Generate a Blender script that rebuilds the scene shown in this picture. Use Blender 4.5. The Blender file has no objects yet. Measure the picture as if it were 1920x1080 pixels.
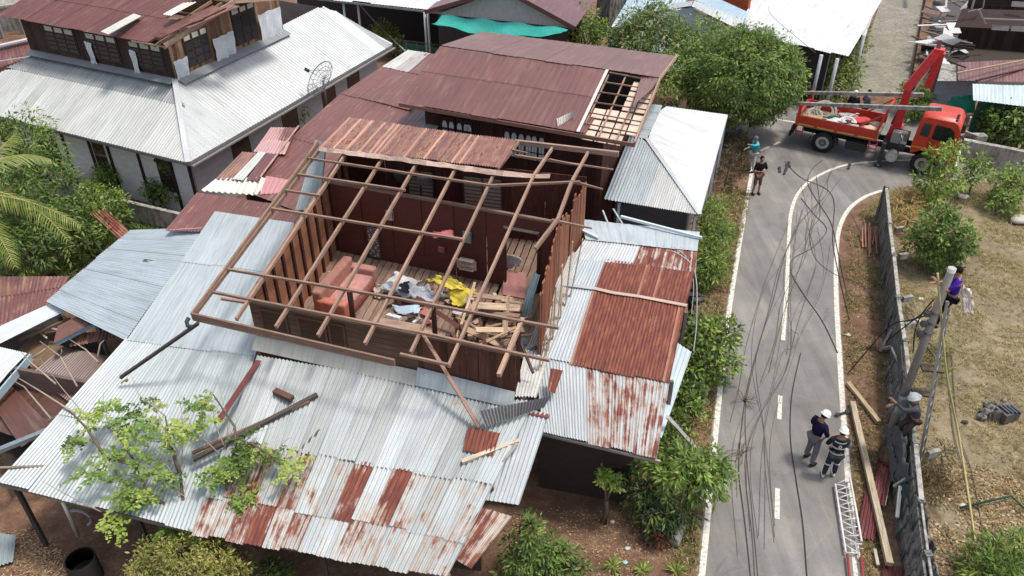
import bpy, bmesh, math, random
import numpy as np
from mathutils import Vector as V, Matrix, noise
random.seed(7)
R = math.radians
scene = bpy.context.scene
COL = scene.collection
# ------------------------------------------------------------------ camera
CAM_H, PITCH, FPX = 16.0, R(35), 1498.0
cam = bpy.data.cameras.new('camera'); cam.lens = FPX / 1920 * 36; cam.sensor_width = 36
cam.clip_start = 0.1; cam.clip_end = 600
camo = bpy.data.objects.new('camera', cam); COL.objects.link(camo)
camo.location = (0, 0, CAM_H); camo.rotation_euler = (R(55), 0, 0); scene.camera = camo
# ------------------------------------------------------------------ sky, sun, exposure
SUN = V((0.33, 0.0, 0.94)).normalized()
el = math.asin(SUN.z); az = math.atan2(SUN.x, SUN.y)
w = bpy.data.worlds.new('World'); scene.world = w; w.use_nodes = True
nt = w.node_tree
sky = nt.nodes.new('ShaderNodeTexSky'); sky.sky_type = 'NISHITA'; sky.sun_disc = False
sky.sun_elevation = el; sky.sun_rotation = az; sky.dust_density = 2.5; sky.air_density = 1.0
hz = nt.nodes.new('ShaderNodeHueSaturation'); hz.inputs['Saturation'].default_value = .55; nt.links.new(sky.outputs[0], hz.inputs['Color']); nt.links.new(hz.outputs[0], nt.nodes['Background'].inputs[0]); nt.nodes['Background'].inputs[1].default_value = 0.15
sl = bpy.data.lights.new('sun', 'SUN'); sl.energy = 1.95; sl.angle = R(9); sl.color = (1, 0.945, 0.86)
so = bpy.data.objects.new('sun', sl); COL.objects.link(so); so.rotation_euler = SUN.to_track_quat('Z', 'Y').to_euler()
vs = scene.view_settings; vs.view_transform = 'Standard'; vs.look = 'None'; vs.gamma = 1; vs.exposure = 0.73
scene.render.film_transparent = False

# ------------------------------------------------------------------ measuring: a picture point at height z -> world point
_c, _s = math.cos(PITCH), math.sin(PITCH)
def at(px, py, z=0.0):
    u = (px - 960) / FPX; v = (py - 540) / FPX
    dx, dy, dz = u, _c - v * _s, -(_s + v * _c)
    t = (CAM_H - z) / -dz
    return V((dx * t, dy * t, z))
def pix(q):
    dz = CAM_H - q[2]; Z = q[1] * _c + dz * _s
    return (960 + FPX * q[0] / Z, 540 + FPX * (-q[1] * _s + dz * _c) / Z)
def zat(x, y, py):      # height on the vertical through (x, y) that projects to row py
    lo, hi = -1, 15
    for _ in range(40):
        m = (lo + hi) / 2
        if pix((x, y, m))[1] > py: lo = m
        else: hi = m
    return lo

# ------------------------------------------------------------------ materials
def mat(name): 
    m = bpy.data.materials.new(name); m.use_nodes = True
    n = m.node_tree.nodes; return m, n, m.node_tree.links, n['Principled BSDF']
def noi(n, l, vec, scale, detail=4, rough=.55, dist=0):
    t = n.new('ShaderNodeTexNoise'); t.inputs['Scale'].default_value = scale; t.inputs['Detail'].default_value = detail
    t.inputs['Roughness'].default_value = rough; t.inputs['Distortion'].default_value = dist
    if vec is not None: l.new(vec, t.inputs['Vector'])
    return t.outputs['Fac']
def mapp(n, l, vec, sc, loc=(0, 0, 0), rot=(0, 0, 0)):
    t = n.new('ShaderNodeMapping'); t.inputs['Scale'].default_value = sc; t.inputs['Location'].default_value = loc; t.inputs['Rotation'].default_value = rot
    l.new(vec, t.inputs['Vector']); return t.outputs[0]
def ramp(n, l, fac, stops, interp='LINEAR'):
    t = n.new('ShaderNodeValToRGB'); t.color_ramp.interpolation = interp
    e = t.color_ramp.elements
    while len(e) < len(stops): e.new(.5)
    for k, (p, c) in enumerate(stops):
        e[k].position = p; e[k].color = (c[0], c[1], c[2], 1) if hasattr(c, '__len__') else (c, c, c, 1)
    l.new(fac, t.inputs[0]); return t.outputs[0]
def mix(n, l, a, b, fac, mode='MIX'):
    t = n.new('ShaderNodeMix'); t.data_type = 'RGBA'; t.blend_type = mode
    for sock, val in ((t.inputs[6], a), (t.inputs[7], b), (t.inputs[0], fac)):
        if hasattr(val, 'links'): l.new(val, sock)
        elif hasattr(val, '__len__'): sock.default_value = (val[0], val[1], val[2], 1)
        else: sock.default_value = val
    return t.outputs[2]
def mth(n, l, op, a, b=0.0, c=0.0):
    t = n.new('ShaderNodeMath'); t.operation = op
    for k, val in enumerate((a, b, c)):
        if hasattr(val, 'links'): l.new(val, t.inputs[k])
        else: t.inputs[k].default_value = val
    return t.outputs[0]
def bump(n, l, b, h, st=.3, d=.02):
    t = n.new('ShaderNodeBump'); t.inputs['Strength'].default_value = st; t.inputs['Distance'].default_value = d
    l.new(h, t.inputs['Height']); l.new(t.outputs[0], b.inputs['Normal'])
def acol(n): t = n.new('ShaderNodeAttribute'); t.attribute_name = 'col'; return t.outputs['Color'], t.outputs['Alpha']
def uvn(n): t = n.new('ShaderNodeUVMap'); t.uv_map = 'uv'; return t.outputs[0]
def geo(n): return n.new('ShaderNodeNewGeometry').outputs['Position']

def m_surface(name, rough=.7, streak=(9, 1.2, 1), amt=.35, spec=.3, bmp=.15, grain=22, metallic=0):
    """object's own colour (attribute col) with dirt, streaks along v"""
    m, n, l, b = mat(name); c, a = acol(n); uv = uvn(n)
    s = noi(n, l, mapp(n, l, uv, streak), 2.2, 5, .6)
    g = noi(n, l, uv, grain, 3)
    f = ramp(n, l, s, [(.25, 1 - amt), (.75, 1 + amt * .5)])
    f2 = ramp(n, l, g, [(.3, 1 - amt * .4), (.7, 1 + amt * .3)])
    l.new(mix(n, l, mix(n, l, c, f, 1, 'MULTIPLY'), f2, 1, 'MULTIPLY'), b.inputs['Base Color'])
    b.inputs['Roughness'].default_value = rough; b.inputs['Specular IOR Level'].default_value = spec
    b.inputs['Metallic'].default_value = metallic
    bump(n, l, b, s, bmp, .02); return m
def m_roof():
    m, n, l, b = mat('corrugated_metal'); c, a = acol(n); uv = uvn(n)
    big = noi(n, l, uv, .55, 4); st = noi(n, l, mapp(n, l, uv, (7, .45, 1)), 1.6, 5, .65)
    patch = noi(n, l, mapp(n, l, uv, (1.6, 1, 1), (3, 7, 0)), 1.5, 7, .68); fine = noi(n, l, uv, 30, 3)
    base = mix(n, l, c, ramp(n, l, st, [(.3, .74), (.55, 1), (.8, 1.08)]), 1, 'MULTIPLY')
    base = mix(n, l, base, ramp(n, l, big, [(.3, .86), (.7, 1.06)]), 1, 'MULTIPLY')
    warm = ramp(n, l, noi(n, l, mapp(n, l, uv, (3, .5, 1), (9, 2, 0)), 1.3, 5), [(.55, 0), (.75, 1)])
    base = mix(n, l, base, (.36, .30, .22), mth(n, l, 'MULTIPLY', warm, .22))
    base = mix(n, l, base, ramp(n, l, fine, [(.35, .88), (.65, 1.04)]), .8, 'MULTIPLY')
    rib = noi(n, l, mapp(n, l, uv, (11, .5, 1), (5, 1, 0)), 1.2, 3, .5)
    v = mth(n, l, 'ADD', patch, mth(n, l, 'MULTIPLY', mth(n, l, 'SUBTRACT', st, .5), .35))
    v = mth(n, l, 'ADD', v, mth(n, l, 'MULTIPLY', mth(n, l, 'SUBTRACT', rib, .5), .7))
    v = mth(n, l, 'ADD', v, mth(n, l, 'MULTIPLY', mth(n, l, 'SUBTRACT', fine, .5), .12))
    v = mth(n, l, 'ADD', v, mth(n, l, 'SUBTRACT', a, .83))
    mask = ramp(n, l, v, [(.07, 0), (.19, 1)])
    rc = ramp(n, l, noi(n, l, mapp(n, l, uv, (5, .7, 1)), 2.6, 6), [(.28, (.085, .022, .016)), (.5, (.15, .040, .026)), (.68, (.24, .08, .04)), (.85, (.42, .22, .13))])
    halo = ramp(n, l, mth(n, l, 'ADD', v, .1), [(.04, 0), (.19, .55)])
    base = mix(n, l, base, (.34, .20, .12), halo)
    l.new(mix(n, l, base, rc, mask), b.inputs['Base Color'])
    l.new(ramp(n, l, mask, [(0, .38), (1, .8)]), b.inputs['Roughness'])
    b.inputs['Specular IOR Level'].default_value = .5
    bump(n, l, b, patch, .2, .02); return m
def m_leaf():
    m, n, l, b = mat('leaf'); c, a = acol(n)
    l.new(c, b.inputs['Base Color']); b.inputs['Roughness'].default_value = .5; b.inputs['Specular IOR Level'].default_value = .35
    t = n.new('ShaderNodeBsdfTranslucent'); l.new(mix(n, l, c, (1.3, 1.5, .6), 1, 'MULTIPLY'), t.inputs[0])
    x = n.new('ShaderNodeMixShader'); x.inputs[0].default_value = .3
    l.new(b.outputs[0], x.inputs[1]); l.new(t.outputs[0], x.inputs[2]); l.new(x.outputs[0], n['Material Output'].inputs[0]); return m
def m_ground():
    m, n, l, b = mat('ground_soil'); p = geo(n)
    s = n.new('ShaderNodeSeparateXYZ'); l.new(p, s.inputs[0])
    big = noi(n, l, p, .35, 5, .6); mid = noi(n, l, p, 1.7, 6, .65, .4); fine = noi(n, l, p, 11, 6, .7); spk = noi(n, l, p, 38, 3, .7)
    dirt = ramp(n, l, mth(n, l, 'ADD', mth(n, l, 'MULTIPLY', mid, .6), mth(n, l, 'MULTIPLY', fine, .4)), [(.3, (.085, .048, .032)), (.5, (.17, .10, .066)), (.66, (.29, .19, .12)), (.8, (.36, .27, .17))])
    lot = ramp(n, l, mth(n, l, 'ADD', mth(n, l, 'MULTIPLY', mid, .6), mth(n, l, 'MULTIPLY', fine, .4)), [(.3, (.12, .095, .055)), (.48, (.21, .17, .105)), (.62, (.29, .24, .155)), (.78, (.40, .35, .26))])
    green = ramp(n, l, noi(n, l, p, .9, 5, .7), [(.58, 0), (.7, .25)])
    lot = mix(n, l, lot, (.13, .14, .045), green)
    k = mth(n, l, 'SUBTRACT', s.outputs[0], mth(n, l, 'MULTIPLY', s.outputs[1], .335))
    k = mth(n, l, 'MINIMUM', mth(n, l, 'SUBTRACT', k, 5.6), mth(n, l, 'SUBTRACT', 33.0, mth(n, l, 'ADD', s.outputs[1], mth(n, l, 'MULTIPLY', s.outputs[0], .12))))
    k = mth(n, l, 'ADD', k, mth(n, l, 'MULTIPLY', mth(n, l, 'SUBTRACT', mid, .5), 1.6))
    c = mix(n, l, dirt, lot, ramp(n, l, mth(n, l, 'ADD', mth(n, l, 'MULTIPLY', k, .6), .5), [(0, 0), (1, 1)]))
    c = mix(n, l, c, ramp(n, l, spk, [(.35, .75), (.55, 1), (.72, 1.22)]), .8, 'MULTIPLY')
    l.new(mix(n, l, c, ramp(n, l, big, [(.35, .8), (.7, 1.15)]), 1, 'MULTIPLY'), b.inputs['Base Color'])
    b.inputs['Roughness'].default_value = .95; b.inputs['Specular IOR Level'].default_value = .1
    bump(n, l, b, fine, .6, .06); return m
def m_asphalt():
    m, n, l, b = mat('asphalt'); p = geo(n)
    big = noi(n, l, p, .5, 5, .6); fine = noi(n, l, p, 60, 3, .7); mid = noi(n, l, p, 3, 6, .7)
    c = ramp(n, l, fine, [(.3, (.155, .144, .133)), (.55, (.20, .187, .174)), (.75, (.265, .25, .233))])
    c = mix(n, l, c, ramp(n, l, big, [(.3, .82), (.7, 1.15)]), 1, 'MULTIPLY')
    # tyre tracks and pale dust along the road direction
    st = noi(n, l, mapp(n, l, p, (2.4, .16, 1), (0, 0, 0), (0, 0, R(17))), 1.2, 5, .6)
    c = mix(n, l, c, ramp(n, l, st, [(.35, .85), (.65, 1.12)]), 1, 'MULTIPLY')
    dust = ramp(n, l, mth(n, l, 'ADD', mth(n, l, 'MULTIPLY', mid, .6), mth(n, l, 'MULTIPLY', big, .4)), [(.52, 0), (.66, .55)])
    c = mix(n, l, c, (.25, .21, .165), dust)
    v = n.new('ShaderNodeTexVoronoi'); v.feature = 'DISTANCE_TO_EDGE'; v.inputs['Scale'].default_value = .28
    l.new(mapp(n, l, mix(n, l, p, noi(n, l, p, 2, 4), .12), (1, 1, 1)), v.inputs[0])
    cr = ramp(n, l, v.outputs[0], [(0, 1), (.006, 0)])
    c = mix(n, l, c, (.25, .22, .19), mth(n, l, 'MULTIPLY', cr, .35))
    oil = ramp(n, l, noi(n, l, mapp(n, l, p, (1, 1, 1), (4, 9, 0)), .8, 6, .7, .6), [(.60, 0), (.70, .45)])
    c = mix(n, l, c, (.075, .07, .066), oil)
    pat = ramp(n, l, noi(n, l, mapp(n, l, p, (.5, .18, 1), (1, 2, 0), (0, 0, R(17))), 1.1, 2, .4), [(.50, .9), (.52, 1.06)])
    c = mix(n, l, c, pat, 1, 'MULTIPLY')
    l.new(c, b.inputs['Base Color']); b.inputs['Roughness'].default_value = .85; b.inputs['Specular IOR Level'].default_value = .25
    bump(n, l, b, fine, .3, .01); return m
def m_concrete(name, c0, c1, stain, amt=.5, sc=1.0):
    m, n, l, b = mat(name); p = geo(n)
    big = noi(n, l, p, .9 * sc, 6, .68); fine = noi(n, l, p, 18 * sc, 4, .65); st = noi(n, l, mapp(n, l, p, (3, 3, .7)), 1.8 * sc, 6, .7)
    c = ramp(n, l, fine, [(.3, c0), (.7, c1)])
    c = mix(n, l, c, ramp(n, l, big, [(.3, .7), (.65, 1.1)]), 1, 'MULTIPLY')
    c = mix(n, l, c, stain, mth(n, l, 'MULTIPLY', ramp(n, l, st, [(.46, 0), (.6, 1)]), amt))
    l.new(c, b.inputs['Base Color']); b.inputs['Roughness'].default_value = .9; b.inputs['Specular IOR Level'].default_value = .15
    bump(n, l, b, fine, .15, .01); return m
def m_paintline():
    m, n, l, b = mat('road_paint'); p = geo(n)
    w1 = noi(n, l, p, 9, 6, .75)
    l.new(ramp(n, l, w1, [(.34, (.22, .20, .18)), (.46, (.48, .45, .39)), (.62, (.68, .64, .56))]), b.inputs['Base Color']); b.inputs['Roughness'].default_value = .7; return m
M = dict(
    roof=m_roof(), wood=m_surface('weathered_wood', .8, (14, 1.0, 1), .55, .2, .3, 30), plain=m_surface('painted_surface', .55, (3, 1, 1), .22, .35, .05, 14),
    gloss=m_surface('glossy_paint', .38, (2, 2, 1), .30, .5, .04, 8), cloth=m_surface('fabric', .95, (4, 4, 1), .25, .1, .5, 12), skin=m_surface('skin', .6, (4, 4, 1), .06, .3, 0, 6),
    rubber=m_surface('rubber', .8, (4, 4, 1), .2, .2, .1, 12), steel=m_surface('steel', .4, (5, 1, 1), .3, .5, .05, 12, .6),
    glass=m_surface('dark_glass', .08, (2, 2, 1), .05, .6, 0, 4), leaf=m_leaf(), ground=m_ground(), asphalt=m_asphalt(), paint=m_paintline(),
    alley=m_concrete('alley_concrete', (.24, .22, .175), (.265, .243, .195), (.09, .085, .055), .6), 
    conc=m_concrete('mouldy_concrete', (.15, .145, .135), (.27, .26, .24), (.03, .032, .03), .95, 1.3), cconc=m_concrete('pale_concrete', (.27, .26, .23), (.40, .38, .34), (.09, .08, .065), .7))

# ------------------------------------------------------------------ mesh builder
class MB:
    def __init__(s, col=(.5, .5, .5), a=0.0): s.v = []; s.f = []; s.uv = []; s.c = []; s.col = col; s.a = a; s.smooth = []
    def face(s, pts, uvs=None, col=None, a=None, sm=False):
        k = len(s.v); s.v += [tuple(p) for p in pts]; s.f.append(tuple(range(k, k + len(pts))))
        if uvs is None:
            P = [V(p) for p in pts]; e = (P[1] - P[0]); L = e.length or 1; e = e / L
            nn = (P[1] - P[0]).cross(P[-1] - P[0]); nn = nn.normalized() if nn.length > 0 else V((0, 0, 1)); g = nn.cross(e)
            uvs = [((p - P[0]).dot(e) + P[0].x * .37 + P[0].z, (p - P[0]).dot(g) + P[0].y * .41) for p in P]
        s.uv += list(uvs); cc = tuple(col or s.col) + (s.a if a is None else a,); s.c += [cc] * len(pts); s.smooth.append(sm)
    def box(s, c, sz, rot=None, col=None, a=None, taper=1.0):
        c = V(c); hx, hy, hz = sz[0] / 2, sz[1] / 2, sz[2] / 2
        r = rot if rot is not None else Matrix.Identity(3)
        if isinstance(rot, (int, float)): r = Matrix.Rotation(rot, 3, 'Z')
        P = [c + r @ V((x * hx * (taper if z > 0 else 1), y * hy * (taper if z > 0 else 1), z * hz)) for z in (-1, 1) for (x, y) in ((-1, -1), (1, -1), (1, 1), (-1, 1))]
        for q in ((3, 2, 1, 0), (4, 5, 6, 7), (0, 1, 5, 4), (1, 2, 6, 5), (2, 3, 7, 6), (3, 0, 4, 7)): s.face([P[k] for k in q], None, col, a)
    def beam(s, a_, b_, w=.06, h=.1, up=(0, 0, 1), col=None, a=None, w2=None, roll=0):
        A, B = V(a_), V(b_); d = (B - A); L = d.length; d = d / L; up = V(up)
        x = d.cross(up); 
        if x.length < 1e-3: x = d.cross(V((0, 1, 0)))
        x.normalize(); z = x.cross(d).normalized()
        if roll: 
            q = Matrix.Rotation(roll, 3, d); x = q @ x; z = q @ z
        k2 = (w2 or w) / w; P = []
        for (Q, k) in ((A, 1), (B, k2)):
            P += [Q + x * sx * w / 2 * k + z * sz * h / 2 * k for (sx, sz) in ((-1, -1), (1, -1), (1, 1), (-1, 1))]
        o = A.x * 1.3 + A.y * .7
        for (i, j, wd) in ((0, 1, w), (1, 2, h), (2, 3, w), (3, 0, h)):
            s.face([P[i], P[j], P[j + 4], P[i + 4]], [(o, 0), (o + wd, 0), (o + wd, L), (o, L)], col, a); o += wd
        s.face([P[3], P[2], P[1], P[0]], None, col, a); s.face([P[4], P[5], P[6], P[7]], None, col, a)
    def tube(s, pts, r, n=6, col=None, a=None, r2=None, cap=True, sm=True):
        pts = [V(p) for p in pts]; N = len(pts); rings = []; L = 0
        ref = V((0, 0, 1))
        for i, p in enumerate(pts):
            d = (pts[min(i + 1, N - 1)] - pts[max(i - 1, 0)]).normalized()
            x = d.cross(ref); x = x if x.length > .05 else d.cross(V((1, 0, 0))); x.normalize(); y = d.cross(x)
            rr = r + ((r2 if r2 is not None else r) - r) * i / max(1, N - 1)
            if hasattr(r, '__len__'): rr = r[i]
            if i: L += (p - pts[i - 1]).length
            rings.append(([p + (x * math.cos(t) + y * math.sin(t)) * rr for t in [k * 2 * math.pi / n for k in range(n)]], L))
        for i in range(N - 1):
            (a0, l0), (a1, l1) = rings[i], rings[i + 1]
            for k in range(n):
                k2 = (k + 1) % n; s.face([a0[k], a0[k2], a1[k2], a1[k]], [(k * .05, l0), (k * .05 + .05, l0), (k * .05 + .05, l1), (k * .05, l1)], col, a, sm)
        if cap: s.face(rings[0][0][::-1], None, col, a); s.face(rings[-1][0], None, col, a)
    def disc(s, c, r, axis='Z', h=.02, n=20, col=None, rot=None, r_in=0):
        q = rot or Matrix.Identity(3); c = V(c); h2 = h / 2
        def P(rr, t, z): return c + q @ (V((rr * math.cos(t), rr * math.sin(t), z)) if axis == 'Z' else V((rr * math.cos(t), z, rr * math.sin(t))) if axis == 'Y' else V((z, rr * math.cos(t), rr * math.sin(t))))
        T = [k * 2 * math.pi / n for k in range(n + 1)]
        for k in range(n):
            a, b = T[k], T[k + 1]
            s.face([P(r, a, -h2), P(r, b, -h2), P(r, b, h2), P(r, a, h2)], None, col, None, True)
            for z in (-h2, h2):
                if r_in: s.face([P(r_in, a, z), P(r, a, z), P(r, b, z), P(r_in, b, z)], None, col)
                else: s.face([P(0, a, z), P(r, a, z), P(r, b, z)], None, col)
            if r_in: s.face([P(r_in, a, -h2), P(r_in, b, -h2), P(r_in, b, h2), P(r_in, a, h2)], None, col, None, True)
    def prism(s, poly, z0, z1, col=None, T=None):      # poly in xy, extruded in z, optional transform
        T = T or (lambda p: p)
        lo = [T(V((x, y, z0))) for x, y in poly]; hi = [T(V((x, y, z1))) for x, y in poly]; n = len(poly)
        s.face(hi, None, col); s.face(lo[::-1], None, col)
        for k in range(n): s.face([lo[k], lo[(k + 1) % n], hi[(k + 1) % n], hi[k]], None, col)
    def slab(s, A, B, C, D, th=.03, col=None, a=None):
        A, B, C, D = map(V, (A, B, C, D)); nn = (B - A).cross(D - A).normalized()
        if nn.z > 0: nn = -nn
        lo = [p + nn * th for p in (A, B, C, D)]; hi = [A, B, C, D]
        W = (B - A).length; H = (D - A).length; u0 = A.x; v0 = A.y
        s.face(hi, [(u0, v0), (u0 + W, v0), (u0 + W, v0 + H), (u0, v0 + H)], col, a); s.face(lo[::-1], None, col, a)
        for k in range(4): s.face([hi[k], lo[k], lo[(k + 1) % 4], hi[(k + 1) % 4]], None, col, a)
    def sheet(s, A, B, C, D, pitch=.1, amp=.012, col=None, a=None, ribcol=None, bend=0.0, warp=.012, vstep=.7, n=6, uvo=(0, 0), curl=0):
        """one corrugated sheet; A,B upper edge, D,C lower edge; ribs run A->D"""
        A, B, C, D = map(V, (A, B, C, D)); W = max((B - A).length, (C - D).length); H = ((D - A).length + (C - B).length) / 2
        nr = max(1, round(W / pitch)); nu = nr * n; nv = max(1, round(H / vstep)); nn = (B - A).cross(D - A).normalized()
        if nn.z < 0: nn = -nn
        col = col or s.col; a = s.a if a is None else a; k0 = len(s.v); pv = []; pu = []; pc = []
        rj = [ribcol(i) if ribcol else None for i in range(nr + 1)]
        for j in range(nv + 1):
            t = j / nv
            for i in range(nu + 1):
                u = i / nu; p = (A * (1 - u) + B * u) * (1 - t) + (D * (1 - u) + C * u) * t
                d = amp * math.cos(2 * math.pi * u * nr) + bend * 4 * t * (1 - t) + curl * (u - .5) ** 2
                if warp: d += warp * noise.noise(p * .8) + warp * .5 * noise.noise(p * 2.3)
                p = p + nn * d; pv.append(tuple(p)); pu.append((uvo[0] + u * W, uvo[1] + t * H))
                c = rj[int(u * nr)] or col; pc.append(tuple(c[:3]) + ((c[3] if len(c) > 3 else a),))
        for j in range(nv):
            for i in range(nu):
                q = [j * (nu + 1) + i, j * (nu + 1) + i + 1, (j + 1) * (nu + 1) + i + 1, (j + 1) * (nu + 1) + i]
                k = len(s.v); s.v += [pv[x] for x in q]; s.f.append((k, k + 1, k + 2, k + 3)); s.uv += [pu[x] for x in q]; s.c += [pc[x] for x in q]; s.smooth.append(True)
    def roof(s, A, B, C, D, colfn, sw=.8, rows=(0, 1), pitch=.1, amp=.012, warp=.014, ribcol=None, jit=.012, rnd=None, n=6, gap=None):
        """many overlapping sheets covering the quad"""
        A, B, C, D = map(V, (A, B, C, D)); W = max((B - A).length, (C - D).length); ns = max(1, round(W / sw))
        nn = (B - A).cross(D - A).normalized(); nn = nn if nn.z > 0 else -nn; rg = random.Random(rnd or int(A.x * 91 + D.y * 17)); uo = rg.uniform(0, 40)
        P = lambda u, t: (A * (1 - u) + B * u) * (1 - t) + (D * (1 - u) + C * u) * t
        for j in range(len(rows) - 1):
            t0, t1 = rows[j], rows[j + 1]
            for i in range(ns):
                if gap and gap(i, j): continue
                c = colfn(i, j, ns)
                u0, u1 = i / ns - (.02 / sw / ns * sw if i else 0), (i + 1) / ns; off = nn * ((len(rows) - j) * .012 + (i % 2) * .006); dj = rg.uniform(-jit, jit)
                e = .012 if j < len(rows) - 2 else 0
                lf = nn * (max(0, rg.gauss(0, 1)) * .02 if amp > .013 else 0); lg = nn * (max(0, rg.gauss(0, 1)) * .02 if amp > .013 else 0); sk = (B - A).normalized() * (rg.gauss(0, .006) if amp > .013 else 0)
                s.sheet(P(u0, t0) + off, P(u1, t0) + off, P(u1, min(1.02, t1 + e + dj)) + off + lf + sk, P(u0, min(1.02, t1 + e + dj)) + off + lg + sk, pitch, amp, c[:3], c[3] if len(c) > 3 else 0,
                        ribcol=(lambda r_, cc=c: ribcol(rg, cc)) if ribcol else None, warp=warp, n=n, uvo=(uo + i * W / ns * 1.003 + (i * 1.7), uo * .3 + t0 * (D - A).length + j * .9))
    def hip(s, A, B, C, D, colfn, sw=.6, rows=(0, 1), pitch=.15, amp=.012, warp=.008, n=6):
        """hip-roof slope D-C eave, A-B top: parallel ribs square to the eave, cut along the hips"""
        A, B, C, D = map(V, (A, B, C, D)); e = (C - D); W = e.length; e = e / W; nn = e.cross(A - D).normalized(); nn = nn if nn.z > 0 else -nn; h = nn.cross(e); h = h if h.z > 0 else -h
        xa, ha, xb, hb = (A - D).dot(e), (A - D).dot(h), (B - D).dot(e), (B - D).dot(h); ns = max(2, round(W / sw)); uo = abs(A.x * 3.3) % 20
        def top(x):
            if x < xa: return ha * x / xa if xa > 0 else ha
            if x > xb: return hb * (W - x) / max(1e-3, W - xb)
            return ha + (hb - ha) * (x - xa) / max(1e-3, xb - xa)
        for j in range(len(rows) - 1):
            l1, l0 = (1 - rows[j]) * max(ha, hb), (1 - rows[j + 1]) * max(ha, hb)
            for i in range(ns):
                x0, x1 = W * i / ns, W * (i + 1) / ns; t0, t1 = min(top(x0), l1), min(top(x1), l1)
                if max(t0, t1) <= l0 + .02: continue
                c = colfn(i, j, ns); off = nn * ((len(rows) - j) * .012 + (i % 2) * .003); b0 = max(0, l0 - .05)
                s.sheet(D + e * x0 + h * max(t0, b0 + .01) + off, D + e * x1 + h * max(t1, b0 + .01) + off, D + e * x1 + h * b0 + off, D + e * x0 + h * b0 + off, pitch, amp, c[:3], c[3] if len(c) > 3 else 0, warp=warp, n=n, uvo=(uo + i * 1.9, j * .9))
    def build(s, name, m, parent=None, origin=None, local=False):
        me = bpy.data.meshes.new(name)
        o_ = V((0, 0, 0)) if local else (V(parent.location) if parent is not None else V(origin or (0, 0, 0)))
        if parent is not None and parent.parent is not None and not local: o_ = o_ + V(parent.parent.location)
        vv = np.array(s.v, dtype=np.float32).reshape(-1, 3) - np.array(o_, dtype=np.float32)
        nv = len(vv); nf = len(s.f)
        cnt = np.array([len(f) for f in s.f], dtype=np.int32); st = np.concatenate(([0], np.cumsum(cnt)[:-1])).astype(np.int32) if nf else np.zeros(0, np.int32)
        me.vertices.add(nv); me.vertices.foreach_set('co', vv.ravel())
        me.loops.add(int(cnt.sum())); me.loops.foreach_set('vertex_index', np.concatenate([np.array(f, dtype=np.int32) for f in s.f]) if nf else np.zeros(0, np.int32))
        me.polygons.add(nf); me.polygons.foreach_set('loop_start', st); me.polygons.foreach_set('use_smooth', np.array(s.smooth, dtype=bool))
        u = me.uv_layers.new(name='uv'); u.data.foreach_set('uv', np.array(s.uv, dtype=np.float32).ravel())
        ca = me.color_attributes.new('col', 'FLOAT_COLOR', 'POINT'); ca.data.foreach_set('color', np.array(s.c, dtype=np.float32).ravel())
        me.update(calc_edges=True)
        if any(s.smooth):
            bm = bmesh.new(); bm.from_mesh(me); bmesh.ops.remove_doubles(bm, verts=bm.verts, dist=1e-5); bm.to_mesh(me); bm.free()
        me.materials.append(m if not isinstance(m, str) else M[m])
        o = bpy.data.objects.new(name, me); COL.objects.link(o)
        if parent is not None: o.parent = parent
        elif not local: o.location = o_
        return o
def tag(o, label, cat, group=None, kind=None):
    if label: o['label'] = label
    if cat: o['category'] = cat
    if group: o['group'] = group
    if kind: o['kind'] = kind
    return o
def thing(name, label, cat, loc=(0, 0, 0), rz=0, group=None):
    o = bpy.data.objects.new(name, None); o.empty_display_size = .3; COL.objects.link(o); o.location = loc; o.rotation_euler = (0, 0, rz)
    return tag(o, label, cat, group)
def setting(o): o['kind'] = 'structure'; return o
def copy_thing(src, loc, rz, label, scale=None):
    c = src.copy(); COL.objects.link(c); c.location = loc; c.rotation_euler = (0, 0, rz); c['label'] = label
    if scale: c.scale = (scale,) * 3
    for ch in src.children:
        d = ch.copy(); COL.objects.link(d); d.parent = c
        for g in ch.children: e = g.copy(); COL.objects.link(e); e.parent = d
    return c
def lerp(a, b, t): return V(a) * (1 - t) + V(b) * t
def jit(c, k=.15, rg=random):
    f = 1 + rg.uniform(-k, k); return (c[0] * f, c[1] * f, c[2] * f)
# ================================================================== GROUND, ROADS
g = MB(); S = 16
for i in range(-S, S):
    for j in range(-2, 2 * S - 2):
        x0, y0 = i * 10., j * 10.; g.face([(x0, y0, 0), (x0 + 10, y0, 0), (x0 + 10, y0 + 10, 0), (x0, y0 + 10, 0)])
setting(g.build('ground', 'ground'))
def strip(name, left, right, z, m):
    b = MB()
    for k in range(len(left) - 1): b.face([(left[k][0], left[k][1], z), (right[k][0], right[k][1], z), (right[k + 1][0], right[k + 1][1], z), (left[k + 1][0], left[k + 1][1], z)])
    return setting(b.build(name, m))
def px_curve(pts, n=8, z=0):      # smooth polyline through picture points on the ground
    P = [at(x, y, z) for x, y in pts]; out = []
    for k in range(len(P) - 1):
        p0, p1, p2, p3 = P[max(k - 1, 0)], P[k], P[k + 1], P[min(k + 2, len(P) - 1)]
        for i in range(n):
            t = i / n; out.append(.5 * ((2 * p1) + (p2 - p0) * t + (2 * p0 - 5 * p1 + 4 * p2 - p3) * t * t + (3 * p1 - p0 - 3 * p2 + p3) * t ** 3))
    return out + [P[-1]]
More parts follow.
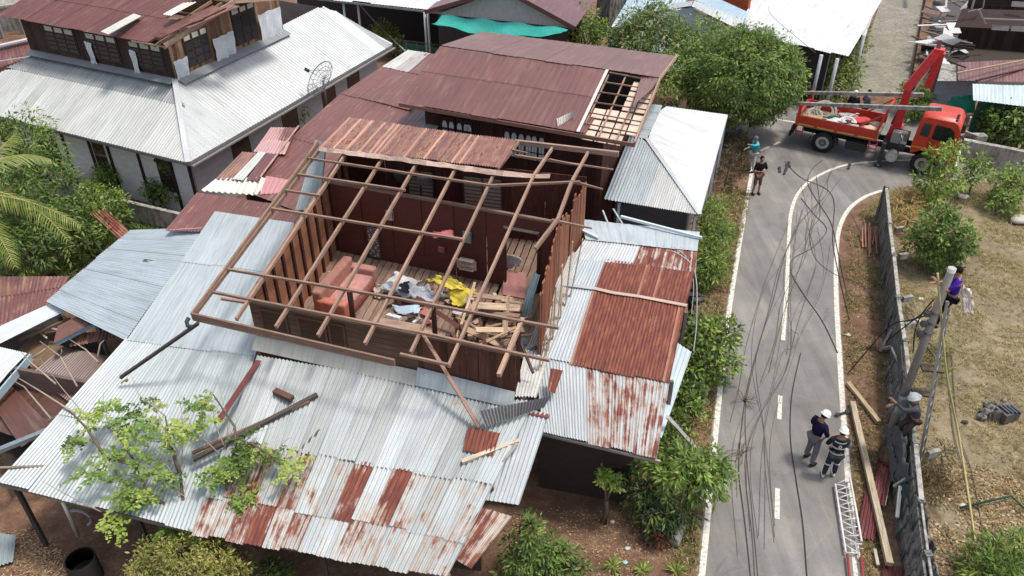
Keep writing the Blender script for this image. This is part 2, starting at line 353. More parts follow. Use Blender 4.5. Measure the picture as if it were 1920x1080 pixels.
# the road as one sheet: the lane in front plus the crossing street
rd = MB()
L = px_curve([(1295, 1290), (1318, 1060), (1343, 800), (1365, 600), (1388, 450), (1413, 310)], 4)
Rr = px_curve([(1640, 1290), (1605, 1080), (1586, 860), (1575, 700), (1568, 560), (1566, 480)], 4)
poly = [(p.x - .12, p.y) for p in L] + [(at(1420, 262).x, at(1420, 262).y), (at(1350, 250).x - .5, at(1350, 250).y), (at(1350, 200).x, at(1350, 200).y)]
far = [(at(1480, 190).x, at(1480, 190).y), (at(1590, 196).x, at(1590, 196).y), (at(1700, 205).x, at(1700, 205).y), (at(1800, 262).x, at(1800, 262).y), (at(1990, 312).x, at(1990, 312).y)]
near = [(at(1990, 352).x, at(1990, 352).y), (at(1800, 340).x, at(1800, 340).y), (at(1700, 350).x, at(1700, 350).y), (at(1655, 358).x, at(1655, 358).y)]
cur = [(p.x + .12, p.y) for p in px_curve([(1655, 358), (1620, 372), (1590, 395), (1572, 430), (1566, 480)], 5)[1:]]
poly = poly + far + near + cur + [(p.x + .12, p.y) for p in Rr[::-1][1:]]
rd.face([(x, y, .004) for x, y in poly])
ro = rd.build('road', 'asphalt'); setting(ro)
bm = bmesh.new(); bm.from_mesh(ro.data); bmesh.ops.triangulate(bm, faces=bm.faces, quad_method='BEAUTY', ngon_method='EAR_CLIP')
bm.normal_update()
for f in bm.faces:
    if f.normal.z < 0: f.normal_flip()
bm.to_mesh(ro.data); bm.free()
def line(name, pts, w, n=8, z=.008, zz=0):
    C = px_curve(pts, n); b = MB()
    for k in range(len(C) - 1):
        d = (C[k + 1] - C[max(0, k - 1)]).normalized() if k else (C[1] - C[0]).normalized(); d2 = (C[min(k + 2, len(C) - 1)] - C[k]).normalized()
        a, a2 = V((-d.y, d.x, 0)) * w / 2, V((-d2.y, d2.x, 0)) * w / 2
        p, q = C[k], C[k + 1]
        b.face([(p.x - a.x, p.y - a.y, z), (q.x - a2.x, q.y - a2.y, z), (q.x + a2.x, q.y + a2.y, z), (p.x + a.x, p.y + a.y, z)][::-1])
    return setting(b.build(name, 'paint'))
line('road_edge_line', [(1300, 1200), (1318, 1060), (1343, 800), (1365, 600), (1388, 450), (1413, 302)], .15)
line('road_edge_line', [(1655, 357), (1622, 369), (1592, 392), (1574, 428), (1568, 480), (1568, 560), (1576, 700), (1587, 860), (1607, 1080), (1625, 1200)], .15)
line('road_centre_line', [(1712, 300), (1640, 303), (1580, 311), (1530, 332), (1500, 358), (1484, 395), (1479, 450), (1475, 540), (1468, 638)], .13)
line('road_centre_line', [(1463, 742), (1461, 786)], .12, 2); line('road_centre_line', [(1458, 916), (1457, 973)], .12, 2)
line('road_centre_line', [(1455, 1130), (1454, 1200)], .12, 2)
line('road_edge_line', [(1440, 221), (1482, 228), (1500, 232)], .13, 4)
line('road_edge_line', [(1426, 283), (1442, 275)], .13, 3); line('road_edge_line', [(1450, 272), (1463, 266)], .13, 3)
# concrete alley going away
al = MB(); 
A = [at(1583, 172), at(1608, 120), at(1632, 60), at(1652, 0), at(1690, -120)]; B = [at(1700, 182), at(1712, 120), at(1722, 60), at(1731, 0), at(1760, -120)]
for k in range(4): al.face([(A[k].x, A[k].y, .02), (B[k].x, B[k].y, .02), (B[k + 1].x, B[k + 1].y, .02), (A[k + 1].x, A[k + 1].y, .02)])
setting(al.build('alley', 'alley'))
# ================================================================== COLOURS
BROWN = (.115, .045, .030); WOODL = (.30, .19, .125); WOODP = (.42, .27, .19); DARKW = (.055, .026, .020); REDR = (.15, .053, .045); WHITE = (.56, .585, .60); GREY = (.40, .44, .455); PALE = (.46, .51, .53)
# ================================================================== THE DAMAGED HOUSE (upper storey, open to the sky)
UV_ = (at(840, 681, 5.0) - at(367, 590, 5.0)).normalized()                 # along the front, to the right
VV_ = V((-UV_.y, UV_.x, 0))                                                # away from the camera
FL, FR = at(466, 563, 5.02), at(968, 662, 5.02)
BL, PR = at(613, 339, 5.3), at(1040, 416, 5.3)
BBL = at(651, 283, 5.3)
house = thing('damaged_house', 'two-storey wooden house stripped of its roof, open rafters over a dark red room', 'house', (-2.6, 17.5, 0))
FZ = 2.9
def planks(mb, a, b, z0, z1, col, wd=.16, th=.03, horiz=False, topjit=0, skip=None, rg=random, j=.25, a_=0):
    a, b = V(a), V(b); d = (b - a); d.z = 0; L = d.length; d.normalize(); nrm = V((-d.y, d.x, 0))
    if horiz:
        n = max(1, int((z1 - z0) / wd))
        for k in range(n):
            z = z0 + (k + .5) * (z1 - z0) / n
            mb.beam(V((a.x, a.y, z)) + nrm * rg.uniform(0, .006), V((b.x, b.y, z)) + nrm * rg.uniform(0, .006), th, (z1 - z0) / n - .008, col=jit(col, j, rg))
    else:
        n = max(1, int(L / wd))
        for k in range(n):
            if skip and skip(k / n): continue
            p = a + d * (k + .5) * L / n + nrm * rg.uniform(-.004, .004); zt = z1 + (rg.uniform(-topjit, topjit * .3) if topjit else 0)
            mb.beam((p.x, p.y, z0), (p.x + rg.uniform(-.01, .01), p.y, zt), L / n - .006, th, up=nrm, col=jit(col, j, rg))
def up(p, z): return V((p[0], p[1], z))
# front wall: left part of horizontal boards with two shuttered windows, right part upright dark boards
FM = lerp(FL, FR, .645)
b = MB(); planks(b, FL, FM, FZ - .1, 5.0, (.145, .088, .060), .15, horiz=True); b.build('front_wall', 'wood', house)
b = MB(); planks(b, FM, FR, FZ - .1, 4.98, (.105, .045, .030), .14, j=.35); b.build('front_wall', 'wood', house)
b = MB(); b.beam(up(FL, 5.02), up(FR, 5.0), .1, .06, col=(.20, .13, .09)); b.build('wall_plate', 'wood', house)
for (f0, f1) in ((.045, .15), (.20, .31), (.325, .385)):
    w_ = MB(); p, q = lerp(FL, FM, f0 * 1.5), lerp(FL, FM, f1 * 1.5); o = VV_ * -.035
    for (r, s) in ((p, lerp(p, q, .0)), (q, q)): w_.beam(up(r, 3.85) + o, up(r, 4.85) + o, .05, .05, up=(0, 1, 0), col=(.13, .07, .045))
    for z in (3.85, 4.85): w_.beam(up(p, z) + o, up(q, z) + o, .05, .05, col=(.13, .07, .045))
    fr = w_.build('window', 'wood', house)
    s_ = MB(); s_.beam(up(p, 4.35) + o * .7, up(q, 4.35) + o * .7, .03, .94, col=(.075, .040, .028)); s_.build('shutter', 'wood', fr)
# left wall seen from inside: slatted boards over dark studs
b = MB(); L0 = up(FL, 0); L1 = up(BBL, 0); 
for k in range(21):
    z = FZ + .05 + k * .101; b.beam(up(L0, z), up(L1, z + .012 * k), .02, .094, col=jit((.34, .15, .085), .16))
b.build('left_wall', 'wood', house)
b = MB()
for k in range(13):
    p = lerp(FL, BBL, .02 + k * .08) + UV_ * .05; b.beam(up(p, FZ), up(p + VV_ * .02, 5.0 + .02 * k), .045, .09, up=VV_, col=(.07, .03, .022))
b.build('wall_stud', 'wood', house)
b = MB(); b.beam(up(FL, 5.05), up(BBL, 5.33), .1, .08, col=(.26, .16, .11)); b.build('wall_plate', 'wood', house)
# partition wall, dark red plywood panels
PL = BL + UV_ * .06
b = MB(); n = 7
for k in range(n):
    p, q = lerp(PL, PR, k / n + .002), lerp(PL, PR, (k + 1) / n - .002)
    if k == 5: 
        p2 = lerp(PL, PR, .80); q2 = lerp(PL, PR, .935)
        b.beam(up(p, (FZ + 5.25) / 2), up(p2, (FZ + 5.25) / 2), .03, 5.25 - FZ, col=(.092, .026, .020)); continue
    if k == 6: b.beam(up(q2, (FZ + 5.25) / 2), up(q, (FZ + 5.25) / 2), .03, 5.25 - FZ, col=(.09, .026, .020)); b.beam(up(p2, 5.06), up(q2, 5.06), .03, .38, col=(.09, .026, .02)); continue
    b.beam(up(p, (FZ + 5.25) / 2), up(q, (FZ + 5.25) / 2), .03, 5.25 - FZ, col=jit((.092, .026, .020), .12))
b.build('partition_wall', 'plain', house)
b = MB(); b.beam(up(PL, 5.29), up(PR, 5.29), .1, .07, col=(.22, .14, .11)); b.build('wall_plate', 'wood', house)
b = MB()
for x in (.795, .937): p = lerp(PL, PR, x) - VV_ * .04; b.beam(up(p, FZ), up(p, 4.9), .06, .06, up=(0, 1, 0), col=(.10, .045, .035))
b.beam(up(lerp(PL, PR, .79), 4.88) - VV_ * .04, up(lerp(PL, PR, .94), 4.88) - VV_ * .04, .06, .06, col=(.34, .26, .22)); b.build('door_frame', 'wood', house)
# back wall with two pale lattice windows and the right-hand wall of split boards
BR = at(1100, 332, 5.3); BBR = BBL + (BR - BBL)
b = MB(); planks(b, BBL, BBR, FZ, 5.3, (.10, .035, .026), .2, j=.2); b.build('back_wall', 'wood', house)
def lattice(px0, px1, f0, f1, label=None):
    p, q = lerp(BBL, BBR, f0) - VV_ * .05, lerp(BBL, BBR, f1) - VV_ * .05
    m_ = MB(); m_.beam(up(p, 4.35), up(q, 4.35), .02, 1.1, col=(.42, .33, .27))
    fr = m_.build('window', 'plain', house); s_ = MB()
    for k in range(3): r = lerp(p, q, k / 2) - VV_ * .02; s_.beam(up(r, 3.78), up(r, 4.92), .05, .03, up=(0, 1, 0), col=(.10, .05, .04))
    for k in range(9): s_.beam(up(p, 3.85 + k * .125) - VV_ * .03, up(q, 3.85 + k * .125) - VV_ * .03, .02, .03, col=(.20, .13, .10))
    s_.build('window_bars', 'wood', fr)
lattice(0, 0, .50, .66); lattice(0, 0, .26, .37)
RW = [FR + UV_ * .05, PR + UV_ * .12, BBR]
b = MB(); rg = random.Random(3)
planks(b, FR + VV_ * 1.9, PR + UV_ * .10, FZ, 5.2, (.26, .10, .055), .15, topjit=.35, rg=rg, skip=lambda t: t < .2 and rg.random() < .5)
planks(b, PR + UV_ * .10, BBR, FZ, 5.25, (.24, .10, .06), .15, topjit=.3, rg=rg, skip=lambda t: rg.random() < .06)
b.build('right_wall', 'wood', house)
rg = random.Random(5)      # splintered pale boards leaning out of the right wall
for k in range(9):
    t = .25 + k * .085; p = lerp(FR, PR, t) + UV_ * (.2 + .04 * k); sb = MB(col=jit((.50, .36, .23), .15, rg))
    sb.beam(up(p, 2.9), up(p + UV_ * rg.uniform(.0, .3) + VV_ * rg.uniform(-.3, .3), 3.9 + t + rg.uniform(0, .4)), .11, .02, up=UV_); sb.build('split_board', 'wood', house)
# floor of worn boards, ceiling joists below, lower storey walls
b = MB(); nfl = 34; A0, B0, C0, D0 = up(FL, FZ), up(FR, FZ), up(BBR, FZ), up(BBL, FZ)
rg = random.Random(11)
for k in range(nfl):
    if 25 <= k <= 32:
        b.beam(lerp(A0, B0, (k + .5) / nfl) + VV_ * 2.3, lerp(D0, C0, (k + .5) / nfl), (B0 - A0).length / nfl - .008, .03, col=jit((.27, .18, .135), .2, rg)); continue
    b.beam(lerp(A0, B0, (k + .5) / nfl), lerp(D0, C0, (k + .5) / nfl), (B0 - A0).length / nfl - .008, .03, col=jit((.27, .18, .135), .2, rg))
b.build('floor', 'wood', house)
b = MB(); dk = (.10, .085, .075)
for p, q in ((A0, B0), (B0, C0), (C0, D0), (D0, A0)):
    p, q = lerp(p, lerp(A0, C0, .5), .012), lerp(q, lerp(A0, C0, .5), .012); b.beam(up(p, 1.4), up(q, 1.4), .12, 2.8, col=dk)
b.build('ground_floor_wall', 'plain', house)
# posts
for (px, py, zt, h) in ((655, 545, 5.35, 2.4), (812, 570, 5.3, 2.35), (972, 600, 5.4, 2.5)):
    p = at(px, py, zt); pb = MB(col=(.11, .048, .033)); pb.beam(up(p, zt - h), up(p, zt), .11, .11, up=(0, 1, 0)); pb.build('post', 'wood', house)
# -------- roof frame: rafters run from far eave over the ridge to the front eave
ZE, ZR, ZF = 5.0, 6.4, 5.62
RC = (.30, .19, .14)
raf = [((602, 276), (367, 590), None), ((653, 282), (443, 602), None), ((720, 293), (517, 617), None), ((784, 302), (596, 633), None), ((856, 313), (684, 648), None),
       ((928, 323), (770, 665), (972, 267)), ((1000, 331), (841, 690), (1035, 279)), ((1072, 341), None, (1102, 287))]
for (r, f, bk) in raf:
    A = at(r[0], r[1], ZR - .07)
    rb = MB(col=jit(RC, .18))
    if f: rb.beam(A, at(f[0], f[1] - 3, ZE - .02), .06, .10)
    else:
        k1 = at(1046, 411, 5.75); rb.beam(A, k1, .075, .11); rb.beam(k1, at(1004, 466, 5.3), .075, .11)
    if bk: rb.beam(A, at(bk[0], bk[1], ZF), .065, .10)
    else: rb.beam(A, at(*{0: (655, 224), 1: (705, 230), 2: (768, 238), 3: (832, 247), 4: (902, 257)}[raf.index((r, f, bk))], ZF - .03), .06, .09)
    rb.build('rafter', 'wood', house)
rb = MB(col=WOODP); rb.beam(at(980, 598, 5.35), at(935, 704, 5.0), .09, .11); rb.build('rafter', 'wood', house)
zl = lambda t: ZR + (ZE - ZR) * t
pur = [((578, 297), (919, 348), .09), ((919, 348), (1088, 341), .09), ((558, 327), (760, 357), .17), ((535, 357), (600, 367), .27), ((509, 391), (868, 449), .38),
       ((427, 505), (735, 558), .74), ((735, 558), (1047, 615), .72), ((400, 548), (620, 591), .87), ((620, 591), (800, 626), .87), ((800, 626), (1030, 676), .85), ((750, 664), (841, 684), .97), ((460, 567), (415, 560), .92)]
for (a, c, t) in pur:
    pb = MB(col=jit(RC, .2)); z = zl(t) - .02; pb.beam(at(a[0], a[1], z), at(c[0], c[1], z), .055, .06); pb.build('purlin', 'wood', house)
fa = MB(col=(.24, .15, .11)); fa.beam(at(360, 592, ZE), at(740, 680, ZE - .02), .05, .17); fa.beam(at(362, 598, ZE - .1) , at(733, 683, ZE - .1), .03, .08, col=(.36, .24, .2)); fa.build('fascia_board', 'wood', house)
fa = MB(col=(.28, .18, .13)); fa.beam(at(597, 268, ZR), at(360, 592, ZE), .05, .15); fa.build('verge_board', 'wood', house)
fa = MB(col=(.34, .22, .17)); fa.beam(at(966, 266, ZF - .03), at(1160, 289, ZF - .03), .09, .14, w2=.10); fa.build('eave_beam', 'wood', house)
for (a, c, z) in (((966, 292), (1150, 318), 5.3), ((1080, 342), (1130, 355), 5.6), ((1035, 413), (1110, 428), 5.35), ((950, 280), (990, 287), 5.9), ((1030, 300), (1090, 311), 5.75)):
    pb = MB(col=jit(RC, .2)); pb.beam(at(a[0], a[1], z), at(c[0], c[1], z), .06, .08, w2=.03); pb.build('broken_purlin', 'wood', house)
# remaining rusty sheets on the far slope with a pale torn ridge strip
def streaky(rg, c): 
    return (jit((.42, .22, .15), .25, rg) + (0,)) if rg.random() < .27 else (jit(c, .15, rg) + (rg.uniform(.2, .45),))
b = MB(); b.roof(at(655, 222, ZF + .05), at(970, 265, ZF + .05), at(938, 318, ZR + .02), at(601, 277, ZR + .02), lambda i, j, n: jit((.20, .07, .05), .1) + (.4,), sw=.9, pitch=.08, amp=.014, ribcol=streaky, warp=.02)
b.build('roof_sheets', 'roof', house)
b = MB(col=(.50, .36, .29)); c0 = [at(599 + (945 - 599) * t, 276 + (322 - 276) * t, ZR + .05) for t in [k / 24 for k in range(25)]] + [at(1000, 328, ZR - .1), at(1032, 327, ZR - .1)]
rg = random.Random(4); prev = None
for k, p in enumerate(c0):
    wv = .09 + rg.uniform(-.02, .03); z = rg.uniform(-.015, .02)
    r_ = [p + VV_ * wv + V((0, 0, z - .03)), p + V((0, 0, .03 + z)), p - VV_ * wv + V((0, 0, z - .06 + rg.uniform(-.02, .02)))]
    if prev:
        b.face([prev[0], prev[1], r_[1], r_[0]], None, jit(b.col, .2, rg)); b.face([prev[1], prev[2], r_[2], r_[1]], None, jit(b.col, .2, rg))
    prev = r_
b.build('ridge_cap', 'wood', house)
# torn grey corner sheet at the left end of the ridge, hanging outside the wall
b = MB(); b.sheet(at(592, 262, 5.9), at(612, 268, 6.3), at(600, 392, 4.0), at(556, 395, 4.0), .11, .025, (.46, .52, .53), .10, warp=.05)
b.build('hanging_sheet', 'roof', house)
b = MB(col=(.05, .05, .05)); b.tube([at(354, 596, 5.0), at(350, 603, 4.93), at(352, 611, 4.87), at(360, 613, 4.84)], .05, 8); b.build('gutter_end', 'rubber', house)
# flashing along the foot of the front wall
b = MB(col=(.44, .46, .45)); o = VV_ * -.06
b.slab(up(FL, 4.02) + o, up(FM, 3.98) + o, up(FM, 3.72) + o * 5, up(FL, 3.76) + o * 5, .01, col=(.38, .37, .33)); b.slab(up(FM, 4.08) + o, up(FR, 3.95) + o, up(FR, 3.68) + o * 5, up(FM, 3.74) + o * 5, .01, col=(.34, .38, .39)); b.build('flashing', 'roof', house)

# ================================================================== LEAN-TO ROOFS ROUND THE HOUSE
def posts(parent, pts, zt, col=(.2, .17, .15), w=.09, m='wood'):
    for p in pts: q = MB(col=col); q.beam(up(p, 0), up(p, zt if not hasattr(zt, '__len__') else zt[0]), w, w, up=(0, 1, 0)); q.build('post', m, parent)
front = thing('front_lean_to', 'silver and rust patched corrugated lean-to roof in front of the house', 'lean-to', (-3, 12, 0))
A, B, C, D = at(484, 668, 3.72), at(1003, 757, 3.66), at(838, 1086, 2.5), at(362, 1002, 2.5)
rr = random.Random(21)
def frontcol(i, j, n):
    c = jit(rr.choice([(.40, .435, .435), (.36, .39, .39), (.44, .475, .475), (.34, .365, .36)]), .06, rr)
    if j == 0: return c + ((.04 if rr.random() < .8 else .16),)
    if j == 1: return c + ({1: .46, 2: .44, 3: .30, 4: .42, 7: .54, 8: .28, 9: .56, 10: .32}.get(i, .27),)
    return c + ({0: .38, 1: .40, 2: .45, 3: .66, 4: .38, 5: .44, 8: .45}.get(i, .31),)
b = MB(); b.roof(A, B, C, D, frontcol, .5, (0, .50, .80, 1), .10, .024, warp=.035); b.build('roof', 'roof', front)
b = MB(); b.roof(at(905, 748, 3.66), at(1030, 778, 3.58), at(972, 948, 2.75), at(850, 932, 2.78), lambda i, j, n: (.42, .45, .46, .05), .8, (0, 1), .10, .022, warp=.05); b.build('roof', 'roof', front)
b = MB(col=(.24, .18, .14))
for t in (.03, .5, .97): b.beam(lerp(A, D, t) - V((0, 0, .09)), lerp(B, C, t) - V((0, 0, .09)), .06, .09)
b.build('purlins', 'wood', front)
posts(front, [at(390, 985, 2.45), at(600, 1020, 2.45), at(828, 1050, 2.45)], 2.42, (.06, .05, .045))
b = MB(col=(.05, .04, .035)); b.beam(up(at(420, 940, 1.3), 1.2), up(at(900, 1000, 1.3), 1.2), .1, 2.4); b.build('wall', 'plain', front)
b = MB(col=(.17, .045, .035)); b.beam(at(972, 770, 3.62), at(1030, 781, 3.6), .12, .03); b.build('ridge_strip', 'roof', front)
b = MB(col=(.5, .16, .1)); b.sheet(at(878, 800, 3.56), at(938, 812, 3.52), at(924, 856, 3.33), at(868, 844, 3.37), .085, .018, (.24, .06, .035), .7, warp=.005); b.build('rusty_patch', 'roof', front)
# hinged rusty sheet at its lower right corner
p_ = MB(); p_.sheet(at(880, 945, 3.0), at(960, 968, 2.85), at(884, 1066, 2.5), at(832, 1036, 2.62), .09, .022, (.50, .46, .42), .43, warp=.05, bend=.06)
tag(p_.build('corrugated_sheet', 'roof', None, at(890, 1000, 2.3)), 'bent rust-striped roofing sheet hanging off the front lean-to corner', 'roofing sheet')

left = thing('left_lean_to', 'long pale blue-grey lean-to roof along the left side of the house', 'lean-to', (-8.5, 15, 0))
A, B, C, D = at(404, 398, 4.15), at(552, 420, 4.1), at(380, 1000, 2.46), at(-2, 905, 2.46)
M1, M2 = lerp(A, D, .72), lerp(B, C, .72)
b = MB(); b.roof(A, B, at(478, 672, 3.42), at(238, 640, 3.42), lambda i, j, n: jit((.375, .42, .435), .04) + (.0,), 1.0, (0, .42, 1), .12, .004, warp=.02); b.build('roof', 'roof', left)
b = MB(); b.roof(at(238, 636, 3.41), at(480, 668, 3.41), C, D, lambda i, j, n: jit((.37, .41, .415), .05) + (.02 if i != n - 1 else .14,), .8, (0, .55, 1), .095, .014, warp=.02); b.build('roof', 'roof', left)
q_ = MB(col=(.34, .33, .30)); q_.tube([at(118, 940, 2.38), at(146, 1004, .9)], .045, 8); q_.build('post', 'plain', left); posts(left, [at(20, 895, 2.4), at(250, 950, 2.4)], 2.35, (.06, .05, .045))
b = MB(col=(.2, .17, .15)); b.beam(at(0, 907, 2.4), at(375, 1000, 2.38), .06, .09); b.build('eave_beam', 'wood', left)
b = MB(col=(.15, .04, .035)); b.beam(at(485, 676, 3.78), at(408, 792, 3.5), .14, .02); b.beam(at(408, 792, 3.5), at(404, 786, 3.4), .14, .02); b.build('flashing_strip', 'roof', left)
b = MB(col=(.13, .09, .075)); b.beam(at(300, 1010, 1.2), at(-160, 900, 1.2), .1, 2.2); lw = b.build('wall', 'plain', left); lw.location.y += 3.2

blue = thing('side_roof', 'low grey-blue ribbed roof between the leafy garden and left lean-to', 'lean-to', (-11.5, 17.5, 0))
b = MB(); b.roof(at(385, 428, 3.25), at(236, 640, 3.05), at(86, 566, 2.75), at(243, 433, 2.85), lambda i, j, n: jit((.36, .41, .435), .04) + (.0,), .8, (0, 1), .10, .012, warp=.01); b.build('roof', 'roof', blue)
posts(blue, [at(250, 440, 2.7), at(100, 566, 2.7), at(180, 605, 2.7)], 2.7)
b = MB(col=(.12, .10, .09)); b.beam(at(250, 445, 2.6), at(100, 566, 2.6), .06, .1); b.build('eave_beam', 'wood', blue)

right = thing('right_lean_to', 'rust red and silver corrugated lean-to roof between house and road', 'lean-to', (3, 16.5, 0))
q = lambda x, y, z: at(x, y, z)
rr2 = random.Random(5)
def redstreak(rg, c): return (jit((.30, .12, .075), .25, rg) + (.3,)) if rg.random() < .09 else (jit((.16, .050, .036), .12, rg) + (.68,))
def rc4(i, j, n): return (.44, .47, .48, [.03, .16, .40, .42, .40][min(i, 4)])
b = MB(); b.roof(q(1100, 446, 3.5), q(1308, 470, 3.5), q(1303, 512, 3.38), q(1072, 486, 3.38), lambda i, j, n: (.50, .52, .53, .52 if i > 1 else .03), .8, (0, 1), .09, .014)
b.roof(q(1074, 486, 3.40), q(1136, 490, 3.40), q(1116, 545, 3.26), q(1045, 536, 3.26), lambda i, j, n: (.42, .47, .49, .02), .8, (0, 1), .09, .014)
b.roof(q(1136, 486, 3.41), q(1302, 512, 3.41), q(1287, 576, 3.25), q(1112, 546, 3.25), lambda i, j, n: REDR + (.5,), .8, (0, 1), .09, .015, ribcol=redstreak)
b.roof(q(1045, 534, 3.27), q(1116, 542, 3.27), q(1072, 682, 2.99), q(985, 664, 2.99), lambda i, j, n: (.44, .48, .50, .04), .8, (0, 1), .09, .014)
b.roof(q(1112, 540, 3.29), q(1286, 571, 3.29), q(1254, 720, 3.0), q(1068, 684, 3.0), lambda i, j, n: REDR + (.5,), .8, (0, 1), .09, .016, ribcol=redstreak)
b.roof(q(1000, 664, 2.98), q(1256, 710, 2.98), q(1232, 862, 2.72), q(1020, 812, 2.72), rc4, .7, (0, 1), .09, .018)
b.build('roof', 'roof', right)
b = MB(col=(.46, .35, .29)); C_ = [q(1045, 532, 3.34), q(1116, 541, 3.34), q(1150, 549, 3.35), q(1200, 556, 3.34), q(1288, 573, 3.34)]
for k in range(4): b.beam(C_[k], C_[k + 1], .12, .02, col=(.46, .35, .29) if k else (.40, .43, .44))
b.build('ridge_strip', 'roof', right)
posts(right, [q(1262, 700, 2.9), q(1290, 560, 3.1)], 2.65)
b = MB(col=(.40, .40, .39)); b.beam(q(1010, 812, 2.66), q(1238, 866, 2.66), .05, .07); b.build('gutter', 'steel', right)
b = MB(col=(.36, .40, .42)); b.roof(q(1088, 412, 3.42), q(1312, 436, 3.42), q(1307, 472, 3.52), q(1098, 450, 3.52), lambda i, j, n: (.40, .45, .47, .0), 1.2, (0, 1), .3, .004); b.build('upper_sheet', 'roof', right)
b = MB(col=(.045, .035, .03)); b.beam(up(q(1018, 818, 2.7) + V((0, .9, 0)), 1.3), up(q(1200, 850, 2.7) + V((0, .9, 0)), 1.3), .1, 2.6); b.build('wall', 'plain', right)  # set close and near-black: its colour stands in for shade under the eave
s_ = MB(); s_.sheet(q(1268, 642, 2.2), q(1297, 660, 2.1), q(1240, 822, 1.7), q(1222, 800, 1.9), .12, .01, (.46, .54, .57), .0, warp=.03)
tag(s_.build('corrugated_sheet', 'roof', None, q(1260, 700, 2)), 'pale bluish roofing sheet propped under the right lean-to edge by the bushes', 'roofing sheet')
# crumpled strip of torn sheets between house wall and right lean-to
s_ = MB(); s_.sheet(q(1060, 470, 3.5), q(1092, 478, 3.4), q(1030, 640, 3.15), q(985, 655, 3.25), .09, .03, (.48, .46, .43), .1, warp=.12)
tag(s_.build('corrugated_sheet', 'roof', None, q(1040, 560, 3.3)), 'crumpled cream torn sheet strip jammed between broken wall and rusty lean-to', 'roofing sheet')
s_ = MB(); s_.sheet(q(985, 655, 3.3), q(1028, 672, 3.3), q(1005, 752, 3.75), q(965, 745, 3.8), .1, .02, (.52, .51, .48), .12, warp=.1)
tag(s_.build('corrugated_sheet', 'roof', None, q(1000, 700, 3.4)), 'whitish torn sheet standing against the right front corner of the house', 'roofing sheet')
s_ = MB(); s_.sheet(q(1032, 690, 3.5), q(1056, 694, 3.4), q(1040, 738, 3.1), q(1026, 732, 3.2), .08, .015, (.30, .12, .06), .6, warp=.03)
tag(s_.build('corrugated_sheet', 'roof', None, q(1040, 710, 3.2)), 'small brown scrap sheet beside the front corner of the house', 'roofing sheet')
# dark curled sheet lying over the front lean-to top
s_ = MB(); s_.sheet(q(898, 770, 3.95), q(1030, 742, 4.05), q(1018, 764, 3.72), q(910, 800, 3.62), .075, .03, (.28, .27, .27), .08, warp=.08, bend=-.10)
tag(s_.build('corrugated_sheet', 'roof', None, q(960, 770, 3.8)), 'dark curled corrugated sheet folded over the top of the front lean-to', 'roofing sheet')

# ================================================================== RED ROOFED HOUSE BEHIND
back = thing('red_roof_house', 'dark wooden house with big maroon roof, its right end torn open to the ceiling', 'house', (0.5, 27, 0))
ZA, ZB, ZC = 5.2, 6.15, 5.4
nL, nR, rL, rR, fL_, fR_ = at(748, 192, ZA), at(1190, 268, ZA), at(826, 88, ZB), at(1237, 148, ZB), at(905, 60, ZC), at(1269, 106, ZC)
mc = lambda i, j, n: jit((.155, .066, .057), .05) + (.10,)
b = MB(); sp = .84
b.roof(rL, lerp(rL, rR, .775), lerp(nL, nR, .775), nL, mc, .95, (0, .45, 1), .24, .004, warp=.006); b.build('roof', 'roof', back)
b = MB(); b.roof(fL_, fR_, rR + V((0, 0, .03)), rL + V((0, 0, .03)), mc, 1.0, (0, 1), .25, .003, warp=.006); b.build('roof', 'roof', back)
b = MB(col=(.62, .56, .52)); b.beam(lerp(rL, rR, .777) + V((0, 0, .05)), lerp(nL, nR, .777) + V((0, 0, .05)), .10, .03); b.build('torn_edge', 'plain', back)
b = MB(); b.sheet(at(1105, 205, 5.35), at(1125, 207, 5.37), at(1098, 250, 5.24), at(1078, 246, 5.24), .1, .02, (.17, .07, .065), .1, warp=.02); b.build('roof_sheet', 'roof', back)
s_ = MB(); s_.sheet(at(1044, 222, 5.4), at(1082, 205, 5.75), at(1075, 216, 5.5), at(1047, 238, 5.25), .07, .03, (.62, .60, .56), .05, warp=.06)
s_.build('peeled_sheet', 'roof', back)
b = MB(); b.sheet(at(1203, 142, 6.14), at(1236, 147, 6.19), at(1224, 165, 6.1), at(1187, 198, 5.95), .2, .004, (.19, .10, .085), .15, warp=.01); b.build('roof_sheet', 'roof', back)
# exposed ceiling: pale panels in a grid of battens
cz = -.42; t0 = .785
cA, cB, cC, cD = lerp(rL, rR, t0), rR, nR, lerp(nL, nR, t0)
b = MB(); nx, ny = 4, 6
for i in range(nx):
    for j in range(ny):
        if (j < 3 and i < 2) or (j == 5 and i == 3): continue
        P = lambda u, v_: (lerp(lerp(cA, cB, u), lerp(cD, cC, u), v_)); rot = rr2.uniform(-.02, .02)
        u0, u1, v0, v1 = i / nx + .015, (i + 1) / nx - .015, j / ny + .012, (j + 1) / ny - .012
        b.slab(*[p - V((0, 0, .20 + rot)) for p in (P(u0, v0), P(u1, v0), P(u1, v1), P(u0, v1))], .01, col=jit((.64, .50, .40), .10, rr2))
b.build('ceiling_panels', 'plain', back)
for i in range(4):
    q_ = MB(col=jit((.34, .22, .15), .2, rr2)); u = i / 3; q_.beam(lerp(cA, cB, u) - V((0, 0, .12)), lerp(cD, cC, u) - V((0, 0, .10)), .04, .07); q_.build('rafter', 'wood', back)
for j in range(7):
    q_ = MB(col=jit((.30, .19, .13), .2, rr2)); v_ = j / 6; q_.beam(lerp(cA, cD, v_) - V((0, 0, .03)), lerp(cB, cC, v_ + rr2.uniform(-.02, .02)) - V((0, 0, .05)), .035, .04); q_.build('batten', 'wood', back)
q_ = MB(col=(.26, .13, .10)); q_.beam(nL - V((0, 0, .08)), nR - V((0, 0, .08)) + (nR - nL) * .0, .05, .13); q_.build('fascia_board', 'wood', back)
